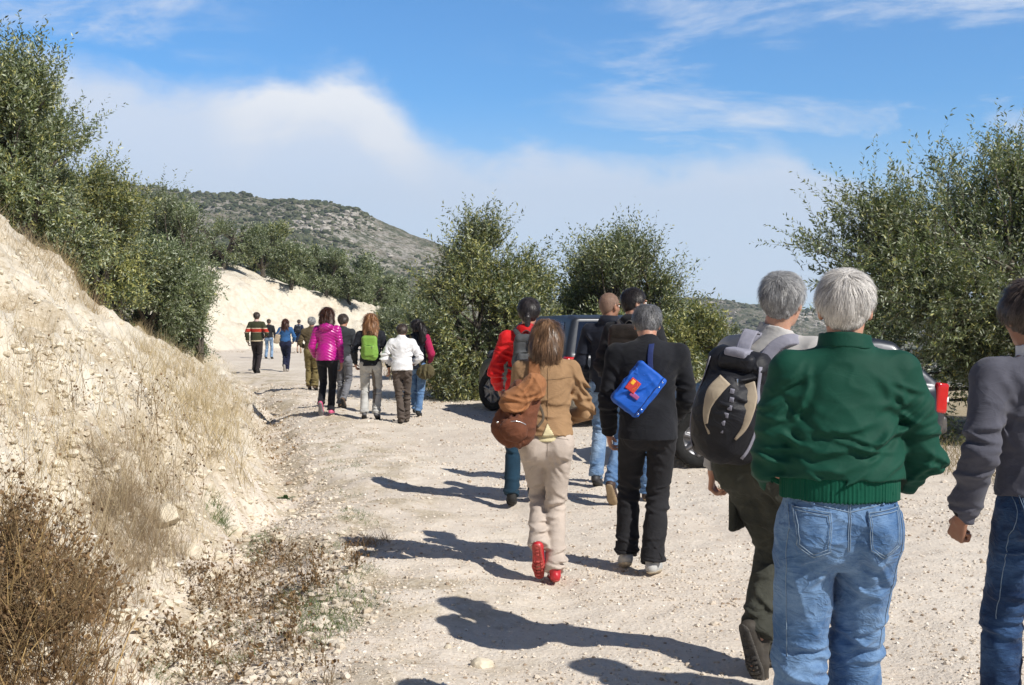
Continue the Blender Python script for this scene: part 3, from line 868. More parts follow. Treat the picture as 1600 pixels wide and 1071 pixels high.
def build_ground_cover():
    rs = np.random.RandomState(5)
    BX, BL, BW, BN, BT = [], [], [], [], []
    def add(cx, cy, rad, n, L, W, lean, c, var=0.25, flat=1.0):
        x, y = scatter(rs, cx, cy, rad, n, flat)
        BX.append(np.stack([x, y, gz(x, y) - 0.01], 1))
        BL.append(L * (0.45 + 0.75 * rs.rand(n))); BW.append(np.full(n, W) * (0.6 + 0.8 * rs.rand(n))); BN.append(lean * (0.3 + 1.2 * rs.rand(n)))
        k = rs.rand(n, 1)
        BT.append(np.array(c) * (1 - var + 2 * var * k))
    straw = (0.43, 0.34, 0.19); pale = (0.56, 0.47, 0.30); brown = (0.20, 0.13, 0.065); rust = (0.29, 0.19, 0.10)
    # tall pale straw band at the bank's foot
    for g in px_spots(rs, [(225, 520), (300, 520), (350, 560), (392, 625), (380, 680), (330, 700), (255, 660)], 90):
        add(g[0], g[1], 0.38, 60, 0.34, 0.0022, 0.40, straw if rs.rand() < .6 else pale)
    # crest and slope tufts
    for g in px_spots(rs, [(70, 380), (130, 380), (200, 470), (260, 520), (200, 520), (120, 470)], 40):
        add(g[0], g[1], 0.25, 60, 0.27, 0.0022, 0.45, (0.33, 0.24, 0.14) if rs.rand() < .6 else straw)
    for g in px_spots(rs, [(0, 300), (60, 345), (110, 400), (90, 450), (0, 400)], 14):
        add(g[0], g[1], 0.25, 50, 0.26, 0.002, 0.5, (0.40, 0.32, 0.2))
    for g in px_spots(rs, [(0, 430), (120, 500), (250, 640), (300, 760), (0, 780)], 100):
        add(g[0], g[1], 0.22, 26, 0.15, 0.0016, 0.6, straw if rs.rand() < .5 else rust)
    # long single stems standing over the slope
    for g in px_spots(rs, [(20, 520), (120, 560), (250, 700), (330, 800), (300, 900), (120, 900), (0, 700)], 90):
        add(g[0], g[1], 0.12, 6, 0.50, 0.0016, 0.24, pale)
    # grey-tan dense clump right of the thistles
    for g in px_spots(rs, [(120, 740), (230, 690), (290, 760), (290, 850), (210, 930), (150, 880)], 65):
        add(g[0], g[1], 0.16, 70, 0.26, 0.0013, 0.40, (0.37, 0.29, 0.19))
    # foreground dark dry mass at lower left
    for g in px_spots(rs, [(-120, 900), (60, 840), (160, 900), (190, 980), (130, 1100), (-140, 1180)], 95):
        add(g[0], g[1], 0.18, 85, 0.19, 0.0022, 0.55, brown if rs.rand() < .55 else rust, 0.4)
    for g in px_spots(rs, [(-60, 900), (60, 850), (170, 930), (150, 1071), (-60, 1071)], 18):
        add(g[0], g[1], 0.2, 7, 0.42, 0.0042, 0.4, (0.47, 0.33, 0.15))
    # brown patches in the ditch and on the verge
    for g in px_spots(rs, [(290, 900), (420, 850), (480, 880), (500, 950), (430, 980), (300, 960)], 45):
        add(g[0], g[1], 0.14, 45, 0.09, 0.0022, 0.9, brown if rs.rand() < .6 else rust)
    for g in px_spots(rs, [(230, 1000), (420, 960), (500, 1010), (520, 1071), (230, 1071)], 45):
        add(g[0], g[1], 0.12, 34, 0.07, 0.002, 0.9, brown if rs.rand() < .5 else rust)
    for g in px_spots(rs, [(380, 615), (430, 620), (470, 700), (440, 740), (400, 700)], 36):
        add(g[0], g[1], 0.25, 40, 0.10, 0.0026, 0.9, (0.33, 0.24, 0.13))
    for g in px_spots(rs, [(490, 700), (600, 850), (590, 960), (480, 1040), (430, 900), (440, 760)], 60):
        add(g[0], g[1], 0.16, 22, 0.055, 0.0018, 0.9, rust if rs.rand() < .5 else straw)
    add(*on_ground(575, 852)[:2], 0.16, 260, 0.13, 0.002, 0.7, (0.30, 0.21, 0.12))
    # right-hand verge: dry grass under and between the olives
    for g in px_spots(rs, [(600, 565), (690, 575), (760, 612), (740, 622), (640, 600)], 170, dmin=12):
        add(g[0], g[1], 0.5, 60, 0.30, 0.005, 0.4, pale if rs.rand() < .5 else (0.34, 0.27, 0.16))
    for g in px_spots(rs, [(1080, 640), (1600, 700), (1600, 760), (1400, 735), (1080, 700)], 90, dmin=9):
        add(g[0], g[1], 0.4, 50, 0.2, 0.0035, 0.5, (0.30, 0.24, 0.14) if rs.rand() < .7 else (0.16, 0.17, 0.07))
    for g in px_spots(rs, [(820, 600), (1120, 600), (1120, 660), (820, 650)], 60, dmin=12):
        add(g[0], g[1], 0.5, 50, 0.24, 0.004, 0.5, (0.24, 0.22, 0.11))
    for k in range(90):
        x = -8 - rs.rand() * 9; y = 50 + rs.rand() * 18
        add(x, y, 0.5, 10, 0.14, 0.006, 0.6, (0.33, 0.25, 0.15))
    o = blades('dry_grass', np.concatenate(BX), np.concatenate(BL), np.concatenate(BW), np.concatenate(BN), np.concatenate(BT), M_STRAW, 3)
    # green blades
    BX, BL, BW, BN, BT = [], [], [], [], []
    green = (0.10, 0.15, 0.045); grey = (0.17, 0.21, 0.10)
    for poly, n, L in (([(520, 770), (580, 770), (600, 820), (530, 840)], 12, 0.05), ([(440, 930), (560, 900), (590, 960), (500, 1020), (440, 980)], 36, 0.07),
                       ([(300, 950), (420, 980), (400, 1060), (200, 1071)], 24, 0.06), ([(330, 790), (350, 790), (355, 830), (335, 830)], 7, 0.13),
                       ([(390, 830), (420, 850), (410, 900), (395, 880)], 12, 0.06), ([(460, 690), (560, 690), (590, 760), (480, 760)], 14, 0.05), ([(500, 830), (600, 860), (590, 960), (480, 1000)], 22, 0.045), ([(380, 860), (450, 800), (470, 880), (400, 930)], 10, 0.05), ([(900, 640), (1120, 660), (1110, 690), (900, 655)], 50, 0.12)):
        for g in px_spots(rs, poly, n):
            add(g[0], g[1], 0.10, 44, L, 0.0022, 0.8, green if rs.rand() < .6 else grey)
    blades('green_grass', np.concatenate(BX), np.concatenate(BL), np.concatenate(BW), np.concatenate(BN), np.concatenate(BT), M_GREEN, 4)

    # dried thistle heads on branching stems
    segs = []; heads = []
    def thistle(p, h, n, spread):
        p = np.array(p, float); p[2] = gz(p[0], p[1]) - .02
        tip = p + np.array([rs.randn() * .15 * h, rs.randn() * .15 * h, h])
        S = bez(p, tip, rs, 5, 0.15); segs.append((S, np.linspace(0.0028, 0.0012, 5)))
        for _ in range(n):
            a = S[rs.randint(2, 5)]; e = a + np.array([rs.randn() * spread, rs.randn() * spread, abs(rs.randn()) * spread * .9 + .02])
            segs.append((bez(a, e, rs, 3, 0.2), np.linspace(0.0016, 0.0009, 3))); heads.append(e)
    for g in px_spots(rs, [(-60, 880), (60, 840), (170, 900), (190, 980), (130, 1100), (-80, 1100)], 120): thistle(g, 0.12 + rs.rand() * .24, 9, 0.07)
    for g in px_spots(rs, [(290, 900), (420, 840), (490, 880), (500, 950), (430, 980), (300, 960)], 60): thistle(g, 0.04 + rs.rand() * .08, 7, 0.04)
    for g in px_spots(rs, [(230, 1000), (420, 960), (500, 1010), (520, 1071), (230, 1071)], 60): thistle(g, 0.05 + rs.rand() * .09, 6, 0.035)
    for g in px_spots(rs, [(60, 600), (250, 640), (330, 760), (300, 850), (150, 740)], 38): thistle(g, 0.12 + rs.rand() * .3, 4, 0.06)
    for g in px_spots(rs, [(440, 880), (560, 860), (560, 930), (450, 940)], 26): thistle(g, 0.05 + rs.rand() * .07, 6, 0.03)
    TV, TF = tubes(segs, 3)
    o = mk('dry_thistles', TV, TF, M_STRAW, attrs={'tint': np.tile(np.array([[0.27, 0.19, 0.10]]), (len(TV), 1))}); o['kind'] = 'stuff'
    hp = np.array(heads); n = len(hp); k = rs.rand(n, 1)
    blobs('seed_heads', hp, np.stack([0.0035 + .005 * rs.rand(n)] * 3, 1) * np.array([1, 1, 1.2]), np.array([0.075, 0.045, 0.025]) * (1 - k) + np.array([0.26, 0.17, 0.09]) * k, M_BUSHY, 8, 0.45)
    # crumpled dead leaves among them
    LP = np.concatenate([px_spots(rs, [(-40, 840), (60, 790), (170, 870), (210, 960), (130, 1071), (-60, 1071)], 700), px_spots(rs, [(290, 890), (420, 850), (490, 880), (500, 960), (430, 1071), (230, 1071)], 230), px_spots(rs, [(385, 615), (430, 620), (470, 700), (440, 740), (400, 700)], 200)])
    n = len(LP); LP = LP + rs.randn(n, 3) * [.05, .05, 0]; LP[:, 2] = gz(LP[:, 0], LP[:, 1]) + rs.rand(n) ** 2 * np.where(np.arange(n) < 700, 0.20, 0.05)
    u = rs.randn(n, 3); u /= np.linalg.norm(u, axis=1, keepdims=True); v = np.cross(u, rs.randn(n, 3)); v /= np.linalg.norm(v, axis=1, keepdims=True); w = np.cross(u, v)
    s = 0.012 + 0.018 * rs.rand(n, 1)
    V = np.stack([LP - u * s, LP + v * s * .5 + w * s * .4, LP + u * s + w * s * .3, LP - v * s * .5 + w * s * .3], 1)
    k = rs.rand(n, 1)
    o = mk('dead_leaves', V.reshape(-1, 3), np.arange(n * 4).reshape(n, 4), M_STRAW, smooth=False, attrs={'tint': np.repeat(np.array([0.13, 0.075, 0.035]) * (1 - k) + np.array([0.36, 0.24, 0.12]) * k, 4, 0)}); o['kind'] = 'stuff'

    # gravel: density falls with distance; coarser crumbs at the bank's foot
    n = 170000
    y = 3.6 + 24 * rs.rand(n) ** 1.7; x = (rs.rand(n) * 1.25 - 0.62) * (y * 0.92 + 0.6)
    D = poly_dist(TOEs, x, y, TOEs[:, 2:])[0]; E = poly_dist(RIGHTs, x, y)
    dens = 0.30 + 0.7 * ss(fbm(x * .8, y * .8, oct=3, seed=44), -0.1, 0.7) + 0.5 * np.exp(-((D + .3) / .8) ** 2)
    keep = (rs.rand(n) < dens) & (D < 1.3) & (E > -1.5)
    x, y, D = x[keep], y[keep], D[keep]; n = len(x)
    r = 0.0028 + 0.0080 * rs.rand(n) ** 4 + 0.012 * (rs.rand(n) < 0.02) * rs.rand(n)
    r = r * (1 + 0.055 * np.clip(y - 5, 0, 30)) * (1 + 0.8 * ss(D, -.8, 0) * rs.rand(n))
    k = rs.rand(n, 1)
    tint = np.array([0.52, 0.44, 0.35]) * (1 - k) + np.array([0.72, 0.65, 0.56]) * k
    tint = np.where(rs.rand(n, 1) < .10, np.array([0.34, 0.26, 0.19]), tint); tint = np.where(rs.rand(n, 1) < .06, np.array([0.78, 0.74, 0.67]), tint)
    blobs('gravel', np.stack([x, y, gz(x, y) + r * .25], 1), np.stack([r * 1.2, r, r * .75], 1), tint, M_STONE, 12, 0.35)
    G = px_spots(rs, [(395, 600), (470, 690), (560, 800), (600, 960), (470, 1071), (260, 1071), (370, 850), (420, 740), (380, 660)], 1700)
    n = len(G); r = 0.006 + 0.026 * rs.rand(n) ** 3.5; k = rs.rand(n, 1)
    blobs('verge_rubble', np.c_[G[:, :2], gz(G[:, 0], G[:, 1]) + r * .2], np.stack([r * 1.25, r, r * .7], 1), np.array([0.50, 0.42, 0.32]) * (1 - k) + np.array([0.72, 0.65, 0.54]) * k, M_STONE, 15, 0.35)
    # crumbs of marl lying on the bank
    G = px_spots(rs, [(0, 330), (60, 345), (200, 480), (300, 560), (420, 700), (420, 860), (300, 1071), (0, 1071)], 3600)
    n = len(G); r = 0.005 + 0.030 * rs.rand(n) ** 5; k = rs.rand(n, 1)
    blobs('bank_crumbs', np.c_[G[:, :2], gz(G[:, 0], G[:, 1]) + r * .2], np.stack([r * 1.2, r, r * .8], 1), np.array([0.60, 0.52, 0.39]) * (1 - k) + np.array([0.76, 0.70, 0.58]) * k, M_STONE, 13, 0.35)

def rock_mesh(seed, r):
    rs = np.random.RandomState(seed)
    import bmesh
    bm = bmesh.new(); bmesh.ops.create_icosphere(bm, subdivisions=3, radius=1.0)
    V = np.array([v.co[:] for v in bm.verts]); F = np.array([[v.index for v in f.verts] for f in bm.faces]); bm.free()
    # chop with random planes so it has flat broken faces
    for _ in range(9):
        n = rs.randn(3); n /= np.linalg.norm(n); c = 0.62 + 0.25 * rs.rand()
        d = V @ n - c; V = V - np.clip(d, 0, None)[:, None] * n
    V *= (1 + 0.05 * fbm(V[:, 0] * 4, V[:, 1] * 4, V[:, 2] * 4, oct=3, seed=seed))[:, None]
    return V * np.array(r), F

def build_rocks():
    M = plain("limestone", (0.62, 0.55, 0.43), 0.9, 0, 0.2, 0.2, 12, 0.6)
    R_ = [(753, 1043, .048, 'pale squared stone lying alone on the gravel near the bottom edge', .8), (382, 880, .047, 'rounded cream stone in the ditch below the small bush', .7),
          (438, 846, .060, 'rounded cream stone on the verge just above the ditch', .8), (318, 1016, .075, 'broken grey white block among the dead weeds near the bottom', .8), (258, 812, .11, 'large cream lump of marl standing out of the bank beside the straw', .9),
          (290, 870, .10, 'cream boulder under the standing marl lump on the bank', .7), (365, 835, .07, 'pale chunk at the bank foot above the rounded ditch stone', .8),
          (455, 800, .035, 'small pale stone at the verge beside the broadleaf plant', .7), (700, 1013, .022, 'small chip of stone left of the squared stone', .7), (1040, 1048, .02, 'small pinkish stone on the road near the bottom centre', .7)]
    for i, (px, py, r, lab, f) in enumerate(R_):
        g = on_ground(px, py)
        V, F = rock_mesh(200 + i, (r * 1.2, r, r * f))
        o = mk('rock', V, F, M, smooth=False, loc=(g[0], g[1], g[2] + r * f * .3)); o.rotation_euler = (0, 0, i * 1.3)
        tag(o, lab, 'stone', 'loose stones beside the road')
    # the one rosette of green leaves at the ditch
    g = on_ground(447, 782); rs = np.random.RandomState(3)
    root = empty('broadleaf_plant', (g[0], g[1], g[2]), 0, 'small green leafy plant growing alone beside the ditch', 'plant')
    Vs, Fs, n = [], [], 0
    for k in range(15):
        a = k * 2.4; el = 0.25 + 0.9 * rs.rand(); L = 0.09 + 0.05 * rs.rand(); w = 0.022
        d = np.array([math.cos(a) * math.cos(el), math.sin(a) * math.cos(el), math.sin(el)]); s = np.array([-math.sin(a), math.cos(a), 0])
        for t in np.linspace(0, 1, 6):
            c = d * L * t - np.array([0, 0, 1]) * .05 * t * t; ww = w * math.sin(math.pi * min(0.97, 0.12 + t * .85))
            Vs += [c - s * ww, c + np.array([0, 0, -.006]), c + s * ww]
        for j in range(5):
            b = n + j * 3; Fs += [(b, b + 1, b + 4, b + 3), (b + 1, b + 2, b + 5, b + 4)]
        n += 18
    mk('foliage', np.array(Vs), np.array(Fs), plain("weed_leaf", (0.085, 0.15, 0.06), .6, 0, .3, .3, 30), root)
build_ground_cover()
build_rocks()
# ------------------------------------------------------------------ solid modelling on a grid (smooth unions) -> mesh
def A(*v): return np.array(v, float)
def nrm(v):
    v = np.asarray(v, float); return v / (np.linalg.norm(v) + 1e-12)
def rotm(pitch=0, yaw=0, roll=0):
    """pitch about X, yaw about Z, roll about Y (radians)"""
    cx, sx, cz, sz, cy, sy = math.cos(pitch), math.sin(pitch), math.cos(yaw), math.sin(yaw), math.cos(roll), math.sin(roll)
    X = np.array([[1, 0, 0], [0, cx, -sx], [0, sx, cx]]); Z = np.array([[cz, -sz, 0], [sz, cz, 0], [0, 0, 1]]); Y = np.array([[cy, 0, sy], [0, 1, 0], [-sy, 0, cy]])
    return Z @ Y @ X

class Field:
    def __init__(s, h): s.h = h; s.p = []; s.lo = []; s.hi = []
    def _bb(s, lo, hi, k, grow=True):
        m = k + 3 * s.h
        lo = np.asarray(lo) - m; hi = np.asarray(hi) + m
        if grow: s.lo.append(lo); s.hi.append(hi)
        return lo, hi
    def cone(s, a, b, ra, rb, k=0.02, f=1.0, fx=1.0, op='u'):
        a = np.asarray(a, float); b = np.asarray(b, float); r = max(ra, rb)
        e = A(r * fx, r * f, r)
        bb = s._bb(np.minimum(a, b) - e, np.maximum(a, b) + e, k, op == 'u')
        S = A(1 / fx, 1 / f, 1); a2 = a * S; b2 = b * S; ba = b2 - a2; L2 = ba @ ba + 1e-9; g = min(1.0, (1 + f) / 2)
        def fn(P):
            q = P * S - a2
            t = np.clip(q @ ba / L2, 0, 1)
            d = np.linalg.norm(q - t[..., None] * ba, axis=-1)
            return (d - (ra + (rb - ra) * t)) * g
        s.p.append((op, fn, bb, k)); return s
    def chain(s, pts, rs, k=0.02, f=1.0, op='u'):
        for i in range(len(pts) - 1): s.cone(pts[i], pts[i + 1], rs[i], rs[i + 1], k, f, op=op)
        return s
    def ell(s, c, r, k=0.02, rot=None, op='u'):
        c = np.asarray(c, float); r = np.asarray(r, float); R_ = max(r) if rot is not None else r
        bb = s._bb(c - R_, c + R_, k, op == 'u')
        def fn(P):
            q = P - c
            if rot is not None: q = q @ rot
            k0 = np.linalg.norm(q / r, axis=-1); k1 = np.linalg.norm(q / (r * r), axis=-1) + 1e-9
            return k0 * (k0 - 1) / k1
        s.p.append((op, fn, bb, k)); return s
    def box(s, c, hs, rd=0.01, k=0.01, rot=None, op='u'):
        c = np.asarray(c, float); hs = np.asarray(hs, float)
        R_ = np.linalg.norm(hs) if rot is not None else hs
        bb = s._bb(c - R_, c + R_, k, op == 'u')
        def fn(P):
            q = P - c
            if rot is not None: q = q @ rot
            q = np.abs(q) - (hs - rd)
            return np.linalg.norm(np.maximum(q, 0), axis=-1) + np.minimum(q.max(-1), 0) - rd
        s.p.append((op, fn, bb, k)); return s
    def cut(s, p, n, c=None, rad=None, wav=None):
        """remove everything on the +n side of the plane; optionally only near c"""
        p = np.asarray(p, float); n = nrm(n)
        bb = None if c is None else (np.asarray(c, float) - rad, np.asarray(c, float) + rad)
        def fn(P):
            d = (P - p) @ n
            return d if wav is None else d + wav(P)
        s.p.append(('c', fn, bb, 0)); return s
    def mesh(s, disp=None):
        h = s.h; lo = np.min(s.lo, 0); hi = np.max(s.hi, 0)
        dim = np.ceil((hi - lo) / h).astype(int) + 1
        G = np.full(dim, 1.0, np.float64)
        ax = [lo[i] + h * np.arange(dim[i]) for i in range(3)]
        def sub(bb):
            if bb is None: return tuple(slice(0, dim[i]) for i in range(3))
            a = np.clip(np.floor((bb[0] - lo) / h).astype(int), 0, dim); b = np.clip(np.ceil((bb[1] - lo) / h).astype(int) + 1, 0, dim)
            return tuple(slice(a[i], b[i]) for i in range(3))
        for op, fn, bb, k in s.p:
            sl = sub(bb)
            if any(q.stop <= q.start for q in sl): continue
            P = np.stack(np.meshgrid(ax[0][sl[0]], ax[1][sl[1]], ax[2][sl[2]], indexing='ij'), -1)
            d = fn(P); g = G[sl]
            if op == 'u':
                kk = max(k, 1e-4); hh = np.clip(0.5 + 0.5 * (g - d) / kk, 0, 1)
                G[sl] = np.where(g > 0.9, d, g * (1 - hh) + d * hh - kk * hh * (1 - hh)) if k > 0 else np.minimum(g, d)
            elif op == 's':
                kk = max(k, 1e-4); hh = np.clip(0.5 - 0.5 * (g + d) / kk, 0, 1)
                G[sl] = g * (1 - hh) - d * hh + kk * hh * (1 - hh)
            elif op == 'c': G[sl] = np.maximum(g, d)
        if disp is not None:
            m = np.abs(G) < 0.035
            I = np.argwhere(m); P = lo + I * h
            G[m] -= disp(P)
        return nets(G, lo, h)

def nets(G, lo, h):
    s = G < 0; dim = np.array(G.shape); cd = dim - 1
    cells, poss, edges = [], [], []
    st = np.array([cd[1] * cd[2], cd[2], 1])
    quads = []
    for a in range(3):
        sl0 = [slice(None)] * 3; sl1 = [slice(None)] * 3
        sl0[a] = slice(0, -1); sl1[a] = slice(1, None)
        x = s[tuple(sl0)] != s[tuple(sl1)]
        I = np.argwhere(x)
        b, c = [q for q in (0, 1, 2) if q != a]
        I = I[(I[:, b] > 0) & (I[:, b] < dim[b] - 1) & (I[:, c] > 0) & (I[:, c] < dim[c] - 1)]
        if not len(I): continue
        J = I.copy(); J[:, a] += 1
        v0 = G[tuple(I.T)]; v1 = G[tuple(J.T)]
        P = I.astype(float); P[:, a] += v0 / (v0 - v1)
        q = []
        for db, dc in ((-1, -1), (0, -1), (0, 0), (-1, 0)):
            C = I.copy(); C[:, b] += db; C[:, c] += dc
            cid = C @ st; q.append(cid); cells.append(cid); poss.append(P)
        q = np.stack(q, 1)
        flip = s[tuple(I.T)] == (a == 1)
        q[flip] = q[flip][:, ::-1]
        quads.append(q)
    cells = np.concatenate(cells); poss = np.concatenate(poss); quads = np.concatenate(quads)
    u, inv = np.unique(cells, return_inverse=True)
    n = np.bincount(inv)
    V = np.stack([np.bincount(inv, poss[:, i]) / n for i in range(3)], 1)
    F = np.searchsorted(u, quads)
    return lo + V * h, F

def vnormals(V, F):
    a, b, c = V[F[:, 0]], V[F[:, 1]], V[F[:, 2]]
    n = np.cross(b - a, c - a)
    if F.shape[1] == 4: n = n + np.cross(c - a, V[F[:, 3]] - a)
    N = np.zeros_like(V)
    for i in range(F.shape[1]): np.add.at(N, F[:, i], n)
    return N / (np.linalg.norm(N, axis=1, keepdims=True) + 1e-12)

def join(*parts):
    Vs, Fs, o = [], [], 0
    for V, F in parts: Vs.append(V); Fs.append(F + o); o += len(V)
    return np.concatenate(Vs), np.concatenate(Fs)

def rdg(x, y, z, seed): return 1 - 2.2 * np.abs(vnoise(x, y, z, seed))

def folds(amp, seed, spots=(), base=1.0):
    """cloth creases; spots = (x,y,z, radius, strength, kind) kind 'h' horizontal, 'd' diagonal, 'v' vertical"""
    rs = np.random.RandomState(seed + 101); sets = []
    for (cx, cy, cz, rad, k, kind) in spots:
        L_ = []
        for j in range(7):
            a = dict(h=0.0, d=-.75, e=.75, v=1.5)[kind] + rs.randn() * .28
            L_.append((cx + rad * rs.uniform(-.55, .55), cz + rad * rs.uniform(-.85, .85), math.cos(a), math.sin(a), rad * rs.uniform(.35, .8), rs.uniform(.007, .014), rs.uniform(.5, 1.25)))
        sets.append((cx, cy, cz, rad, k, kind, L_))
    def fn(P):
        x, y, z = P[:, 0], P[:, 1], P[:, 2]
        sh_ = lambda g: np.clip(g, -.2, 1) ** 1.0 * 0 + (np.maximum(g + .35, 0) / 1.35) ** 2.2 * 1.6 - .35
        w1 = .6 * vnoise(x * 5, y * 5, z * 5, seed + 21)
        r = 0.65 * sh_(rdg(x * 7 + z * 4 + w1, y * 7, z * 6 - x * 2 + w1, seed)) + 0.55 * sh_(rdg(x * 12 - z * 9 + w1, y * 11, z * 14 + x * 4, seed + 3)) + 0.20 * vnoise(x * 30, y * 30, z * 34, seed + 5)
        out = r * amp * base * 0.6
        for (cx, cy, cz, rad, k, kind, lines) in sets:
            gy = np.exp(-((y - cy) / (rad * 1.3)) ** 2)
            for (ax, az, dx, dz, hl, wd, am) in lines:
                px_, pz_ = x - ax, z - az
                t = px_ * dx + pz_ * dz; q = -px_ * dz + pz_ * dx + .25 * wd * np.sin(t * 60) - 1.2 * t * t
                e = np.exp(-(t / hl) ** 2) * gy
                out = out + amp * k * am * e * (np.exp(-(q / wd) ** 2) - .75 * np.exp(-((q + 2.0 * wd) / (1.5 * wd)) ** 2))
        return out
    return fn

def ik(a, b, l1, l2, hint):
    a = np.asarray(a, float); b = np.asarray(b, float); d = b - a; D = np.linalg.norm(d)
    if D > (l1 + l2) * 0.995: s_ = (l1 + l2) * 0.995 / D; b = a + d * s_; D = D * s_; d = b - a
    t = (D * D + l1 * l1 - l2 * l2) / (2 * D); hgt = math.sqrt(max(0, l1 * l1 - t * t))
    u = d / D; hv = np.asarray(hint, float); hv = nrm(hv - u * (hv @ u))
    return a + u * t + hv * hgt, b

def skeleton(H=1.75, lean=0.0, side=0.0, feet=None, hands=None, elbow=None, head=(0, 0, 0), sw=1.0, hipdrop=0.0, shrug=0.0, twist=0.0, neckf=0.02, curve=0.0, hipx=1.0, necks=1.0):
    """feet/hands: (left, right). foot = (x, y_ball, z_ball, pitch, yaw); hand = wrist target"""
    k = H / 1.75; sk = dict(k=k, H=H)
    P = A(0, 0, (0.955 - hipdrop) * k); sk['P'] = P
    u = nrm(A(math.sin(side), math.sin(lean) * math.cos(side), math.cos(lean) * math.cos(side)))
    sk['u'] = u
    mid = P + u * 0.26 * k + A(0, -curve, 0)
    u2 = nrm(A(u[0], math.sin(lean + curve * 3), math.cos(lean + curve * 3)))
    Cn = mid + u2 * 0.245 * k; sk['mid'] = mid; sk['C'] = Cn
    ct, st = math.cos(twist), math.sin(twist)
    sk['S'] = [Cn + A(sx * 0.178 * k * sw * ct, sx * 0.178 * k * sw * st, (-0.060 + shrug) * k) for sx in (-1, 1)]
    sk['tw'] = twist
    sk['hips'] = [P + A(sx * 0.088 * k * hipx, 0, -0.03 * k) for sx in (-1, 1)]
    feet = feet or ((-.1, .1, 0, 0, 0), (.1, .1, 0, 0, 0))
    sk['feet'] = []; sk['knee'] = []; sk['ankle'] = []
    for i, (x, y, z, p, yaw) in enumerate(feet):
        f = A(math.sin(yaw) * math.cos(p), math.cos(yaw) * math.cos(p), -math.sin(p)); uu = A(math.sin(yaw) * math.sin(p), math.cos(yaw) * math.sin(p), math.cos(p))
        ball = A(x * k, y * k, (0.022 + z) * k)
        an = ball - f * 0.125 * k + uu * 0.062 * k
        kn, an = ik(sk['hips'][i], an, 0.435 * k, 0.425 * k, A(math.sin(yaw) * .6, 1, 0.1))
        ball = an + f * 0.125 * k - uu * 0.062 * k
        sk['feet'].append((ball, f, uu)); sk['knee'].append(kn); sk['ankle'].append(an)
    hands = hands or (None, None); elbow = elbow or (None, None)
    sk['elbow'] = []; sk['wrist'] = []
    for i, sx in enumerate((-1, 1)):
        S = sk['S'][i]
        w = A(*hands[i]) * k if hands[i] is not None else S + A(sx * .06, .08, -.50) * k
        hint = A(*elbow[i]) if elbow[i] is not None else A(sx * .5, -1, 0)
        e, w = ik(S, w, 0.295 * k, 0.255 * k, hint)
        sk['elbow'].append(e); sk['wrist'].append(w)
    Mh = rotm(*head); sk['Mh'] = Mh
    sk['Hc'] = Cn + (A(u[0] * .3, neckf + math.sin(lean) * .08, 0.135 * necks) + Mh @ A(0, 0.0, 0.02)) * k
    return sk

def hand_mesh(W, fwd, pn, side, curl=0.6, h=0.0035, k=1.0, thumb=1):
    """W wrist, fwd along the forearm, pn palm normal (the way fingers curl), side: +1 thumb towards lat"""
    fwd = nrm(fwd); pn = nrm(pn - fwd * (np.asarray(pn) @ fwd)); lat = np.cross(fwd, pn) * side
    F = Field(h)
    F.cone(W - fwd * .05 * k, W + fwd * .01 * k, .026 * k, .024 * k, .01)
    kn = []
    for i in range(4):
        off = (1.5 - i) * 0.0195 * k
        b = W + fwd * (0.088 - 0.004 * abs(i - 1)) * k + lat * off
        F.cone(W + fwd * 0.015 * k + lat * off * 0.6, b, .014 * k, .0115 * k, .010)
        ln = np.array([0.040, 0.045, 0.042, 0.033][i]) * k
        d = fwd; p = b; ang = 0
        for j, (m, r) in enumerate(((1.0, .0092), (.66, .0084), (.55, .0074))):
            ang += curl * (1.0, 1.25, 0.9)[j] * (1 + 0.06 * (i - 1.5))
            d = fwd * math.cos(ang) + pn * math.sin(ang); q = p + d * ln * m
            F.cone(p, q, r * k, (r - .0008) * k, .003); p = q
    t0 = W + fwd * .02 * k + lat * .022 * k; d1 = nrm(fwd * .75 + lat * .6 + pn * .35)
    t1 = t0 + d1 * .042 * k; d2 = nrm(fwd * .8 + lat * (.15 - curl * .3) + pn * (.3 + curl * .5)); t2 = t1 + d2 * .032 * k
    t3 = t2 + nrm(fwd * .7 - lat * curl * .6 + pn * (.3 + curl * .6)) * .026 * k
    F.chain([t0, t1, t2, t3], [.014 * k, .0115 * k, .0105 * k, .0088 * k], .006)
    return F.mesh()

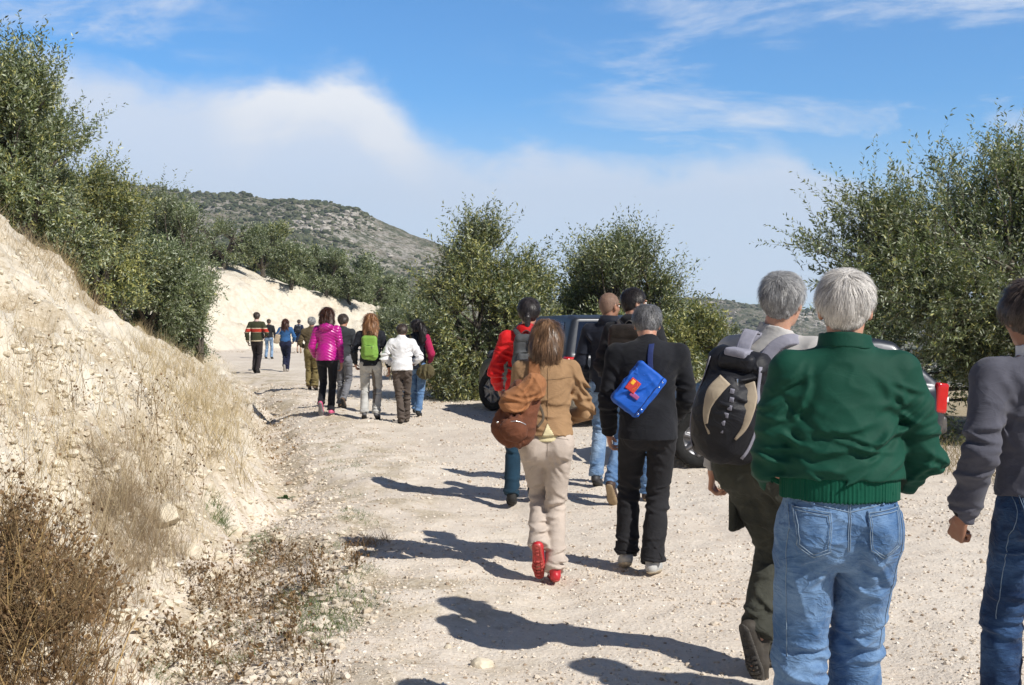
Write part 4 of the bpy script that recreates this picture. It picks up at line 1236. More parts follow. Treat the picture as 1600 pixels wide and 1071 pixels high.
def body(parent, sk, mat, h=0.009, hands=((None), (None)), legs=True, face=True):
    """one continuous skin figure: head, neck, trunk, limbs (slim under the clothes) and real hands"""
    k = sk['k']; F = Field(h); Hc, M, C, P = sk['Hc'], sk['Mh'], sk['C'], sk['P']
    tr = lambda x, y, z: Hc + M @ (A(x, y, z) * k)
    F.cone(P, sk['mid'], .115 * k, .10 * k, .04, f=.7); F.cone(sk['mid'], C - A(0, 0, .08) * k, .10 * k, .12 * k, .04, f=.7)
    F.cone(C + A(0, 0, -.05) * k, tr(0, -.02, -.04), .056 * k, .052 * k, .02)
    for i in (0, 1):
        F.cone(C - A(0, 0, .06) * k, sk['S'][i], .05 * k, .042 * k, .03)
        F.chain([sk['S'][i], sk['elbow'][i], sk['wrist'][i]], [.042 * k, .033 * k, .024 * k], .01)
        if legs:
            F.chain([sk['hips'][i], sk['knee'][i], sk['ankle'][i]], [.075 * k, .046 * k, .032 * k], .02)
            b, f, u = sk['feet'][i]; F.cone(sk['ankle'][i], b, .03 * k, .022 * k, .02)
    B = F.mesh()
    # head at finer grain
    Fh = Field(min(h, 0.0055))
    Fh.cone(C + A(0, 0, -.02) * k, tr(0, -.02, -.04), .056 * k, .053 * k, .02)
    Fh.ell(tr(0, -.012, .022), A(.074, .093, .088) * k, .02, M)
    Fh.ell(tr(0, .028, -.042), A(.058, .064, .068) * k, .03, M)
    Fh.ell(tr(0, .066, -.088), A(.027, .024, .020) * k, .02, M)
    Fh.cone(tr(0, .085, .012), tr(0, .112, -.028), .008 * k, .014 * k, .012)
    for sx in (-1, 1):
        Fh.ell(tr(sx * .028, .083, .025), A(.022, .012, .007) * k, .01, M)
        Fh.ell(tr(sx * .029, .095, .006), A(.014, .010, .009) * k, .008, M, 's')
        Fh.ell(tr(sx * .075, -.004, -.012), A(.011, .021, .032) * k, .008, M)
        Fh.ell(tr(sx * .082, .002, -.008), A(.006, .010, .017) * k, .004, M, 's')
        Fh.ell(tr(sx * .040, .055, -.025), A(.020, .025, .022) * k, .015, M)
    Fh.ell(tr(0, .090, -.058), A(.022, .010, .005) * k, .006, M); Fh.ell(tr(0, .088, -.068), A(.019, .010, .005) * k, .006, M)
    parts = [B, Fh.mesh()]
    for i, hd in enumerate(hands):
        if hd is None: continue
        fw = sk['wrist'][i] - sk['elbow'][i]
        side = -1 if i == 0 else 1
        parts.append(hand_mesh(sk['wrist'][i] + nrm(fw) * .02 * k, hd.get('fwd', fw), hd.get('pn', A(-side, 0.2, 0)), hd.get('side', side), hd.get('curl', .55), min(h * .6, .0045), k * .97))
    V, Fc = join(*parts)
    return mk('body', V, Fc, mat, parent)

def trousers(parent, sk, mat, h=.008, amp=.006, seed=0, loose=1.0, leg=1.0, hemr=1.0, top=0.10, seat=1.0, name='trousers', skirt=None, hemcut=0.015):
    k = sk['k']; F = Field(h); P = sk['P']; u = sk['u']
    F.cone(P + u * .09 * k, P - A(0, 0, .01) * k, .148 * k * loose, .165 * k * loose * seat, .03, f=.70)
    for i, sx in enumerate((-1, 1)):
        hp, kn, an = sk['hips'][i], sk['knee'][i], sk['ankle'][i]
        F.ell(P + A(sx * .078, -.050, -.055) * k, A(.088, .080, .10) * k * loose * seat, .03)
        F.cone(hp + A(sx * .002, 0, -.02) * k, kn, .092 * k * loose, .066 * k * loose * leg, .018)
        b, f, uu = sk['feet'][i]
        low = an + uu * .0 - A(0, 0.0, 0)
        F.cone(kn, an + (kn - an) * .04, .066 * k * loose * leg, .062 * k * loose * leg * hemr, .012)
        F.cone(an + (kn - an) * .10, low - nrm(kn - an) * .02 * k, .062 * k * loose * leg * hemr, .064 * k * loose * leg * hemr, .01)
        F.cut(an - nrm(kn - an) * hemcut * k, an - kn, low, .11 * k)
    F.cut(P + u * top * k, u, P + u * (top + .1) * k, .24 * k)
    sp = []
    for i in (0, 1):
        kn, an = sk['knee'][i], sk['ankle'][i]
        sp += [(kn[0], kn[1] - .04, kn[2], .12, 1.3, 'h'), (an[0], an[1], an[2] + .05, .11, 1.7, 'h'), (sk['hips'][i][0], -.06, P[2] - .16 * k, .10, .9, 'd' if i else 'e')]
    V, Fc = F.mesh(folds(amp, seed, sp))
    return mk(name, V, Fc, mat, parent), V, Fc

def jacket(parent, sk, mat, h=.008, amp=.006, seed=0, bulk=1.0, hem=-.06, hemw=1.0, waist=1.0, sleeve=1.0, cuff=1.0, collar=.05, collar_r=.066, name='jacket', spots=(), depth=.66, hemband=None, wristcut=.0, sh=1.0, short_sleeve=False, extra=None, shoulder=1.0, wav=None):
    k = sk['k']; F = Field(h); P, u, C, mid = sk['P'], sk['u'], sk['C'], sk['mid']
    S, E, W = sk['S'], sk['elbow'], sk['wrist']
    up = nrm(C - mid)
    hp = P + u * hem * k
    F.cone(C - up * .15 * k, mid, .162 * k * bulk * sh, .150 * k * bulk * waist, .05, f=depth)
    F.cone(mid, P + u * .05 * k, .150 * k * bulk * waist, .158 * k * bulk * hemw, .04, f=depth)
    fh = depth + .03 + min(.16, max(0, .06 - hem) * 1.9); bk = A(0, -.016, 0) * k * min(1, max(0, .06 - hem) / .08)
    F.cone(P + u * .05 * k + bk * .6, hp - u * .03 * k + bk, .160 * k * bulk * hemw, .168 * k * bulk * hemw, .03, f=fh)
    for i, sx in enumerate((-1, 1)):
        F.cone(C + A(sx * .03, -.004, -.035) * k, S[i] + A(-sx * .01, 0, 0) * k, .058 * k, .060 * k * bulk * shoulder, .045)
        F.cone(C + A(sx * .05, -.02, -.10) * k, S[i] + A(-sx * .03, -.01, -.06) * k, .075 * k * bulk, .068 * k * bulk, .05, f=.9)
        F.cone(S[i], E[i], .060 * k * bulk * min(sleeve, 1.04), .054 * k * bulk * sleeve, .022)
        e2 = W[i] + (E[i] - W[i]) * (.55 if short_sleeve else 0.0)
        F.cone(E[i], e2, .054 * k * bulk * sleeve, .041 * k * bulk * sleeve * cuff, .012)
        d = nrm(W[i] - E[i]); F.cut(e2 + d * wristcut, d, e2 + d * .05 * k, .06 * k)
    if extra: extra(F)
    # hem cut flat (only the trunk: arms are cleared by the small box)
    F.cut(hp, -u, hp - u * .135 * k, A(.182 * k * bulk * hemw + .006, .26 * k, .132 * k), wav=wav)
    if collar > 0:
        cd = nrm(sk['Hc'] - C - A(0, .01, .02)); c0 = C - cd * .03 * k; c1 = C + cd * collar * k
        F.cone(c0, c1 + cd * .02 * k, collar_r * 1.12 * k, collar_r * k, .02)
        F.cone(C + cd * .012 * k, c1 + cd * .05, (collar_r - .008) * k, (collar_r - .008) * k, .002, op='s')
        F.cut(c1, cd, c1 + cd * .06 * k, .09 * k)
    sp = list(spots)
    for i in (0, 1): sp += [(E[i][0], E[i][1], E[i][2], .12, 1.5, 'h'), (W[i][0], W[i][1], W[i][2], .09, 1.2, 'h'), (S[i][0] * .8, S[i][1] - .06, S[i][2] - .13, .10, .9, 'd' if i == 0 else 'e')]
    V, Fc = F.mesh(folds(amp, seed, sp))
    return mk(name, V, Fc, mat, parent), V, Fc

def shoe(parent, sk, i, mat, solemat, h=.006, name='shoe', boot=0.0, tread=False, big=1.0, hi=.02):
    k = sk['k'] * big; b, f, u = sk['feet'][i]; an = sk['ankle'][i]
    ex = lambda F, r: (F.cone(b - f * .160 * k + u * .022 * k, b + u * .020 * k, .032 * k + r, .042 * k + r, .02), F.cone(b + u * .020 * k, b + f * .062 * k + u * .014 * k, .042 * k + r, .032 * k + r, .015))
    F = Field(h); ex(F, 0.0)
    F.cone(b - f * .02 * k + u * .04 * k, an + u * (hi + boot) * .6, .030 * k, .038 * k, .02)
    F.cone(b - f * .145 * k + u * .03 * k, an - f * .01 * k + u * (hi + boot) * k, .033 * k, .040 * k, .02)
    F.cut(b - u * .010 * k, -u)
    V, Fc = F.mesh(folds(.0025, 5 + i))
    o = mk(name, V, Fc, mat, parent)
    G = Field(min(h, .004) if tread else h); ex(G, .006)
    G.cut(b - u * .024 * k, -u); G.cut(b + u * .002 * k, u)
    if tread:
        lat = np.cross(f, u)
        def tr(P):
            q = P - b; a = q @ f; c = q @ lat; z = q @ u
            g = np.maximum((np.abs(((a / .024 + np.abs(c) * 14) % 1) - .5) < .17), (np.abs(((c / .027 + .5) % 1) - .5) > .41))
            g = np.maximum(g, np.abs(a + .075 * k) < .014)
            return -0.011 * g * (z < -.010 * k)
        V, Fc = G.mesh(tr)
    else: V, Fc = G.mesh()
    mk('sole', V, Fc, solemat, o)
    return o

# ------------------------------------------------------------------ hair
def hair(parent, sk, mat, style='short', h=.006, n=3500, L=.035, W=.0012, seed=0, thick=.010, noise=.004, lift=.25, grav=1.0, base=.35):
    k = sk['k']; Hc, M = sk['Hc'], sk['Mh']; tr = lambda x, y, z: Hc + M @ (A(x, y, z) * k); rs = np.random.RandomState(seed)
    F = Field(h); t = thick
    F.ell(tr(0, -.013, .026), A(.076 + t, .094 + t, .087 + t) * k, .02, M)
    if style in ('short', 'crop'):
        F.ell(tr(0, -.048, -.026), A(.054 + t * .4, .044 + t * .4, .056) * k, .03, M)
        F.cut(tr(0, .030, -.01), M @ A(0, .86, -.51)); F.cut(tr(0, -.03, -.074), M @ A(0, .45, -1))
        for sx in (-1, 1): F.ell(tr(sx * .088, .004, -.020), A(.022, .026, .036) * k, .008, M, 's')
    elif style == 'tie':
        F.ell(tr(0, -.050, -.02), A(.064, .050, .060) * k, .03, M)
        F.cut(tr(0, .040, -.01), M @ A(0, .86, -.51)); F.cut(tr(0, -.03, -.080), M @ A(0, .25, -1))
        F.chain([tr(0, -.095, -.01), tr(0, -.115, -.055), tr(0, -.110, -.13), tr(.005, -.095, -.19)], [.020 * k, .026 * k, .022 * k, .010 * k], .01)
    elif style == 'pony':
        F.cut(tr(0, .040, -.01), M @ A(0, .86, -.51)); F.cut(tr(0, -.03, -.080), M @ A(0, .25, -1))
        F.chain([tr(.0, -.09, .04), tr(.03, -.135, .02), tr(.06, -.15, -.07), tr(.055, -.13, -.19), tr(.05, -.11, -.25)], [.028 * k, .042 * k, .055 * k, .050 * k, .022 * k], .02)
    elif style == 'bob':
        F.ell(tr(0, -.032, -.045), A(.100, .098, .135) * k, .03, M); F.ell(tr(0, -.045, -.10), A(.094, .078, .085) * k, .03, M)
        F.cut(tr(0, .052, 0), M @ A(0, 1, -.25)); F.cut(tr(0, 0, -.135), A(0, 0, -1), wav=lambda P: .012 * vnoise(P[:, :, :, 0] * 30, P[:, :, :, 1] * 30, None, 4))
    elif style == 'long':
        F.ell(tr(0, -.04, -.06), A(.110, .090, .13) * k, .04, M)
        F.chain([tr(-.05, -.055, -.08), tr(-.075, -.075, -.20)], [.060 * k, .045 * k], .03); F.chain([tr(.05, -.055, -.08), tr(.075, -.075, -.20)], [.060 * k, .045 * k], .03)
        F.cone(tr(0, -.07, -.08), tr(0, -.095, -.215), .07 * k, .05 * k, .03)
        F.cut(tr(0, .052, 0), M @ A(0, 1, -.25))
    def dsp(P):
        x, y, z = P[:, 0], P[:, 1], P[:, 2]
        if style in ('long', 'bob', 'pony'): return noise * (rdg(x * 28, y * 28, z * 7, seed) + .6 * vnoise(x * 60, y * 60, z * 20, seed + 1))
        return noise * (vnoise(x * 45, y * 45, z * 22, seed) + .5 * vnoise(x * 90, y * 90, z * 60, seed + 2))
    V, Fc = F.mesh(dsp); N = vnormals(V, Fc)
    nb = len(V); hv0 = base * (.6 + .5 * vnoise(V[:, 0] * 60, V[:, 1] * 60, V[:, 2] * 14, seed + 4))
    Vs, Fs, hv = V, [Fc], hv0
    if n:
        i = rs.randint(0, len(Fc), n); w = rs.dirichlet((1, 1, 1), n)[:, :, None]
        p = (V[Fc[i, :3]] * w).sum(1); nn = N[Fc[i, 0]]
        whorl = tr(.008, -.075, .088)
        up = M @ A(0, 0, 1)
        clump = rdg(p[:, 0] * 38, p[:, 1] * 38, p[:, 2] * 12, seed + 9)[:, None]
        Ls = L * (.6 + .8 * rs.rand(n, 1)); seg = 4
        if style in ('short', 'crop'): Ls = Ls * (.35 + .65 * ss(((p - Hc) @ M)[:, 2:3], -.07 * k, .03 * k))
        dirv = (p - whorl); dirv /= np.linalg.norm(dirv, axis=1, keepdims=True) + 1e-6
        dirv = dirv * (.8 if style in ('short', 'crop', 'tie') else .25) + A(0, -.05, -1) * grav + rs.randn(n, 3) * (.20 if style in ('short', 'crop') else .10) + clump * .12 * np.cross(nn, A(0, 0, 1))
        pts = [p.copy()]; cen = tr(0, -.013, .01); q = p.copy(); cur = nn
        for s_ in range(seg):
            if style in ('short', 'crop', 'tie'): cur = (q - cen) / (np.linalg.norm(q - cen, axis=1, keepdims=True) + 1e-6)
            d = dirv - cur * (dirv * cur).sum(1, keepdims=True); d /= np.linalg.norm(d, axis=1, keepdims=True) + 1e-6
            q = q + (d + cur * lift * (1 - s_ / seg) * (.5 + rs.rand(n, 1))) * Ls / seg
            pts.append(q.copy())
        sdv = np.cross(d, nn); sdv /= np.linalg.norm(sdv, axis=1, keepdims=True) + 1e-6
        R_ = []
        for s_, q in enumerate(pts):
            ww = W * (1 - .75 * s_ / seg); R_ += [q - sdv * ww + nn * .0008, q + sdv * ww + nn * .0008]
        R_ = np.stack(R_, 1); m = 2 * (seg + 1)
        f = np.array([(2 * s_, 2 * s_ + 1, 2 * s_ + 3, 2 * s_ + 2) for s_ in range(seg)])[None] + (np.arange(n) * m)[:, None, None] + nb
        Vs = np.concatenate([V, R_.reshape(-1, 3)]); Fs = [Fc, f.reshape(-1, 4)]
        val = np.clip(base + .30 * rs.randn(n) + .22 * clump[:, 0], 0, 1)
        hv = np.r_[hv0, np.repeat(val, m)]
    return mk('hair', Vs, Fs, mat, parent, attrs={'hv': np.clip(hv, 0, 1)})

# ------------------------------------------------------------------ draping things on a surface
class Surf:
    def __init__(s, V, F):
        s.b = BVHTree.FromPolygons([Vector(v) for v in V], F.tolist())
    def hit(s, x, z, frm=-1, off=.002):
        """shoot from behind (-Y) and return the point on the cloth"""
        r = s.b.ray_cast(Vector((x, 2.0 * frm, z)), Vector((0, -frm, 0)))
        if r[0] is None: return None
        return np.array(r[0]) + np.array(r[1]) * off
    def near(s, p, off=.003):
        r = s.b.find_nearest(Vector(p)); return np.array(r[0]) + np.array(r[1]) * off

def spline(P, n):
    P = np.asarray(P, float); Q = np.vstack([2 * P[0] - P[1], P, 2 * P[-1] - P[-2]]); out = []
    t = np.linspace(0, len(P) - 1 - 1e-6, n)
    for v in t:
        i = int(v); f = v - i; a, b, c, d = Q[i:i + 4]
        out.append(.5 * (2 * b + (c - a) * f + (2 * a - 5 * b + 4 * c - d) * f * f + (3 * b - a - 3 * c + d) * f ** 3))
    return np.array(out)

def strap_mesh(P, width, thick, nrmfn=None, n=24, surf=None, off=.004):
    """flat band along a curve; nrmfn(p) gives its outward side"""
    C = spline(P, n)
    if surf is not None:
        for i in range(len(C)):
            q = surf.near(C[i], off)
            C[i] = q
        C[1:-1] = (C[:-2] + 2 * C[1:-1] + C[2:]) / 4
    t = np.gradient(C, axis=0); t /= np.linalg.norm(t, axis=1, keepdims=True) + 1e-9
    Nn = np.array([nrmfn(p) for p in C]); Nn -= t * (Nn * t).sum(1, keepdims=True); Nn /= np.linalg.norm(Nn, axis=1, keepdims=True) + 1e-9
    b = np.cross(t, Nn)
    w = np.full(n, width / 2) if np.isscalar(width) else np.interp(np.linspace(0, 1, n), np.linspace(0, 1, len(width)), width) / 2
    w = w[:, None]
    c = thick / 2
    ring = np.stack([C - b * w - Nn * c, C - b * w + Nn * c * .6, C - b * w * .8 + Nn * c, C + b * w * .8 + Nn * c, C + b * w + Nn * c * .6, C + b * w - Nn * c], 1)
    m = 6; i = np.arange(n - 1)[:, None] * m; j = np.arange(m)[None]
    q = np.stack([i + j, i + m + j, i + m + (j + 1) % m, i + (j + 1) % m], -1).reshape(-1, 4)
    V = ring.reshape(-1, 3)
    caps = np.array([[0, 1, 2, 3], [0, 3, 4, 5], [(n - 1) * m + 3, (n - 1) * m + 2, (n - 1) * m + 1, (n - 1) * m], [(n - 1) * m + 5, (n - 1) * m + 4, (n - 1) * m + 3, (n - 1) * m]])
    return V, np.concatenate([q, caps])

def line_on(surf, pts, r=.0016, n=24, off=.0015, dash=False):
    """raised thread/seam line following a surface; pts are (x,z) seen from behind"""
    segs = []
    for a, b in zip(pts[:-1], pts[1:]):
        m = max(3, int(np.hypot(b[0] - a[0], b[1] - a[1]) / .012))
        for t in np.linspace(0, 1, m): segs.append((a[0] + (b[0] - a[0]) * t, a[1] + (b[1] - a[1]) * t))
    Q = [surf.hit(x, z, -1, off) for x, z in segs]; Q = [q for q in Q if q is not None]
    if len(Q) < 2: return None
    return (np.array(Q), np.full(len(Q), r))

def patch_on(surf, poly, off=.004, step=.008):
    """thin cloth patch (pocket) laid on the back of a surface; poly in (x,z)"""
    poly = np.array(poly, float); lo, hi = poly.min(0), poly.max(0)
    c = poly.mean(0)
    def inside(p):
        r = False; j = len(poly) - 1
        for i in range(len(poly)):
            if (poly[i, 1] > p[1]) != (poly[j, 1] > p[1]) and p[0] < (poly[j, 0] - poly[i, 0]) * (p[1] - poly[i, 1]) / (poly[j, 1] - poly[i, 1]) + poly[i, 0]: r = not r
            j = i
        return r
    xsn = np.arange(lo[0], hi[0] + step, step); zsn = np.arange(lo[1], hi[1] + step, step)
    V, F, ids = [], [], {}
    def vid(i, j):
        if (i, j) not in ids:
            q = surf.hit(xsn[i], zsn[j], -1, off)
            if q is None: ids[(i, j)] = None
            else: ids[(i, j)] = len(V); V.append(q)
        return ids[(i, j)]
    for i in range(len(xsn) - 1):
        for j in range(len(zsn) - 1):
            if inside((xsn[i] + step / 2, zsn[j] + step / 2)):
                q = [vid(i, j), vid(i + 1, j), vid(i + 1, j + 1), vid(i, j + 1)]
                if None not in q: F.append(q)
    V = np.array(V); F = np.array(F)
    # give it thickness
    N = A(0, 1, 0) * off * 1.3
    n = len(V); V2 = np.concatenate([V, V + N]); F2 = [F, F[:, ::-1] + n]
    from collections import Counter
    e = Counter(); orient = {}
    for q in F.tolist():
        for a, b in zip(q, q[1:] + q[:1]): e[(min(a, b), max(a, b))] += 1; orient[(min(a, b), max(a, b))] = (a, b)
    rim = np.array([(orient[k_][1], orient[k_][0], orient[k_][0] + n, orient[k_][1] + n) for k_, c_ in e.items() if c_ == 1])
    return V2, np.concatenate(F2 + [rim])
# ------------------------------------------------------------------ people
SK_L = skin_mat("skin_light", (0.52, 0.30, 0.21)); SK_T = skin_mat("skin_tanned", (0.33, 0.175, 0.115))
H_WHITE = hair_mat("white_hair", (0.30, 0.285, 0.27), (0.80, 0.77, 0.73)); H_GREY = hair_mat("grey_hair", (0.13, 0.13, 0.135), (0.60, 0.60, 0.60))
H_DGREY = hair_mat("dark_grey_hair", (0.05, 0.05, 0.052), (0.38, 0.38, 0.39)); H_DARK = hair_mat("dark_hair", (0.010, 0.008, 0.007), (0.20, 0.15, 0.125))
H_BLACK = hair_mat("black_hair", (0.006, 0.005, 0.006), (0.075, 0.062, 0.062)); H_BROWN = hair_mat("brown_hair", (0.055, 0.028, 0.014), (0.34, 0.20, 0.11), .36)
H_AUBURN = hair_mat("auburn_hair", (0.13, 0.05, 0.018), (0.50, 0.26, 0.12)); H_CHEST = hair_mat("dark_chestnut_hair", (0.02, 0.008, 0.005), (0.13, 0.05, 0.03))
H_STUB = hair_mat("cropped_hair", (0.20, 0.125, 0.09), (0.40, 0.25, 0.18), .6)
J_MID = denim("mid_blue_denim", (0.055, 0.125, 0.265), (0.165, 0.275, 0.45)); J_DARK = denim("dark_blue_denim", (0.010, 0.028, 0.080), (0.045, 0.10, 0.22)); J_PALE = denim("pale_blue_denim", (0.10, 0.18, 0.32), (0.30, 0.42, 0.58))
RUB = plain("dark_rubber", (0.025, 0.024, 0.023), .85, 0, .3, .2, 40, .3); METAL = plain("chrome_fitting", (0.75, 0.75, 0.76), .25, 1.0)
STITCH = plain("pale_stitching", (0.42, 0.40, 0.33), .8, 0, .2); STITCHB = plain("blue_stitching", (0.22, 0.30, 0.40), .8, 0, .2)
EYE = plain("eye_white", (0.75, 0.73, 0.70), .2); IRIS = plain("dark_iris", (0.03, 0.02, 0.015), .2)
BLK = fabric("black_cloth", (0.016, 0.017, 0.020), .9); 
G_P = 'people walking up the gravel road'

def person(px, s, H, yaw, label, **kw):
    """a person Empty on the ground; s = photo pixels per metre at the feet"""
    Y = FPX / s; X = (px - 800) / s
    sk = skeleton(H, **kw)
    z = float(gz(X, Y))
    root = empty('person', (X, Y, z), yaw, label, 'person', G_P)
    return root, sk

def eyes(root, sk):
    k = sk['k']; V, F = [], []
    for sx in (-1, 1):
        c = sk['Hc'] + sk['Mh'] @ (A(sx * .029, .083, .006) * k)
        o = mk('eye', ICO_V * .0115 * k + c, ICO_F, EYE, root)
        c2 = sk['Hc'] + sk['Mh'] @ (A(sx * .029, .0925, .006) * k)
        mk('iris', ICO_V * .0042 * k + c2, ICO_F, IRIS, o)

def thing_at(name, root, c, label, cat, group=None):
    """top-level Empty for something carried by a person: same frame as the wearer, origin at c"""
    a = root.rotation_euler[2]; ca, sa = math.cos(a), math.sin(a)
    e = empty(name, (root.location[0] + ca * c[0] - sa * c[1], root.location[1] + sa * c[0] + ca * c[1], root.location[2] + c[2]), a, label, cat, group)
    return e
def part(name, e, c, VF, mat, parent=None, smooth=True):
    return mk(name, VF[0] - np.asarray(c), VF[1], mat, parent or e, smooth=smooth)

def band(parent, sk, name, mat, z0, z1, r, depth=.69, h=.008, rib=True, seed=1):
    k = sk['k']; P, u = sk['P'], sk['u']; F = Field(h)
    F.cone(P + u * (z0 - .02) * k, P + u * (z1 + .02) * k, r * k, r * k, .01, f=depth)
    F.cut(P + u * z1 * k, u); F.cut(P + u * z0 * k, -u)
    def d(Q):
        a = np.arctan2(Q[:, 0], Q[:, 1] / depth)
        return .0028 * np.sin(a * 90) + .003 * vnoise(Q[:, 0] * 14, Q[:, 1] * 14, Q[:, 2] * 10, seed)
    V, Fc = F.mesh(d if rib else None)
    return mk(name, V, Fc, mat, parent)

def cuffs(parent, sk, mat, r=.040, which=(0, 1), h=.006, ln=.05, off=0.0):
    for i in which:
        W, E = sk['wrist'][i], sk['elbow'][i]; d = nrm(W - E); k = sk['k']; F = Field(h)
        F.cone(W - d * (ln - off) * k, W + d * (.03 + off) * k, r * k, (r - .004) * k, .01); F.cut(W + d * (.012 + off) * k, d); F.cut(W - d * (ln - off) * k, -d)
        mk('cuff', *F.mesh(), mat, parent)

def jeans_detail(tr_obj, sk, V, Fc, mat, st, yoke=True, w=1.0):
    """back pockets, yoke, centre seam, belt loops and hems of jeans, laid on the cloth"""
    k = sk['k']; P = sk['P']; S = Surf(V, Fc); lines = []
    zt = P[2] + .085 * k
    for sx in (-1, 1):
        q = [(.050, .020), (.148, .030), (.142, -.085), (.098, -.125), (.055, -.100)]
        poly = [(sx * a * k * w, P[2] + b * k) for a, b in q]
        pv = patch_on(S, poly, .0045, .006)
        o = mk('back_pocket', pv[0], pv[1], mat, tr_obj)
        for ins in (.004, .011):
            c = np.mean(poly, 0); pl = [tuple(c + (np.array(p) - c) * (1 - ins / .06)) for p in poly]
            L = line_on(S, pl + [pl[0]], .0013 * k, off=.0095)
            if L: lines.append(L)
        if yoke:
            L = line_on(S, [(0, P[2] + .018 * k), (sx * .16 * k * w, P[2] + .055 * k)], .0016); lines.append(L) if L else 0
        L = line_on(S, [(0, P[2] + .060 * k), (sx * .17 * k * w, P[2] + .072 * k)], .0014); lines.append(L) if L else 0
        L = line_on(S, [(sx * .158 * k * w, P[2] + .03 * k), (sx * .165 * k * w, P[2] - .12 * k), (sx * (abs(sk['knee'][0 if sx < 0 else 1][0]) + .055), sk['knee'][0 if sx < 0 else 1][2])], .0013); lines.append(L) if L else 0
        pv = patch_on(S, [((sx * .105 - .006) * k, zt), ((sx * .105 + .006) * k, zt), ((sx * .105 + .006) * k, zt - .05 * k), ((sx * .105 - .006) * k, zt - .05 * k)], .007, .004)
        mk('belt_loop', pv[0], pv[1], mat, tr_obj)
    for dx in (-.003, .003):
        L = line_on(S, [(dx, P[2] + .06 * k), (dx, P[2] - .105 * k)], .0013)
        if L: lines.append(L)
    TV, TF = tubes(lines, 4); mk('stitching', TV, TF, st, tr_obj)

def rpack(e, c, root, sk, size, mat, dark, side='both', strap_mat=None, pocket=True, surf=None, tilt=0.0, seed=0, lid=True, h=.009, straps=True, strap_w=.055, logo=None):
    """rucksack: bag body, lid, front pocket (> zip), straps over the shoulders, carry loop"""
    w, d, t = size; k = sk['k']; M = rotm(-tilt, 0, 0); tr = lambda x, y, z: np.asarray(c) + M @ A(x, y, z)
    F = Field(h)
    F.box(tr(0, 0, -t * .04), A(w / 2, d / 2, t / 2 * .92), .05, .02, M); F.ell(tr(0, -d * .05, -t * .22), A(w * .53, d * .55, t * .28), .05, M)
    V, Fc = F.mesh(folds(.006, seed, [(c[0], c[1] - d / 2, c[2] - t * .25, t * .4, 1.2, 'h')]))
    b = part('pack_body', e, c, (V, Fc), mat)
    if lid:
        F = Field(h); F.box(tr(0, -.004, t * .38), A(w * .47, d * .53, t * .13), .045, .02, M)
        part('lid', e, c, F.mesh(folds(.005, seed + 1)), mat)
    if pocket:
        F = Field(h); F.box(tr(0, -d * .5, -t * .16), A(w * .36, .035, t * .22), .032, .02, M)
        p = part('front_pocket', e, c, F.mesh(folds(.004, seed + 2)), mat)
        zc = [tr(x, -d * .5 - .030 + abs(x) * .25, t * (.055 - abs(x / w) ** 2 * .35)) for x in np.linspace(-w * .33, w * .33, 9)]
        part('zip', e, c, tubes([(np.array(zc), np.full(9, .004))], 5), dark, p)
        q = tr(w * .2, -d * .5 - .042, t * .03); part('zip_pull', e, c, tubes([(np.array([q, q - A(0, 0, .035)]), np.array([.0035, .003]))], 5), METAL, p)
    lp = [tr(x, d * .35, t * .5 + .035 * math.cos(x / .045 * 1.57)) for x in np.linspace(-.045, .045, 7)]
    part('carry_loop', e, c, strap_mesh(lp, .02, .006, lambda p: A(0, 0, 1), 14), strap_mat or dark)
    if straps:
        for i, sx in enumerate((-1, 1)):
            if side == 'left' and sx == 1: continue
            S = sk['S'][i]; C = sk['C']
            pts = [tr(sx * .055, d * .42, t * .38), A(C[0] + sx * .085 * k, C[1] - .105 * k, C[2] - .02 * k), A(C[0] + sx * .095 * k, C[1] - .02 * k, C[2] + .022 * k), A(C[0] + sx * .105 * k, C[1] + .085 * k, C[2] - .035 * k), A(C[0] + sx * .115 * k, C[1] + .115 * k, C[2] - .17 * k), A(C[0] + sx * .15 * k, C[1] + .07 * k, C[2] - .30 * k), tr(sx * w * .45, d * .3, -t * .38)]
            part('shoulder_strap', e, c, strap_mesh(pts, strap_w, .014, lambda p: nrm(p - A(C[0], C[1] + .02, C[2] - .14 * k)), 30, surf, .008), strap_mat or dark)
    return b

def hnd(**k): return dict(k)

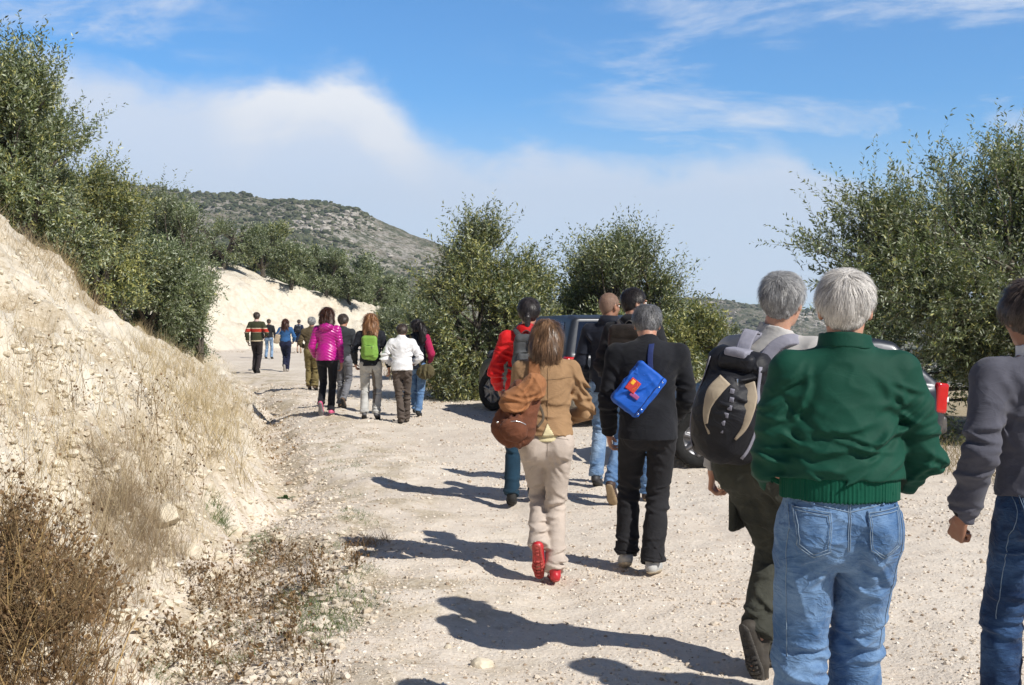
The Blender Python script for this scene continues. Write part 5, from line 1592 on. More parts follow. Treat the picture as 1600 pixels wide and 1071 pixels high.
# ---- 1: white-haired man in the green bomber jacket
def person_green():
    root, sk = person(1313, 480, 1.80, R(-2), 'white haired man in a green bomber jacket and blue jeans, hands in his pockets', side=.025,
                      feet=((-.12, .03, 0, .10, .12), (.075, .28, 0, 0, -.06)), hands=((-.13, .25, 1.04), (.17, .24, 1.03)), elbow=((-.45, -1, 0), (.65, -.9, 0)), head=(-.04, -.30, 0), sw=.97, hipx=1.12, necks=.92)
    k = sk['k']; body(root, sk, SK_L, .009, (hnd(curl=.5), hnd(curl=.5))); eyes(root, sk)
    hair(root, sk, H_WHITE, 'short', .005, 16000, .034, .0008, 1, .006, .007, .26, .8, .55)
    jo, V, Fc = trousers(root, sk, J_MID, .0052, .0100, 3, 1.10, 1.16, 1.05, .13, 1.02)
    jeans_detail(jo, sk, V, Fc, J_MID, STITCHB, w=1.08)
    GRN = fabric("green_nylon", (0.003, 0.054, 0.034), .72, .08, 5, 500, .24, .05, .22, .12)
    GRB = fabric("green_knit_band", (0.005, 0.070, 0.043), .9, .08, 5, 300, .3, .2, .1, .1)
    P, C = sk['P'], sk['C']
    def blouse(F):
        F.cone(P + sk['u'] * .23 * k, P + sk['u'] * .135 * k, .172 * k, .183 * k, .05, f=.74)
        for i, sx in enumerate((-1, 1)):
            F.ell(sk['S'][i] + (sk['elbow'][i] - sk['S'][i]) * .6, A(.056, .066, .12) * k, .04)
            F.ell(sk['elbow'][i] + (sk['wrist'][i] - sk['elbow'][i]) * .35 + A(sx * .0, 0, -.01), A(.060, .080, .085) * k, .04)
    sp = [(0, -.14, P[2] + .18 * k, .12, 2.2, 'h'), (-.13, -.12, P[2] + .18 * k, .09, 1.4, 'd'), (.13, -.12, P[2] + .22 * k, .11, 1.9, 'e'),
          (-.17, -.1, C[2] - .15 * k, .09, 1.2, 'e'), (.17, -.1, C[2] - .17 * k, .09, 1.2, 'd'), (-.27, -.1, P[2] + .25 * k, .13, 1.5, 'h'), (.29, -.1, P[2] + .22 * k, .13, 1.6, 'e')]
    jk, V, Fc = jacket(root, sk, GRN, .0052, .0062, 7, 1.01, .115, 1.12, 1.10, 1.08, 1.1, .045, .078, 'jacket', sp, .68, extra=blouse, wristcut=.012)
    band(jk, sk, 'hem_band', GRB, .045, .135, .186, .74, .005)
    cuffs(jk, sk, GRB, .042, off=.012)
    S = Surf(V, Fc)
    F = Field(.005); cd = nrm(sk['Hc'] - C - A(0, .01, .02)); c1 = C + cd * .05 * k
    F.cone(c1 - cd * .05, c1 + cd * .012, .088 * k, .079 * k, .01); F.cone(c1 - cd * .10, c1 + cd * .08, .074 * k, .070 * k, .002, op='s'); F.cut(c1 + cd * .008, cd, c1 + cd * .06, .1); F.cut(c1 - cd * .040, -cd, c1 - cd * .115, .12)
    mk('collar', *F.mesh(folds(.003, 2)), GRN, jk)
    for i in (0, 1): shoe(root, sk, i, plain("brown_shoe_leather", (0.10, 0.05, 0.03), .45), RUB)
person_green()

# ---- 2: grey-haired man with the big daypack
def person_pack():
    root, sk = person(1184, 343, 1.85, R(-30), 'grey haired man in a pale grey fleece and olive hiking trousers, boot sole showing',
                      feet=((.02, -.08, .03, 1.20, .45), (.06, .16, 0, .15, .35)), hands=((-.24, .10, .84), (.26, .10, .84)), elbow=((-.3, -1, 0), (.3, -1, 0)), head=(-.02, -.10, 0), side=.13)
    k = sk['k']; body(root, sk, SK_L, .009, (hnd(curl=.8), hnd(curl=.6))); eyes(root, sk)
    hair(root, sk, H_GREY, 'short', .005, 14000, .036, .0009, 2, .009, .007, .28, .8, .42)
    OL = fabric("olive_grey_trousers", (0.050, 0.052, 0.042), .85, .2, 6, 420, .4, .1, .2, .4)
    to, V, Fc = trousers(root, sk, OL, .0065, .0085, 13, 1.14, 1.08, .92, .09)
    S = Surf(V, Fc)
    for sx in (-1, 1):      # flapped cargo pockets
        kn = sk['knee'][0 if sx < 0 else 1]; hp = sk['hips'][0 if sx < 0 else 1]; m = (kn + hp) / 2
        F = Field(.007); F.box(m + A(sx * .085, -.01, -.05) * k, A(.018, .075, .085) * k, .015, .01); mk('cargo_pocket', *F.mesh(folds(.005, 9)), OL, to)
    FL = fabric("pale_grey_fleece", (0.47, 0.46, 0.45), .95, .07, 8, 200, .25, .4, .1, .2)
    jk, V, Fc = jacket(root, sk, FL, .0075, .007, 17, 1.04, .0, 1.0, 1.0, 1.05, 1.0, .05, .070, 'fleece')
    for i in (0, 1): shoe(root, sk, i, plain("hiking_boot_leather", (0.055, 0.048, 0.040), .7, 0, .3, .2, 25, .4), plain("lugged_rubber", (0.085, 0.078, 0.070), .85), .004, 'boot', .05, True, 1.08)
    # the daypack
    C, P = sk['C'], sk['P']; c = A(-.045, -.245, C[2] - .315 * k)
    e = thing_at('backpack', root, c, 'black daypack with tan curved panels worn by the man in pale fleece', 'backpack')
    PB = fabric("black_pack_nylon", (0.008, 0.009, 0.014), .6, .2, 9, 380, .30, .0, .35, .3); PG = fabric("lilac_grey_webbing", (0.27, 0.27, 0.33), .8, .1, 9, 380, .3); TAN = fabric("tan_pack_panel", (0.42, 0.35, 0.26), .8, .1)
    F = Field(.007); F.box(c + A(0, .03, 0), A(.165, .085, .28), .07, .02); F.ell(c + A(0, -.06, -.06), A(.165, .12, .22), .06)
    V, Fc = F.mesh(folds(.007, 5, [(0, c[1] - .1, c[2] + .1, .15, 1.0, 'h')])); b = part('pack_body', e, c, (V, Fc), PB); SB = Surf(V, Fc); e.rotation_euler = (0, R(11), root.rotation_euler[2]); e.scale = (.86, .92, .90); e.location.z += .035
    F = Field(.006); F.box(c + A(.01, .0, .222), A(.095, .080, .045), .035, .03); lid = part('lid', e, c, F.mesh(folds(.006, 6)), PB)
    F = Field(.006); F.box(c + A(0, -.01, .262), A(.060, .070, .022), .015, .02); part('grey_top_panel', e, c, F.mesh(folds(.004, 6)), PG, lid)
    F = Field(.006); F.ell(c + A(0, -.10, -.03), A(.115, .075, .185), .02); F.cut(c + A(0, -.02, 0), A(0, 1, 0)); V2, F2 = F.mesh(folds(.005, 8)); p = part('front_pocket', e, c, (V2, F2), PB); S2 = Surf(V2, F2)
    for sx in (-1, 1):      # curved tan side panels
        pts = [S2.hit(sx * a, c[2] + z, -1, .004) if S2.hit(sx * a, c[2] + z, -1) is not None else SB.hit(sx * a, c[2] + z, -1, .006) for a, z in ((.045, .135), (.080, .07), (.095, .0), (.09, -.07), (.062, -.13))]
        part('tan_panel', e, c, strap_mesh(pts, [.070, .075, .045, .026, .012], .010, lambda q: nrm(A(q[0] * 1.5, -1, 0)), 26), TAN, p)
    for j in range(7):      # reflective daisy chain
        z = .09 - j * .038; q = S2.hit(.004 + .010 * math.sin(j), c[2] + z, -1, .005)
        part('reflective_tab', e, c, strap_mesh([q + A(0, 0, .012), q + A(0, -.002, 0), q - A(0, 0, .012)], .022, .004, lambda q: A(0, -1, 0), 5), PG, p)
    q = S2.hit(0, c[2] + .14, -1, .01); part('zip_pull', e, c, tubes([(np.array([q, q + A(.01, -.006, -.03), q + A(.004, -.006, -.05)]), np.array([.005, .004, .003]))], 6), METAL, p)
    for sx in (-1, 1):
        pts = [c + A(sx * .13, -.04, .22), c + A(sx * .155, -.05, .05), c + A(sx * .15, -.05, -.12), c + A(sx * .12, -.05, -.22)]
        part('compression_strap', e, c, strap_mesh(pts, .02, .005, lambda q: nrm(A(q[0], -.05, 0)), 20, SB, .004), PG, b)
        pts = [c + A(sx * .085, .09, .24), A(sx * .085, -.125, C[2] - .005), A(C[0] + sx * .100, -.02 + C[1], C[2] + .035), A(C[0] + sx * .11, .09 + C[1], C[2] - .03), A(sx * .12, .13, C[2] - .18), A(sx * .165, .06, C[2] - .34), c + A(sx * .13, .08, -.2)]
        part('shoulder_strap', e, c, strap_mesh(pts, .065, .018, lambda q: nrm(q - A(0, .0, C[2] - .14)), 32, Surf(*_vf(jk)), .010), PG)
    part('carry_loop', e, c, strap_mesh([c + A(.0, .02, .26), c + A(.0, .05, .32), c + A(.0, .10, .37), c + A(.0, .14, .36)], .075, .010, lambda q: A(0, -1, .4), 18), PG)
    part('waist_strap', e, c, strap_mesh([c + A(-.13, .06, -.24), A(-.175, .0, c[2] - .26), A(-.12, .12, c[2] - .27), A(0, .145, c[2] - .27), A(.12, .12, c[2] - .27), A(.175, .0, c[2] - .26), c + A(.13, .06, -.24)], .035, .006, lambda q: nrm(A(q[0], q[1], 0)), 40), PB)

def _vf(o):
    me = o.data; V = np.zeros(len(me.vertices) * 3, np.float32); me.vertices.foreach_get('co', V)
    n = len(me.polygons); L = np.zeros(n * 4, np.int32); me.loops.foreach_get('vertex_index', L)
    return V.reshape(-1, 3).astype(float), L.reshape(-1, 4)
person_pack()

# ---- 3: man in the grey-blue sweater at the right edge
def person_sweater():
    root, sk = person(1640, 430, 1.78, R(4), 'dark haired man in a slate blue sweater at the right edge, fist closed',
                      feet=((-.11, .25, 0, 0, 0), (.12, -.05, .0, .35, 0)), hands=((-.300, .03, .90), (.31, .12, .93)), elbow=((-.3, -1, 0), (.3, -1, 0)), head=(-.12, .05, 0), side=-.075)
    k = sk['k']; body(root, sk, SK_T, .009, (hnd(curl=1.25, pn=A(.9, .35, 0), side=-1), hnd(curl=.8))); eyes(root, sk)
    hair(root, sk, H_DARK, 'short', .005, 14000, .045, .0009, 3, .014, .007, .30, .9, .35)
    jo, V, Fc = trousers(root, sk, J_DARK, .0065, .008, 23, 1.06, 1.05, 1.0, .10); jeans_detail(jo, sk, V, Fc, J_DARK, STITCHB)
    SL = fabric("slate_blue_knit", (0.088, 0.090, 0.115), .95, .12, 8, 260, .3, .3, .1, .25)
    jk, V, Fc = jacket(root, sk, SL, .0065, .0085, 27, 1.06, .035, 1.02, 1.04, 1.10, 1.05, .02, .075, 'sweater', wristcut=-.03)
    DK = fabric("dark_cuff_knit", (0.02, 0.02, 0.024), .95); cuffs(jk, sk, DK, .037, off=-.01, ln=.055)
    F = Field(.005); C = sk['C']; cd = nrm(sk['Hc'] - C - A(0, .01, .02)); c1 = C + cd * .045 * k
    F.cone(c1 - cd * .04, c1 + cd * .02, .078 * k, .068 * k, .01); F.cone(c1 - cd * .09, c1 + cd * .08, .064 * k, .060 * k, .002, op='s'); F.cut(c1 + cd * .016, cd, c1 + cd * .07, .1)
    sh_ = mk('shirt_collar', *F.mesh(folds(.003, 2)), fabric("white_cotton", (0.72, 0.72, 0.75), .8, .04), root)
    for i in (0, 1): shoe(root, sk, i, plain("black_shoe_leather", (0.02, 0.018, 0.016), .4), RUB)
person_sweater()

# ---- 4: woman in the tan jacket with the slung rucksack
def person_tan():
    root, sk = person(853, 251, 1.66, R(3), 'brown haired woman in a tan jacket and beige trousers, lifting one red shoe', lean=.10, curve=.02, side=.01,
                      feet=((-.055, -.10, .085, 1.15, .25), (.055, .02, 0, .05, .02)), hands=((-.12, .27, 1.06), (.14, .26, 1.02)), elbow=((-.35, -1, -.2), (.8, -.8, -.2)), head=(-.30, -.15, .02), sw=.93, hipx=1.0, hipdrop=.01, necks=.96)
    k = sk['k']; P, C = sk['P'], sk['C']; body(root, sk, SK_L, .009, (hnd(), hnd())); eyes(root, sk)
    hair(root, sk, H_BROWN, 'bob', .0055, 11000, .07, .0010, 4, .012, .006, .02, 1.8, .32)
    BE = fabric("beige_trousers", (0.50, 0.43, 0.375), .85, .08, 6, 420, .3, .1, .2, .25)
    to, V, Fc = trousers(root, sk, BE, .007, .0065, 33, 1.02, .98, 1.05, .09, 1.08); S = Surf(V, Fc)
    ln = [line_on(S, [(0, P[2] + .06), (0, P[2] - .11)], .0016)] + [line_on(S, [(sx * .05, P[2] + .005), (sx * .125, P[2] - .005), (sx * .13, P[2] - .012)], .0016) for sx in (-1, 1)]
    TV, TF = tubes([l for l in ln if l], 4); mk('seams', TV, TF, fabric("beige_seam", (0.33, 0.28, 0.24)), to)
    TN = fabric("tan_cotton_jacket", (0.33, 0.205, 0.110), .9, .08, 6, 420, .3, .15, .15, .35)
    YL = fabric("pale_yellow_shirt", (0.70, 0.62, 0.38), .9, .05)
    jacket(root, sk, YL, .009, .002, 35, .90, -.030, 1.13, .95, .5, .5, 0, .06, 'shirt', short_sleeve=True, sh=.85, shoulder=.7, depth=.52)
    k_ = k
    jk, V, Fc = jacket(root, sk, TN, .0065, .0068, 37, 1.0, .012, 1.04, 1.0, 1.06, 1.15, .03, .066, 'jacket', [(0, -.1, P[2] + .12, .15, 1.3, 'h'), (.25, .02, P[2] + .22, .12, 1.8, 'd')], .70)
    S = Surf(V, Fc)
    # vent: yellow shirt shows through a small triangular opening, edged with a button tab
    vz = P[2] + .012 * k
    pv = patch_on(S, [(.0, vz + .085), (.040, vz + .006), (-.034, vz + .006)], .0035, .005); mk('shirt_tail', pv[0], pv[1], YL, jk)
    ln = [line_on(S, [(C[0], C[2] - .04), (0, P[2] + .11)], .0018), line_on(S, [(-.155, C[2] - .10), (0, C[2] - .115), (.155, C[2] - .10)], .0016), line_on(S, [(0, vz + .088), (-.038, vz)], .0022), line_on(S, [(0, vz + .088), (.044, vz)], .0022)]
    TV, TF = tubes([l for l in ln if l], 4); mk('seams', TV, TF, fabric("tan_seam", (0.24, 0.15, 0.08)), jk)
    RD = plain("red_shoe_leather", (0.50, 0.02, 0.03), .4, 0, .5, .1, 20, .2, .2); RS = plain("red_rubber_sole", (0.40, 0.06, 0.05), .7)
    for i in (0, 1): shoe(root, sk, i, RD, RS, .0045, 'shoe', 0, True, .95)
    # brown rucksack hanging from the left shoulder
    c = A(-.185, -.205, P[2] + .165)
    e = thing_at('backpack', root, c, 'brown cloth rucksack with a lighter flap slung behind the tan jacket', 'backpack')
    BR = fabric("brown_canvas", (0.150, 0.056, 0.030), .85, .18, 9, 300, .4, .15, .2, .4); FLP = fabric("light_brown_flap", (0.33, 0.145, 0.062), .8, .12, 9, 300, .35, .15, .2, .3); DB = fabric("dark_brown_webbing", (0.10, 0.035, 0.022), .8)
    rt = rotm(0, 0, R(16)); F = Field(.007)
    F.ell(c + A(-.03, 0, -.085), A(.135, .105, .125), .05, rt); F.ell(c + A(.015, .01, .06), A(.11, .085, .15), .06, rt)
    V, Fc = F.mesh(folds(.015, 41, [(c[0] - .03, c[1] - .1, c[2] + .0, .14, 1.0, 'v'), (c[0], c[1] - .1, c[2] - .1, .12, .8, 'd')])); b = part('pack_body', e, c, (V, Fc), BR); SB = Surf(V, Fc)
    F = Field(.006); F.box(c + A(.050, -.030, .120), A(.105, .070, .075), .065, .03, rotm(R(-8), 0, R(-33))); F.ell(c + A(-.045, -.040, .065), A(.075, .070, .065), .05); F.ell(c + A(.105, -.01, .185), A(.06, .06, .06), .05)
    part('flap', e, c, F.mesh(folds(.012, 43, [(c[0] + .04, c[1] - .1, c[2] + .12, .13, 1.0, 'e'), (c[0] - .02, c[1] - .1, c[2] + .07, .08, 1.0, 'h')])), FLP)
    for dx in (-.045, -.01):
        pts = [c + A(dx + .02, -.115, .08), c + A(dx, -.12, .02), c + A(dx - .015, -.12, -.05)]
        part('flap_strap', e, c, strap_mesh(pts, .014, .004, lambda q: A(0, -1, 0), 14, SB, .006), DB)
    F = Field(.006); F.ell(c + A(-.03, -.09, -.09), A(.085, .045, .075), .02, rt); part('front_pocket', e, c, F.mesh(folds(.009, 44)), BR, b)
    zc = np.array([c + A(x, -.130 + abs(x + .03) * .3, -.035 - (x + .03) ** 2 * 5) for x in np.linspace(-.10, .04, 9)]); part('zip', e, c, tubes([(zc, np.full(9, .0035))], 5), METAL, b)
    for dx, dz in ((-.128, -.045), (-.105, -.062)): part('buckle', e, c, (ICO_V * .008 + c + A(dx, -.088, dz), ICO_F), METAL, b)
    Sk = sk['S'][0]
    pts = [c + A(.07, .03, .17), A(Sk[0] + .075, C[1] - .10, C[2] - .04), A(Sk[0] + .085, C[1], C[2] + .012), A(Sk[0] + .09, C[1] + .09, C[2] - .05), A(Sk[0] + .06, C[1] + .11, C[2] - .2), A(Sk[0] + .0, C[1] + .02, C[2] - .33), c + A(0, .06, -.08)]
    part('shoulder_strap', e, c, strap_mesh(pts, [.085, .07, .06, .05, .04, .03, .03], .012, lambda q: nrm(q - A(C[0] - .05, C[1], C[2] - .14)), 32, S, .008), FLP)
    pts = [c + A(.11, .05, .08), c + A(.145, .05, .02), c + A(.155, .05, -.04), c + A(.12, .05, -.09)]
    part('hanging_strap', e, c, strap_mesh(pts, .016, .005, lambda q: A(0, -1, 0), 18), plain("olive_webbing", (0.13, 0.10, 0.07), .9))
person_tan()

# ---- 5: man in black with the blue shoulder bag
def person_black():
    root, sk = person(1013, 246, 1.76, R(-3), 'grey haired man in a black jacket and rolled up charcoal trousers, head bowed', lean=.12, curve=.035,
                      feet=((-.135, .17, 0, .25, -.05), (.05, .02, 0, .1, .25)), hands=((-.24, .16, .88), (.18, .28, .95)), elbow=((-.35, -1, 0), (.6, -1, 0)), head=(-.55, .0, .0), sw=1.12, neckf=.055, necks=.80, shrug=-.005)
    k = sk['k']; P, C = sk['P'], sk['C']; body(root, sk, SK_L, .009, (hnd(), hnd())); eyes(root, sk)
    hair(root, sk, H_DGREY, 'short', .0055, 11000, .034, .0010, 5, .010, .004, .30, .8, .42)
    CH = fabric("charcoal_trousers", (0.022, 0.022, 0.025), .9, .15, 6, 420, .3, .1, .15, .3)
    to, V, Fc = trousers(root, sk, CH, .0075, .007, 47, 1.04, 1.04, 1.08, .10)
    for i in (0, 1):
        an, kn = sk['ankle'][i], sk['knee'][i]; d = nrm(kn - an); F = Field(.006); F.cone(an + d * .0, an + d * .085, .076 * k, .073 * k, .01); F.cut(an + d * .075, d); F.cut(an + d * .005, -d); mk('rolled_cuff', *F.mesh(folds(.006, 3 + i)), CH, to)
    BJ = fabric("black_wool_jacket", (0.015, 0.016, 0.020), .92, .2, 6, 300, .3, .25, .12, .25)
    jk, V, Fc = jacket(root, sk, BJ, .007, .0055, 49, 1.08, -.10, 1.02, 1.0, 1.08, 1.0, .035, .068, 'jacket', depth=.68); S = Surf(V, Fc)
    SHG = fabric("grey_white_sneaker", (0.45, 0.45, 0.44), .8, .15); SOL = plain("worn_rubber_sole", (0.42, 0.36, 0.27), .8)
    for i in (0, 1): shoe(root, sk, i, SHG, SOL, .005, 'shoe', 0, False, 1.02)
    # blue bag, hanging tilted on the back
    c = A(-.075, -.205, P[2] + .225)
    e = thing_at('shoulder_bag', root, c, 'bright blue shoulder bag with a red patch, carried by the man in black', 'bag')
    BL = fabric("bright_blue_nylon", (0.006, 0.100, 0.52), .6, .08, 8, 420, .25, .05, .35, .25); NV = fabric("navy_webbing", (0.012, 0.025, 0.11), .7)
    th = R(38); M = rotm(R(-6), 0, th); tr = lambda x, y, z: c + M @ A(x, y, z)
    F = Field(.005); F.box(tr(0, 0, 0), A(.105, .055, .150), .022, .01, M); V, Fc = F.mesh(folds(.008, 51, [(c[0], c[1] - .05, c[2], .14, 1.0, 'd')])); b = part('bag_body', e, c, (V, Fc), BL)
    F = Field(.005); F.box(tr(-.012, -.047, .0), A(.088, .017, .146), .012, .01, M); part('flap', e, c, F.mesh(folds(.008, 52, [(c[0], c[1] - .05, c[2], .14, .8, 'e')])), BL)
    part('piping', e, c, tubes([(np.array([tr(.076, -.062, z) for z in np.linspace(-.145, .145, 12)]), np.full(12, .003)), (np.array([tr(-.098, -.058, z) for z in np.linspace(-.14, .14, 12)]), np.full(12, .0025))], 5), NV)
    F = Field(.004); F.box(tr(-.045, -.072, -.008), A(.034, .006, .040), .002, 0, M); pt = part('red_patch', e, c, F.mesh(), plain("red_badge", (0.52, 0.035, 0.03), .7))
    F = Field(.003); F.box(tr(-.058, -.078, .008), A(.012, .002, .016), .002, 0, M); part('yellow_emblem', e, c, F.mesh(), plain("yellow_badge", (0.85, 0.45, 0.03), .7), pt)
    seg = [(np.array([tr(-.035 + dx, -.0785, -.03), tr(-.022 + dx, -.0785, .0), tr(-.030 + dx, -.0785, .02)]), np.full(3, .002)) for dx in (0, .010)]
    part('emblem_strokes', e, c, tubes(seg, 4), plain("orange_badge", (0.75, 0.20, 0.03), .7), pt)
    F = Field(.004); F.box(tr(.0, -.070, -.052), A(.030, .005, .014), .002, 0, M); part('mauve_lettering_panel', e, c, F.mesh(), plain("mauve_badge", (0.30, 0.07, 0.22), .7))
    for x, z in ((.088, .085), (.088, .12), (.088, -.09), (.088, -.125)):
        part('snap_stud', e, c, (ICO_V * A(.0065, .0065, .0065) + tr(x, -.052, z), ICO_F), METAL)
    st = [tr(-.03, 0, .15), A(.012, -.17, C[2] - .20), A(.005, -.135, C[2] - .06), A(.03, C[1] - .02, C[2] + .02), A(.05, C[1] + .10, C[2] - .06), A(-.04, C[1] + .12, C[2] - .24), A(-.15, C[1] + .04, P[2] + .20), A(-.185, -.05, P[2] + .12), tr(-.02, .02, -.15)]
    part('shoulder_strap', e, c, strap_mesh(st, .034, .004, lambda q: nrm(q - A(0, C[1], C[2] - .2)), 44, S, .007), NV)
person_black()

# ---- 6: woman in red
def person_red():
    root, sk = person(822, 180, 1.82, R(0), 'dark haired woman in a bright red hooded jacket, half behind the woman in tan', feet=((-.12, .02, 0, .2, 0), (.08, .25, 0, 0, 0)),
                      hands=((-.23, .20, .98), (.22, .20, .98)), elbow=((-.35, -1, 0), (.35, -1, 0)), head=(-.12, -.12, 0), side=.03)
    k = sk['k']; C, P = sk['C'], sk['P']; body(root, sk, SK_L, .010, (hnd(), hnd())); eyes(root, sk)
    hair(root, sk, H_BLACK, 'tie', .006, 6000, .05, .0013, 6, .009, .003, .12, 1.0, .35)
    trousers(root, sk, fabric("dark_teal_trousers", (0.010, 0.035, 0.062), .9), .009, .006, 61)
    RJ = fabric("bright_red_jacket", (0.62, 0.010, 0.012), .65, .06, 6, 300, .3, .1, .25, .25)
    def hood(F): F.ell(C + A(0, -.05, .02) * k, A(.098, .07, .060) * k, .03); F.ell(C + A(0, -.085, -.02) * k, A(.075, .045, .055) * k, .03)
    jk, V, Fc = jacket(root, sk, RJ, .0075, .008, 63, 1.04, -.06, 1.0, .98, 1.1, 1.0, .05, .075, 'jacket', [(-.2, -.05, C[2] - .25, .2, 1.3, 'h')], extra=hood)
    for i in (0, 1): shoe(root, sk, i, RUB, RUB)
    c = A(.0, -.185, C[2] - .19 * k)
    e = thing_at('backpack', root, c, 'small flat grey backpack on the woman in bright red', 'backpack')
    GP = fabric("grey_pack_nylon", (0.085, 0.09, 0.095), .7, .2); GL = fabric("light_grey_mesh", (0.22, 0.22, 0.24), .8)
    rpack(e, c, root, sk, (.22, .10, .34), GP, RUB, strap_mat=GP, surf=Surf(V, Fc), seed=7, strap_w=.05)
    F = Field(.006); F.box(c + A(.065, -.075, .10), A(.035, .006, .055), .005); w_ = part('label_patch', e, c, F.mesh(), GL)
    F = Field(.004); F.box(c + A(.065, -.084, .11), A(.022, .004, .011), .003); part('white_bar', e, c, F.mesh(), plain("white_print", (.75, .72, .72)), w_)
    F = Field(.004); F.box(c + A(.065, -.084, .134), A(.022, .004, .010), .003); part('red_bar', e, c, F.mesh(), plain("red_print", (.55, .03, .03)), w_)
person_red()

# ---- 7 and 8: the two taller men behind
def person_bald():
    root, sk = person(952, 163, 1.89, R(-14), 'balding man with glasses in a dark navy jacket and pale jeans', feet=((-.10, .0, 0, .3, 0), (.08, .30, 0, 0, 0)), hands=((-.23, .18, .96), (.22, .2, .98)), elbow=((-.35, -1, 0), (.35, -1, 0)), head=(-.08, -.60, 0))
    k = sk['k']; body(root, sk, SK_T, .010, (hnd(), hnd())); eyes(root, sk)
    hair(root, sk, H_STUB, 'crop', .006, 5000, .008, .0010, 7, .0025, .001, .4, .5, .35)
    jo, V, Fc = trousers(root, sk, J_PALE, .009, .007, 71); jeans_detail(jo, sk, V, Fc, J_PALE, STITCHB)
    NJ = fabric("dark_navy_softshell", (0.010, 0.013, 0.024), .75, .15, 6, 300, .3)
    def hood(F): F.ell(sk['C'] + A(0, -.045, .02) * k, A(.09, .06, .05) * k, .03)
    jacket(root, sk, NJ, .0085, .006, 73, 1.05, -.10, 1.0, 1.0, 1.05, 1.0, .065, .078, 'jacket', extra=hood)
    for i in (0, 1): shoe(root, sk, i, plain("dark_shoe", (.03, .03, .035), .6), RUB)
    tr = lambda x, y, z: sk['Hc'] + sk['Mh'] @ (A(x, y, z) * k); seg = []
    for sx in (-1, 1):
        seg.append((np.array([tr(sx * .080, -.01, .008), tr(sx * .077, .06, .012), tr(sx * .062, .108, .012)]), np.full(3, .0022)))
        seg.append((np.array([tr(sx * .034 + .024 * math.cos(a), .112, .004 + .017 * math.sin(a)) for a in np.linspace(0, 6.283, 15)]), np.full(15, .0018)))
    seg.append((np.array([tr(-.010, .116, .010), tr(.010, .116, .010)]), np.full(2, .002)))
    g = mk('glasses', *tubes(seg, 5), RUB, root)
person_bald()

def person_dark():
    root, sk = person(990, 180, 1.89, R(-18), 'dark haired man in a black jacket and blue jeans, face turned right', feet=((-.14, -.14, .02, .85, 0), (.08, .28, 0, 0, 0)), hands=((-.23, .16, .96), (.22, .2, .98)), elbow=((-.35, -1, 0), (.35, -1, 0)), head=(-.10, -.95, 0))
    k = sk['k']; C = sk['C']; body(root, sk, SK_L, .010, (hnd(), hnd())); eyes(root, sk)
    hair(root, sk, H_BLACK, 'short', .006, 8000, .022, .0011, 8, .008, .003, .35, .7, .3)
    jo, V, Fc = trousers(root, sk, J_MID, .009, .008, 81); jeans_detail(jo, sk, V, Fc, J_MID, STITCHB)
    def hood(F): F.ell(C + A(0, -.05, .015) * k, A(.10, .065, .055) * k, .03)
    jk, V, Fc = jacket(root, sk, BLK, .0085, .007, 83, 1.06, -.05, 1.0, 1.0, 1.05, 1.0, .06, .078, 'jacket', extra=hood)
    for i in (0, 1): shoe(root, sk, i, plain("dark_brown_shoe", (.05, .028, .02), .6), plain("tan_rubber_sole", (0.30, 0.22, 0.13), .8))
    c = A(0, -.245, C[2] - .25 * k)
    e = thing_at('backpack', root, c, 'black and brown rucksack on the dark haired man, behind the man in black', 'backpack')
    BB = fabric("brown_black_nylon", (0.024, 0.018, 0.015), .65, .35, 12, 300, .4)
    rpack(e, c, root, sk, (.31, .22, .50), BB, plain("grey_webbing", (0.12, 0.11, 0.10), .8), surf=Surf(V, Fc), seed=9)
person_dark()

# ---- the middle group
def simple(px, s, H, yaw, label, tops, topn, legm, hairm, hstyle, skin=SK_L, shoem=None, sole=None, legkw={}, jk={}, hk={}, amp=.008, h=.011, hnds=True, **kw):
    root, sk = person(px, s, H, yaw, label, **kw)
    body(root, sk, skin, .012, (hnd(), hnd()) if hnds else (None, None)); eyes(root, sk)
    hh = dict(n=2600, L=.04, W=.0022); hh.update(hk)
    hair(root, sk, hairm, hstyle, .008, **hh)
    if legm is not None: trousers(root, sk, legm, h, amp, int(px), **legkw)
    j, V, Fc = jacket(root, sk, tops, h, amp, int(px) + 1, name=topn, **jk)
    for i in (0, 1): shoe(root, sk, i, shoem or RUB, sole or RUB, .008)
    return root, sk, j, V, Fc

def quilt(T_):
    pass

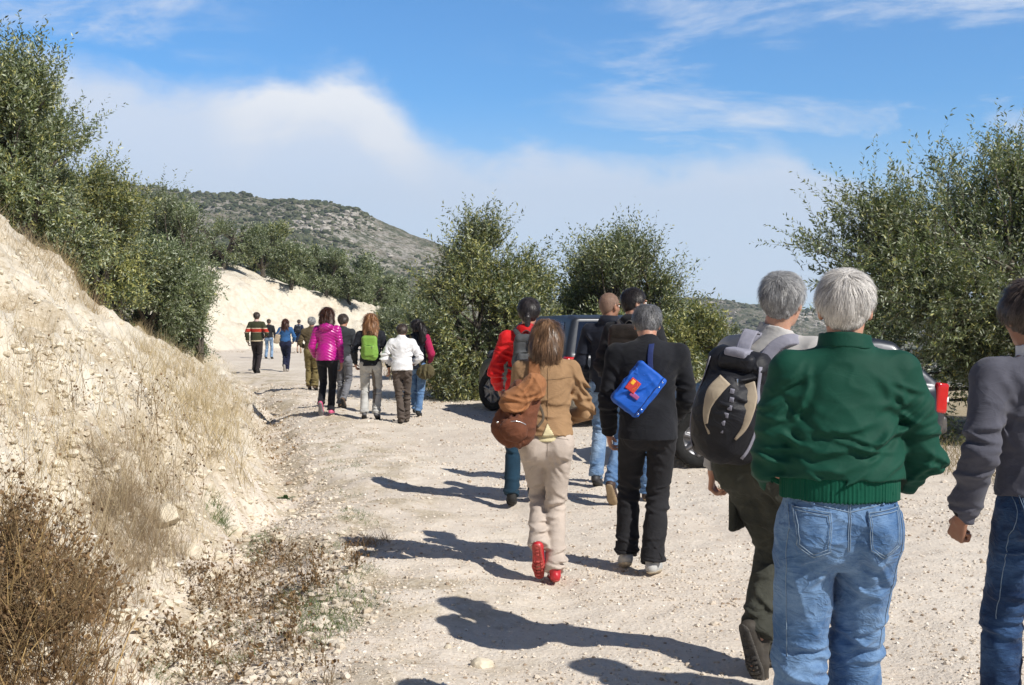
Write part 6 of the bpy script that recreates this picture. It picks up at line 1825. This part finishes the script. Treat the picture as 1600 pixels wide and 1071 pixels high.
def people_middle():
    # 9 magenta quilted jacket
    MG = fabric("magenta_quilted_nylon", (0.46, 0.008, 0.24), .34, .08, 8, 300, .15, .05, .6, .2)
    PK = plain("pink_shoe", (0.60, 0.10, 0.22), .6); GS = plain("grey_rubber_sole", (0.18, 0.17, 0.18), .7)
    kw = dict(feet=((-.085, -.12, .03, 1.05, 0), (.075, .02, 0, .05, 0)), hands=((-.22, .18, .95), (.22, .06, .86)), elbow=((-.4, -1, 0), (.4, -1, 0)), head=(-.15, .05, 0), sw=.95)
    root, sk = person(511, 99, 1.68, 0, 'curly haired woman in a shiny magenta quilted jacket and black trousers', **kw); k = sk['k']; C, P = sk['C'], sk['P']
    body(root, sk, SK_L, .011, (hnd(), hnd())); eyes(root, sk)
    hair(root, sk, H_CHEST, 'bob', .008, 5000, .06, .0024, 9, .024, .016, .45, .8, .3)
    trousers(root, sk, fabric("black_trousers", (0.012, 0.012, 0.016), .85), .010, .004, 91, .98, .95, 1.0)
    def hood(F): F.ell(C + A(0, -.095, -.015) * k, A(.115, .070, .075) * k, .015)
    F0 = folds
    def qf(amp, seed, spots=(), base=1.0):
        g = F0(amp * .4, seed, spots, base)
        def fn(Q):
            x, y, z = Q[:, 0], Q[:, 1], Q[:, 2]
            w = z + np.where(np.abs(x) < .19, np.abs(x) * .55, x * 0)
            return g(Q) + .0085 * (np.abs(np.sin(w * math.pi / .046)) ** .6 - .6)
        return fn
    globals()['folds'] = qf
    jk, V, Fc = jacket(root, sk, MG, .0075, .006, 93, 1.0, -.06, 1.08, .90, 1.12, 1.0, .03, .07, 'jacket', extra=hood)
    globals()['folds'] = F0
    band(jk, sk, 'waist_seam', MG, .125, .145, .142, .68, .008, False)
    for i in (0, 1): shoe(root, sk, i, PK, GS, .007, 'shoe', 0, False, 1.0)
    # 10 grey jacket man
    simple(536, 91, 1.63, R(-10), 'man in a charcoal jacket and grey trousers, just right of the magenta woman', fabric("charcoal_jacket", (0.040, 0.045, 0.052), .9), 'jacket', fabric("mid_grey_trousers", (0.16, 0.165, 0.185), .9), H_DARK, 'short',
           shoem=plain("brown_boot", (.11, .07, .045), .8), feet=((-.09, .22, 0, 0, 0), (.05, -.12, .02, .9, 0)), hands=((-.20, .1, .88), (.20, .12, .88)), head=(-.1, -.3, 0), jk=dict(hem=-.10, bulk=1.0))
    # 11 olive man
    r, sk, j, V, F = simple(487, 72, 1.60, R(5), 'grey haired man in an olive brown jacket and khaki cargo trousers', fabric("olive_brown_jacket", (0.105, 0.080, 0.045), .9), 'jacket', fabric("khaki_cargo_trousers", (0.185, 0.145, 0.060), .9), H_GREY, 'short',
           shoem=plain("brown_hiking_boot", (.12, .08, .05), .8), feet=((-.06, .1, 0, .2, 0), (.10, -.02, 0, .25, .2)), hands=((-.20, .2, 1.02), (.22, .15, .9)), elbow=((-.5, -1, 0), (.5, -1, 0)), jk=dict(hem=.02, bulk=1.08), legkw=dict(loose=1.1, leg=1.2), amp=.011)
    # 12 auburn hair, green pack
    NB = fabric("blue_black_jacket", (0.013, 0.015, 0.022), .8)
    r, sk, j, V, F = simple(579, 101, 1.65, R(2), 'auburn haired woman in a black jacket and pale grey hiking trousers', NB, 'jacket', fabric("pale_grey_trousers", (0.46, 0.46, 0.445), .85), H_AUBURN, 'long',
           shoem=plain("grey_hiking_shoe", (.09, .09, .10), .8), hk=dict(n=5000, L=.07, noise=.012, thick=.018, W=.0024, base=.45), feet=((-.115, .08, 0, .35, -.1), (.10, .16, 0, .30, .15)), hands=((-.26, .10, .93), (.30, .04, .82)), elbow=((-.4, -1, 0), (.4, -1, 0)), jk=dict(hem=-.06, bulk=1.03), legkw=dict(loose=1.02, leg=1.08))
    c = A(0, -.20, sk['C'][2] - .235)
    e = thing_at('backpack', r, c, 'lime green backpack on the auburn haired woman', 'backpack')
    LG = fabric("lime_green_nylon", (0.20, 0.37, 0.065), .6, .06, 8, 300, .25)
    rpack(e, c, r, sk, (.235, .13, .40), LG, plain("dark_green_zip", (.05, .16, .02), .6), surf=Surf(V, F), seed=3, lid=False, h=.009, strap_w=.05, strap_mat=NB)
    # brown inner-leg gusset
    tro = [o for o in r.children if o.name.startswith('trousers')][0]; TV, TF = _vf(tro); S = Surf(TV, TF); kk = sk['k']
    pv = patch_on(S, [(.035 * kk, .86 * kk), (.075 * kk, .70 * kk), (.085 * kk, .42 * kk), (.055 * kk, .24 * kk), (.02 * kk, .45 * kk), (.012 * kk, .74 * kk)], .006, .010)
    mk('inner_leg_panel', pv[0], pv[1], fabric("taupe_gusset", (0.17, 0.145, 0.125), .9), tro)
    # 13 white jacket
    WJ = fabric("white_quilted_nylon", (0.80, 0.81, 0.83), .7, .02, 8, 300, .25, .05, .3, .3)
    r, sk, j, V, F = simple(628, 102, 1.55, R(3), 'woman in a puffy white jacket and grey brown trousers', WJ, 'jacket', fabric("grey_brown_trousers", (0.092, 0.073, 0.062), .9), H_DARK, 'short', skin=SK_T,
           shoem=plain("brown_walking_shoe", (.10, .08, .065), .8), feet=((-.03, .02, 0, .05, -.2), (.07, .30, 0, 0, 0)), hands=((-.20, .22, 1.05), (.20, .20, 1.04)), elbow=((-.6, -.8, 0), (.6, -.8, 0)), head=(-.35, 0, 0), neckf=.03, necks=.9, jk=dict(hem=-.03, bulk=1.12, sleeve=1.15, waist=1.0, hemw=1.0, collar=.06, collar_r=.08), amp=.013)
    # 14 black ponytail, jeans
    r, sk, j, V, F = simple(651, 95.5, 1.60, R(-8), 'woman with a long black ponytail, pink sleeve and blue jeans', fabric("dark_navy_knit", (0.012, 0.016, 0.026), .9), 'top', J_MID, H_BLACK, 'pony', skin=SK_T,
           hk=dict(n=4500, L=.09, W=.0024, noise=.008, lift=.1), feet=((-.10, .42, 0, 0, 0), (.05, .0, 0, .2, 0)), hands=((-.2, .2, 1.0), (.21, .16, 1.0)), elbow=((-.5, -1, 0), (.5, -1, 0)), head=(-.1, .5, 0), jk=dict(hem=-.10))
    k = sk['k']; F = Field(.008); F.cone(sk['S'][1] - (sk['elbow'][1] - sk['S'][1]) * .05, sk['elbow'][1], .072 * k, .064 * k, .02); F.cone(sk['elbow'][1], sk['wrist'][1], .064 * k, .048 * k, .02)
    mk('pink_sleeve', *F.mesh(folds(.006, 3)), fabric("crimson_pink_knit", (0.42, 0.02, 0.09), .9), j)
    c = A(.17, -.10, .80 * k); e = thing_at('shoulder_bag', r, c, 'soft olive green bag at the hip of the woman with the black ponytail', 'bag')
    OB = fabric("olive_bag_canvas", (0.10, 0.085, 0.042), .9); F = Field(.009); F.ell(c, A(.15, .075, .12), .03); F.ell(c + A(.02, 0, .05), A(.12, .06, .08), .03)
    part('bag_body', e, c, F.mesh(folds(.010, 4, [(c[0], c[1], c[2], .15, 1.5, 'v')])), OB)
    C = sk['C']
    part('shoulder_strap', e, c, strap_mesh([c + A(-.10, 0, .1), A(.06, -.13, C[2] - .25), A(-.08, -.12, C[2] - .05), A(-.10, 0, C[2] + .02), A(-.08, .11, C[2] - .08), A(.10, .14, C[2] - .3), c + A(.08, .04, .1)], .03, .006, lambda q: nrm(q - A(0, 0, C[2] - .2)), 34, Surf(V, Fc if False else _vf(j)[1]), .006), OB)
people_middle()

def people_far():
    # 15 striped sweater
    m, T, b, o = mat_new("striped_knit"); co = obco(T); sp = T.add('ShaderNodeSeparateXYZ'); T.link(co, sp.inputs[0]); z = sp.outputs[2]
    def bandm(lo, hi): return T.math('MULTIPLY', T.math('GREATER_THAN', z, lo), T.math('LESS_THAN', z, hi))
    c = T.mix(bandm(1.175, 1.285), (0.038, 0.042, 0.018), (0.42, 0.030, 0.014))
    c = T.mix(T.math('MAXIMUM', bandm(1.270, 1.295), T.math('MULTIPLY', bandm(1.165, 1.18), .5)), c, (0.60, 0.50, 0.38)); c = T.mix(bandm(.90, .945), c, (0.50, 0.42, 0.30))
    setc(T, b, c); b.inputs['Roughness'].default_value = .95; bump(T, b, T.noise(co, 200, 2), .3, .01)
    r, sk, j, V, F = simple(401, 54.5, 1.76, R(-3), 'man in a dark green sweater with a red chest stripe, leading on the left', m, 'sweater', fabric("dark_brown_trousers", (0.030, 0.024, 0.026), .85), H_DARK, 'short', skin=SK_T,
           feet=((-.08, .12, 0, .3, 0), (.05, .0, 0, .2, 0)), hands=((-.26, .02, .90), (.24, .16, 1.08)), elbow=((-.4, -1, 0), (.4, -1, 0)), jk=dict(hem=-.05, bulk=1.08, sleeve=1.15, collar=.02), amp=.010, h=.013)
    k = sk['k']; F = Field(.008); cd = A(0, .1, 1); c1 = sk['C'] + A(0, 0, .045) * k; F.cone(c1 - cd * .02, c1 + cd * .03, .070 * k, .062 * k, .01); F.cut(c1 + cd * .025, A(0, 0, 1)); mk('shirt_collar', *F.mesh(), plain("pale_pink_collar", (.62, .45, .42), .9), r)
    # 16 black jacket and jeans
    simple(420, 40.4, 1.56, R(0), 'man in a black jacket and pale blue jeans, far ahead beside the striped sweater', BLK, 'jacket', J_PALE, H_DARK, 'crop', feet=((-.13, .1, 0, .2, 0), (.13, .1, 0, .1, .1)), jk=dict(hem=-.02, bulk=1.05), legkw=dict(loose=.98), h=.014, hk=dict(n=900, W=.004, L=.02))
    # 17 blue blouse
    r, sk, j, V, F = simple(446, 52.6, 1.58, R(2), 'reddish haired woman in a blue blouse and navy trousers', fabric("denim_blue_blouse", (0.035, 0.12, 0.30), .9), 'blouse', fabric("navy_trousers", (0.011, 0.014, 0.040), .9), H_CHEST, 'long',
           shoem=plain("grey_trainer", (.33, .30, .28), .8), sole=plain("pale_grey_sole", (.40, .37, .34), .8), feet=((-.02, -.12, .04, 1.1, 0), (.06, .05, 0, .1, 0)), hands=((-.22, .18, 1.05), (.24, .16, 1.0)), elbow=((-.5, -1, 0), (.5, -1, 0)), jk=dict(hem=.03, bulk=1.06, sleeve=1.1), legkw=dict(loose=1.12, seat=1.1, hemr=.9), h=.013, hk=dict(n=1500, W=.004, L=.07, noise=.012, base=.4))
    c = A(-.235, -.07, 1.08 * sk['k']); e = thing_at('shoulder_bag', r, c, 'beige shoulder bag hanging at the left side of the woman in blue', 'bag')
    BG = fabric("beige_canvas", (0.46, 0.37, 0.26), .9); F = Field(.010); F.box(c, A(.07, .11, .135), .03, .02, rotm(0, 0, R(14))); part('bag_body', e, c, F.mesh(folds(.008, 4)), BG)
    C = sk['C']; part('shoulder_strap', e, c, strap_mesh([c + A(.0, -.08, .12), A(-.15, -.10, C[2] - .12), A(-.135, -.02, C[2] + .015), A(-.15, .09, C[2] - .10), c + A(.02, .10, .12)], .03, .007, lambda q: nrm(q - A(-.05, 0, C[2] - .2)), 24), BG)
    # 18 far woman in a dark blue coat
    root, sk = person(467, 34.9, 1.50, 0, 'smallest, farthest woman in a knee length dark blue coat, bare legs', feet=((-.08, .06, 0, .3, 0), (.08, .12, 0, .1, 0)), sw=.95)
    body(root, sk, skin_mat("bare_leg_skin", (0.46, 0.31, 0.24)), .014, (hnd(), hnd())); hair(root, sk, H_DARK, 'short', .009, 800, .04, .004, 3)
    jacket(root, sk, fabric("dark_blue_coat", (0.014, 0.024, 0.060), .85), .014, .008, 5, 1.02, -.40, 1.12, 1.0, name='coat')
    for i in (0, 1): shoe(root, sk, i, plain("tan_ankle_boot", (.33, .22, .15), .8), RUB, .008, 'boot', .08)
    c = A(0, -.21, sk['C'][2] - .20); e = thing_at('backpack', root, c, 'little dark backpack with a grey badge on the farthest woman', 'backpack')
    rpack(e, c, root, sk, (.24, .14, .30), fabric("black_pack", (.018, .02, .028), .8), plain("grey_badge", (.22, .23, .25), .7), seed=5, h=.012)
people_far()
# ------------------------------------------------------------------ parked cars
def poly_sdf(x, z, pts):
    pts = np.array(pts, float); n = len(pts); d = np.full(x.shape, 1e9); s = np.ones(x.shape)
    j = n - 1
    for i in range(n):
        e = pts[j] - pts[i]; wx = x - pts[i, 0]; wz = z - pts[i, 1]
        t = np.clip((wx * e[0] + wz * e[1]) / (e @ e), 0, 1); bx = wx - e[0] * t; bz = wz - e[1] * t
        d = np.minimum(d, bx * bx + bz * bz)
        c1 = z >= pts[i, 1]; c2 = z < pts[j, 1]; c3 = e[0] * wz > e[1] * wx
        fl = (c1 & c2 & c3) | (~c1 & ~c2 & ~c3); s = np.where(fl, -s, s); j = i
    return s * np.sqrt(d)

def prism(F, pts, wfn, rd, k=0.02, op='u'):
    """side profile (x,z) swept across the car's width wfn(x,z); soft edges"""
    P_ = np.array(pts); lo = A(P_[:, 0].min(), -1.05, P_[:, 1].min()); hi = A(P_[:, 0].max(), 1.05, P_[:, 1].max())
    bb = F._bb(lo, hi, k, op == 'u')
    def fn(P):
        x, y, z = P[..., 0], P[..., 1], P[..., 2]
        a = poly_sdf(x, z, pts) + rd; b = np.abs(y) - wfn(x, z) + rd
        return np.minimum(np.maximum(a, b), 0) + np.hypot(np.maximum(a, 0), np.maximum(b, 0)) - rd
    F.p.append((op, fn, bb, k)); return F

def cyl_y(F, c, r, y0, y1, op='u', k=.01):
    bb = F._bb(A(c[0] - r, y0, c[1] - r), A(c[0] + r, y1, c[1] + r), k, op == 'u')
    def fn(P): return np.maximum(np.hypot(P[..., 0] - c[0], P[..., 2] - c[1]) - r, np.maximum(P[..., 1] - y1, y0 - P[..., 1]))
    F.p.append((op, fn, bb, k))

def car(loc, rz, label, paint, glass, lower, cabin, wheels, wr, hw, sidewin, h=.028, tail=True, group='cars parked at the right edge of the road', plate=None, cladding=None, steer=0.0):
    """x forward; lower/cabin are side profiles; wheels = (rear x, front x)"""
    root = empty('parked_car', loc, rz, label, 'car', group)
    zb = max(p[1] for p in lower)
    L0, L1 = min(p[0] for p in lower), max(p[0] for p in lower)
    def wl(x, z): return hw * (1 - .10 * np.clip((x - (L1 - .7)) / .7, 0, 1) ** 2 - .07 * np.clip(((L0 + .5) - x) / .5, 0, 1) ** 2 - .05 * np.clip((z - .62) / .5, 0, 1) - .04 * np.clip((.45 - z) / .3, 0, 1))
    zc0 = min(p[1] for p in cabin); zc1 = max(p[1] for p in cabin)
    def wc(x, z): return (hw - .055) - .19 * np.clip((z - zc0) / (zc1 - zc0), 0, 1) ** 1.3 - .05 * np.clip((x - (L1 - 1.6)) / 1, 0, 1)
    F = Field(h); prism(F, lower, wl, .09); prism(F, cabin, wc, .07, .05)
    for wx in wheels:
        for y0, y1 in ((-1.1, -hw + .26), (hw - .26, 1.1)): cyl_y(F, (wx, wr), wr + .055, y0, y1, 's')
    V, Fc = F.mesh(); mk('body', V, Fc, paint, root)
    # glass: shell 4 mm proud of the cabin, limited to the window openings
    def win(name, poly, ymin, ymax, xr=None):
        G = Field(h * .55); prism(G, cabin, lambda x, z: wc(x, z) + .006, .07)
        # slightly grown profile
        def clip(P):
            return np.maximum(poly_sdf(P[..., 0], P[..., 2], poly) + 0.0, np.maximum(P[..., 1] - ymax, ymin - P[..., 1]))
        G.p.append(('c', clip, None, 0)); V, Fc = G.mesh(); return mk(name, V, Fc, glass, root)
    for poly in sidewin:
        for s in (-1, 1): win('side_window', poly, *(sorted((s * .45, s * 1.1))))
    # windscreen and rear window follow the slanting ends of the profile
    cab = sorted(cabin, key=lambda p: p[0])
    def screen(name, a, b, w0, w1, out):
        a = A(*a); b = A(*b); d = b - a; nn = nrm(A(-d[1], d[0])) * out; M = 9; Vv = []
        for t in np.linspace(.06, .92, M):
            p = a + d * t
            for s in np.linspace(-1, 1, 13):
                wy = (w0 + (w1 - w0) * t) * s; bow = .02 * (1 - s * s)
                Vv.append((p[0] + nn[0] * (.001 + bow * .6), wy, p[1] + nn[1] * (.001 + bow * .3)))
        Vv = np.array(Vv); n = len(Vv); idx = np.arange(n).reshape(M, 13); Q = np.stack([idx[:-1, :-1], idx[:-1, 1:], idx[1:, 1:], idx[1:, :-1]], -1).reshape(-1, 4)
        V2 = np.concatenate([Vv, Vv - A(nn[0], 0, nn[1]) * .04]); rim = list(idx[0]) + list(idx[1:, -1]) + list(idx[-1, -2::-1]) + list(idx[-2:0:-1, 0])
        R_ = np.array([(rim[i], rim[(i + 1) % len(rim)], rim[(i + 1) % len(rim)] + n, rim[i] + n) for i in range(len(rim))])
        return mk(name, V2, np.concatenate([Q, Q[:, ::-1] + n, R_]), glass, root, smooth=False)
    fb, ft, rt_, rb = cabin[0], cabin[1], cabin[-2], cabin[-1]
    screen('windscreen', fb, ft, hw - .16, hw - .32, -1); screen('rear_window', rb, rt_, hw - .18, hw - .32, 1)
    tyre = plain("tyre_rubber", (0.02, 0.02, 0.02), .9, 0, .2, .2, 30, .2); alloy = plain("alloy_rim", (0.20, 0.20, 0.21), .45, .8)
    for wx in wheels:
        for s in (-1, 1):
            y = s * (hw - .115); a = np.linspace(0, 6.2832, 41)[:-1]
            prof = [(.60, -.07), (.72, -.095), (.94, -.10), (1.0, -.075), (1.0, .075), (.94, .10), (.72, .095), (.60, .07)]
            Vt = np.array([(wx + wr * r * math.cos(q), y + s * w_, wr + wr * r * math.sin(q)) for q in a for r, w_ in prof]); m = len(prof); n = len(a)
            Q = np.array([(i * m + j, i * m + (j + 1) % m, ((i + 1) % n) * m + (j + 1) % m, ((i + 1) % n) * m + j) for i in range(n) for j in range(m)])
            st_ = steer if wx == wheels[1] else 0.0
            def turn(V): W_ = np.array(V, float); X_, Y_ = W_[:, 0] - wx, W_[:, 1] - y; W_[:, 0] = wx + X_ * math.cos(st_) - Y_ * math.sin(st_); W_[:, 1] = y + X_ * math.sin(st_) + Y_ * math.cos(st_); return W_
            wh = mk('wheel', turn(Vt), Q, tyre, root)
            G = Field(.014); cyl_y(G, (wx, wr), wr * .63, *sorted((y + s * .03, y + s * .075)))
            cyl_y(G, (wx, wr), wr * .56, *sorted((y + s * .055, y + s * .2)), op='s')
            for q in range(7):
                t = q * .8976 + .3; e = A(wx + wr * .60 * math.cos(t), y + s * .070, wr + wr * .60 * math.sin(t)); G.cone(A(wx, y + s * .08, wr), e, .032, .022, .01)
            G.ell(A(wx, y + s * .082, wr), A(.05, .02, .05), .01)
            rv, rf = G.mesh(); mk('rim', turn(rv), rf, alloy, wh)
    red = plain("tail_lamp_red", (0.55, 0.01, 0.01), .15, 0, .6, .05, 10, 0, .6); clr = plain("clear_lamp", (0.80, 0.80, 0.82), .1, 0, .7, .05); blk = plain("black_trim", (0.02, 0.02, 0.022), .6)
    for s in (-1, 1):
        G = Field(.016); G.box(A(L0 + .085, s * (hw - .135), zb - .16), A(.075, .105, .17), .03, .01, rotm(0, s * R(8), R(-6))); t = mk('tail_lamp', *G.mesh(), red, root)
        G = Field(.012); G.box(A(L0 + .075, s * (hw - .132), zb - .17), A(.075, .098, .035), .015, .01, rotm(0, s * R(8), R(-6))); mk('reversing_lamp', *G.mesh(), clr, t)
        G = Field(.016); G.ell(A(L1 - .14, s * (hw - .25), lower[2][1] - .13 if False else .62), A(.13, .15, .06), .01, rotm(0, -s * R(22), 0)); mk('headlight', *G.mesh(), clr, root)
        G = Field(.014); mx = fb[0] - .42; G.ell(A(mx, s * (hw + .07), fb[1] + .07), A(.055, .10, .075), .02); G.cone(A(mx, s * (hw - .07), fb[1] + .02), A(mx, s * (hw + .02), fb[1] + .04), .02, .02); mk('wing_mirror', *G.mesh(), paint, root)
        for hx in (wheels[1] - 1.22, wheels[0] + .58):
            G = Field(.010); G.box(A(hx, s * (hw - .018), zb - .17), A(.085, .018, .016), .012); mk('door_handle', *G.mesh(), paint, root)
        seams = [(np.array([(x, s * (float(wl(np.array(x), np.array(z))) + .001), z) for z in np.linspace(.30, zb - .04, 10)]), np.full(10, .004)) for x in (wheels[1] - .42, wheels[1] - 1.42, wheels[0] + .42)]
        for sm in seams: mk('door_gap', *tubes([sm], 4), blk, root)
        G = Field(.014); G.box(A((wheels[0] + wheels[1]) / 2, s * (hw - .012), .52), A((wheels[1] - wheels[0]) / 2 - wr - .08, .022, .035), .014); mk('side_moulding', *G.mesh(), cladding or blk, root)
    G = Field(.02); G.box(A(L0 + .03, 0, .42), A(.07, hw - .12, .10), .04); mk('rear_bumper', *G.mesh(), cladding or paint, root)
    G = Field(.02); G.box(A(L1 - .05, 0, .40), A(.07, hw - .22, .11), .04); mk('front_bumper', *G.mesh(), cladding or paint, root)
    G = Field(.012); G.box(A(L1 + .015, 0, .62), A(.02, .32, .05), .01); mk('grille', *G.mesh(), blk, root)
    G = Field(.010); G.box(A(L0 - .045, 0, .50), A(.012, .26, .055), .006); mk('number_plate', *G.mesh(), plain("blank_plate", (.7, .7, .68), .5), root)
    return root

def build_cars():
    gl = mat_new("dark_tinted_glass")
    m, T, b, o = gl; b.inputs['Base Color'].default_value = (0.012, 0.018, 0.035, 1); b.inputs['Roughness'].default_value = .04; b.inputs['Specular IOR Level'].default_value = .22
    def carpaint(name, c, met=.25):
        m, T, b, o = mat_new(name); co = obco(T); sp = T.add('ShaderNodeSeparateXYZ'); T.link(co, sp.inputs[0])
        dust = T.math('MULTIPLY', T.smooth(sp.outputs[2], .75, .15), T.smooth(T.noise(co, 3, 5, .65), .3, .7))
        setc(T, b, T.mix(T.math('MULTIPLY', dust, .7), c, (0.42, 0.36, 0.28))); b.inputs['Metallic'].default_value = met
        T.link(T.math('MULTIPLY_ADD', dust, .4, .42), b.inputs['Roughness']); b.inputs['Coat Weight'].default_value = .15; b.inputs['Coat Roughness'].default_value = .2
        return m
    # people carrier facing away to the left
    s0 = carpaint("dark_blue_grey_metallic", (0.028, 0.033, 0.043)); clad = plain("beige_grey_cladding", (0.26, 0.24, 0.20), .5)
    lower = [(-2.08, .28), (2.20, .28), (2.32, .45), (2.30, .68), (1.95, .86), (1.10, 1.00), (-2.08, 1.04), (-2.14, .60)]
    cabin = [(1.42, .92), (.55, 1.52), (.20, 1.63), (-1.7, 1.66), (-1.93, 1.61), (-2.08, .98)]
    fw = A(-.36, 20.0); rz = math.atan2(5.0, -1.7)          # front wheel nearest the camera, heading
    hd = A(math.cos(rz), math.sin(rz)); left = A(-hd[1], hd[0])
    c = fw - hd * 1.42 - left * .86
    side = [[(1.28, 1.02), (.62, 1.47), (.30, 1.54), (.22, 1.54), (.22, 1.04)], [(.12, 1.05), (.12, 1.54), (-.85, 1.56), (-.85, 1.06)], [(-.95, 1.07), (-.95, 1.56), (-1.66, 1.56), (-1.88, 1.10)]]
    car((c[0], c[1], float(gz(c[0], c[1]))), rz, 'dark people carrier parked beside the olives, behind the woman in red', s0, gl[0], lower, cabin, (-1.35, 1.42), .345, .90, side, cladding=clad, steer=R(24))
    # low hatchback facing left
    s1 = carpaint("steel_blue_metallic", (0.018, 0.024, 0.038))
    lower = [(-1.62, .24), (1.62, .24), (1.75, .40), (1.73, .56), (1.40, .70), (.72, .80), (-1.58, .88), (-1.68, .55)]
    cabin = [(.86, .76), (.14, 1.28), (-.2, 1.37), (-.95, 1.38), (-1.15, 1.34), (-1.63, .86)]
    f = A(2.02, 12.35); r_ = A(4.32, 12.6); hd = f - r_; hd /= np.linalg.norm(hd); rz = math.atan2(hd[1], hd[0]); left = A(-hd[1], hd[0])
    c = f - hd * 1.12 - left * .76
    side = [[(.74, .86), (.20, 1.23), (-.05, 1.29), (-.28, 1.29), (-.28, .88)], [(-.36, .88), (-.36, 1.29), (-.92, 1.29), (-1.08, 1.2), (-1.16, .93)]]
    car((c[0], c[1], float(gz(c[0], c[1]))), rz, 'low steel blue hatchback hidden behind the three nearest men, red tail lamp showing', s1, gl[0], lower, cabin, (-1.12, 1.12), .30, .80, side, cladding=s1)
build_cars()
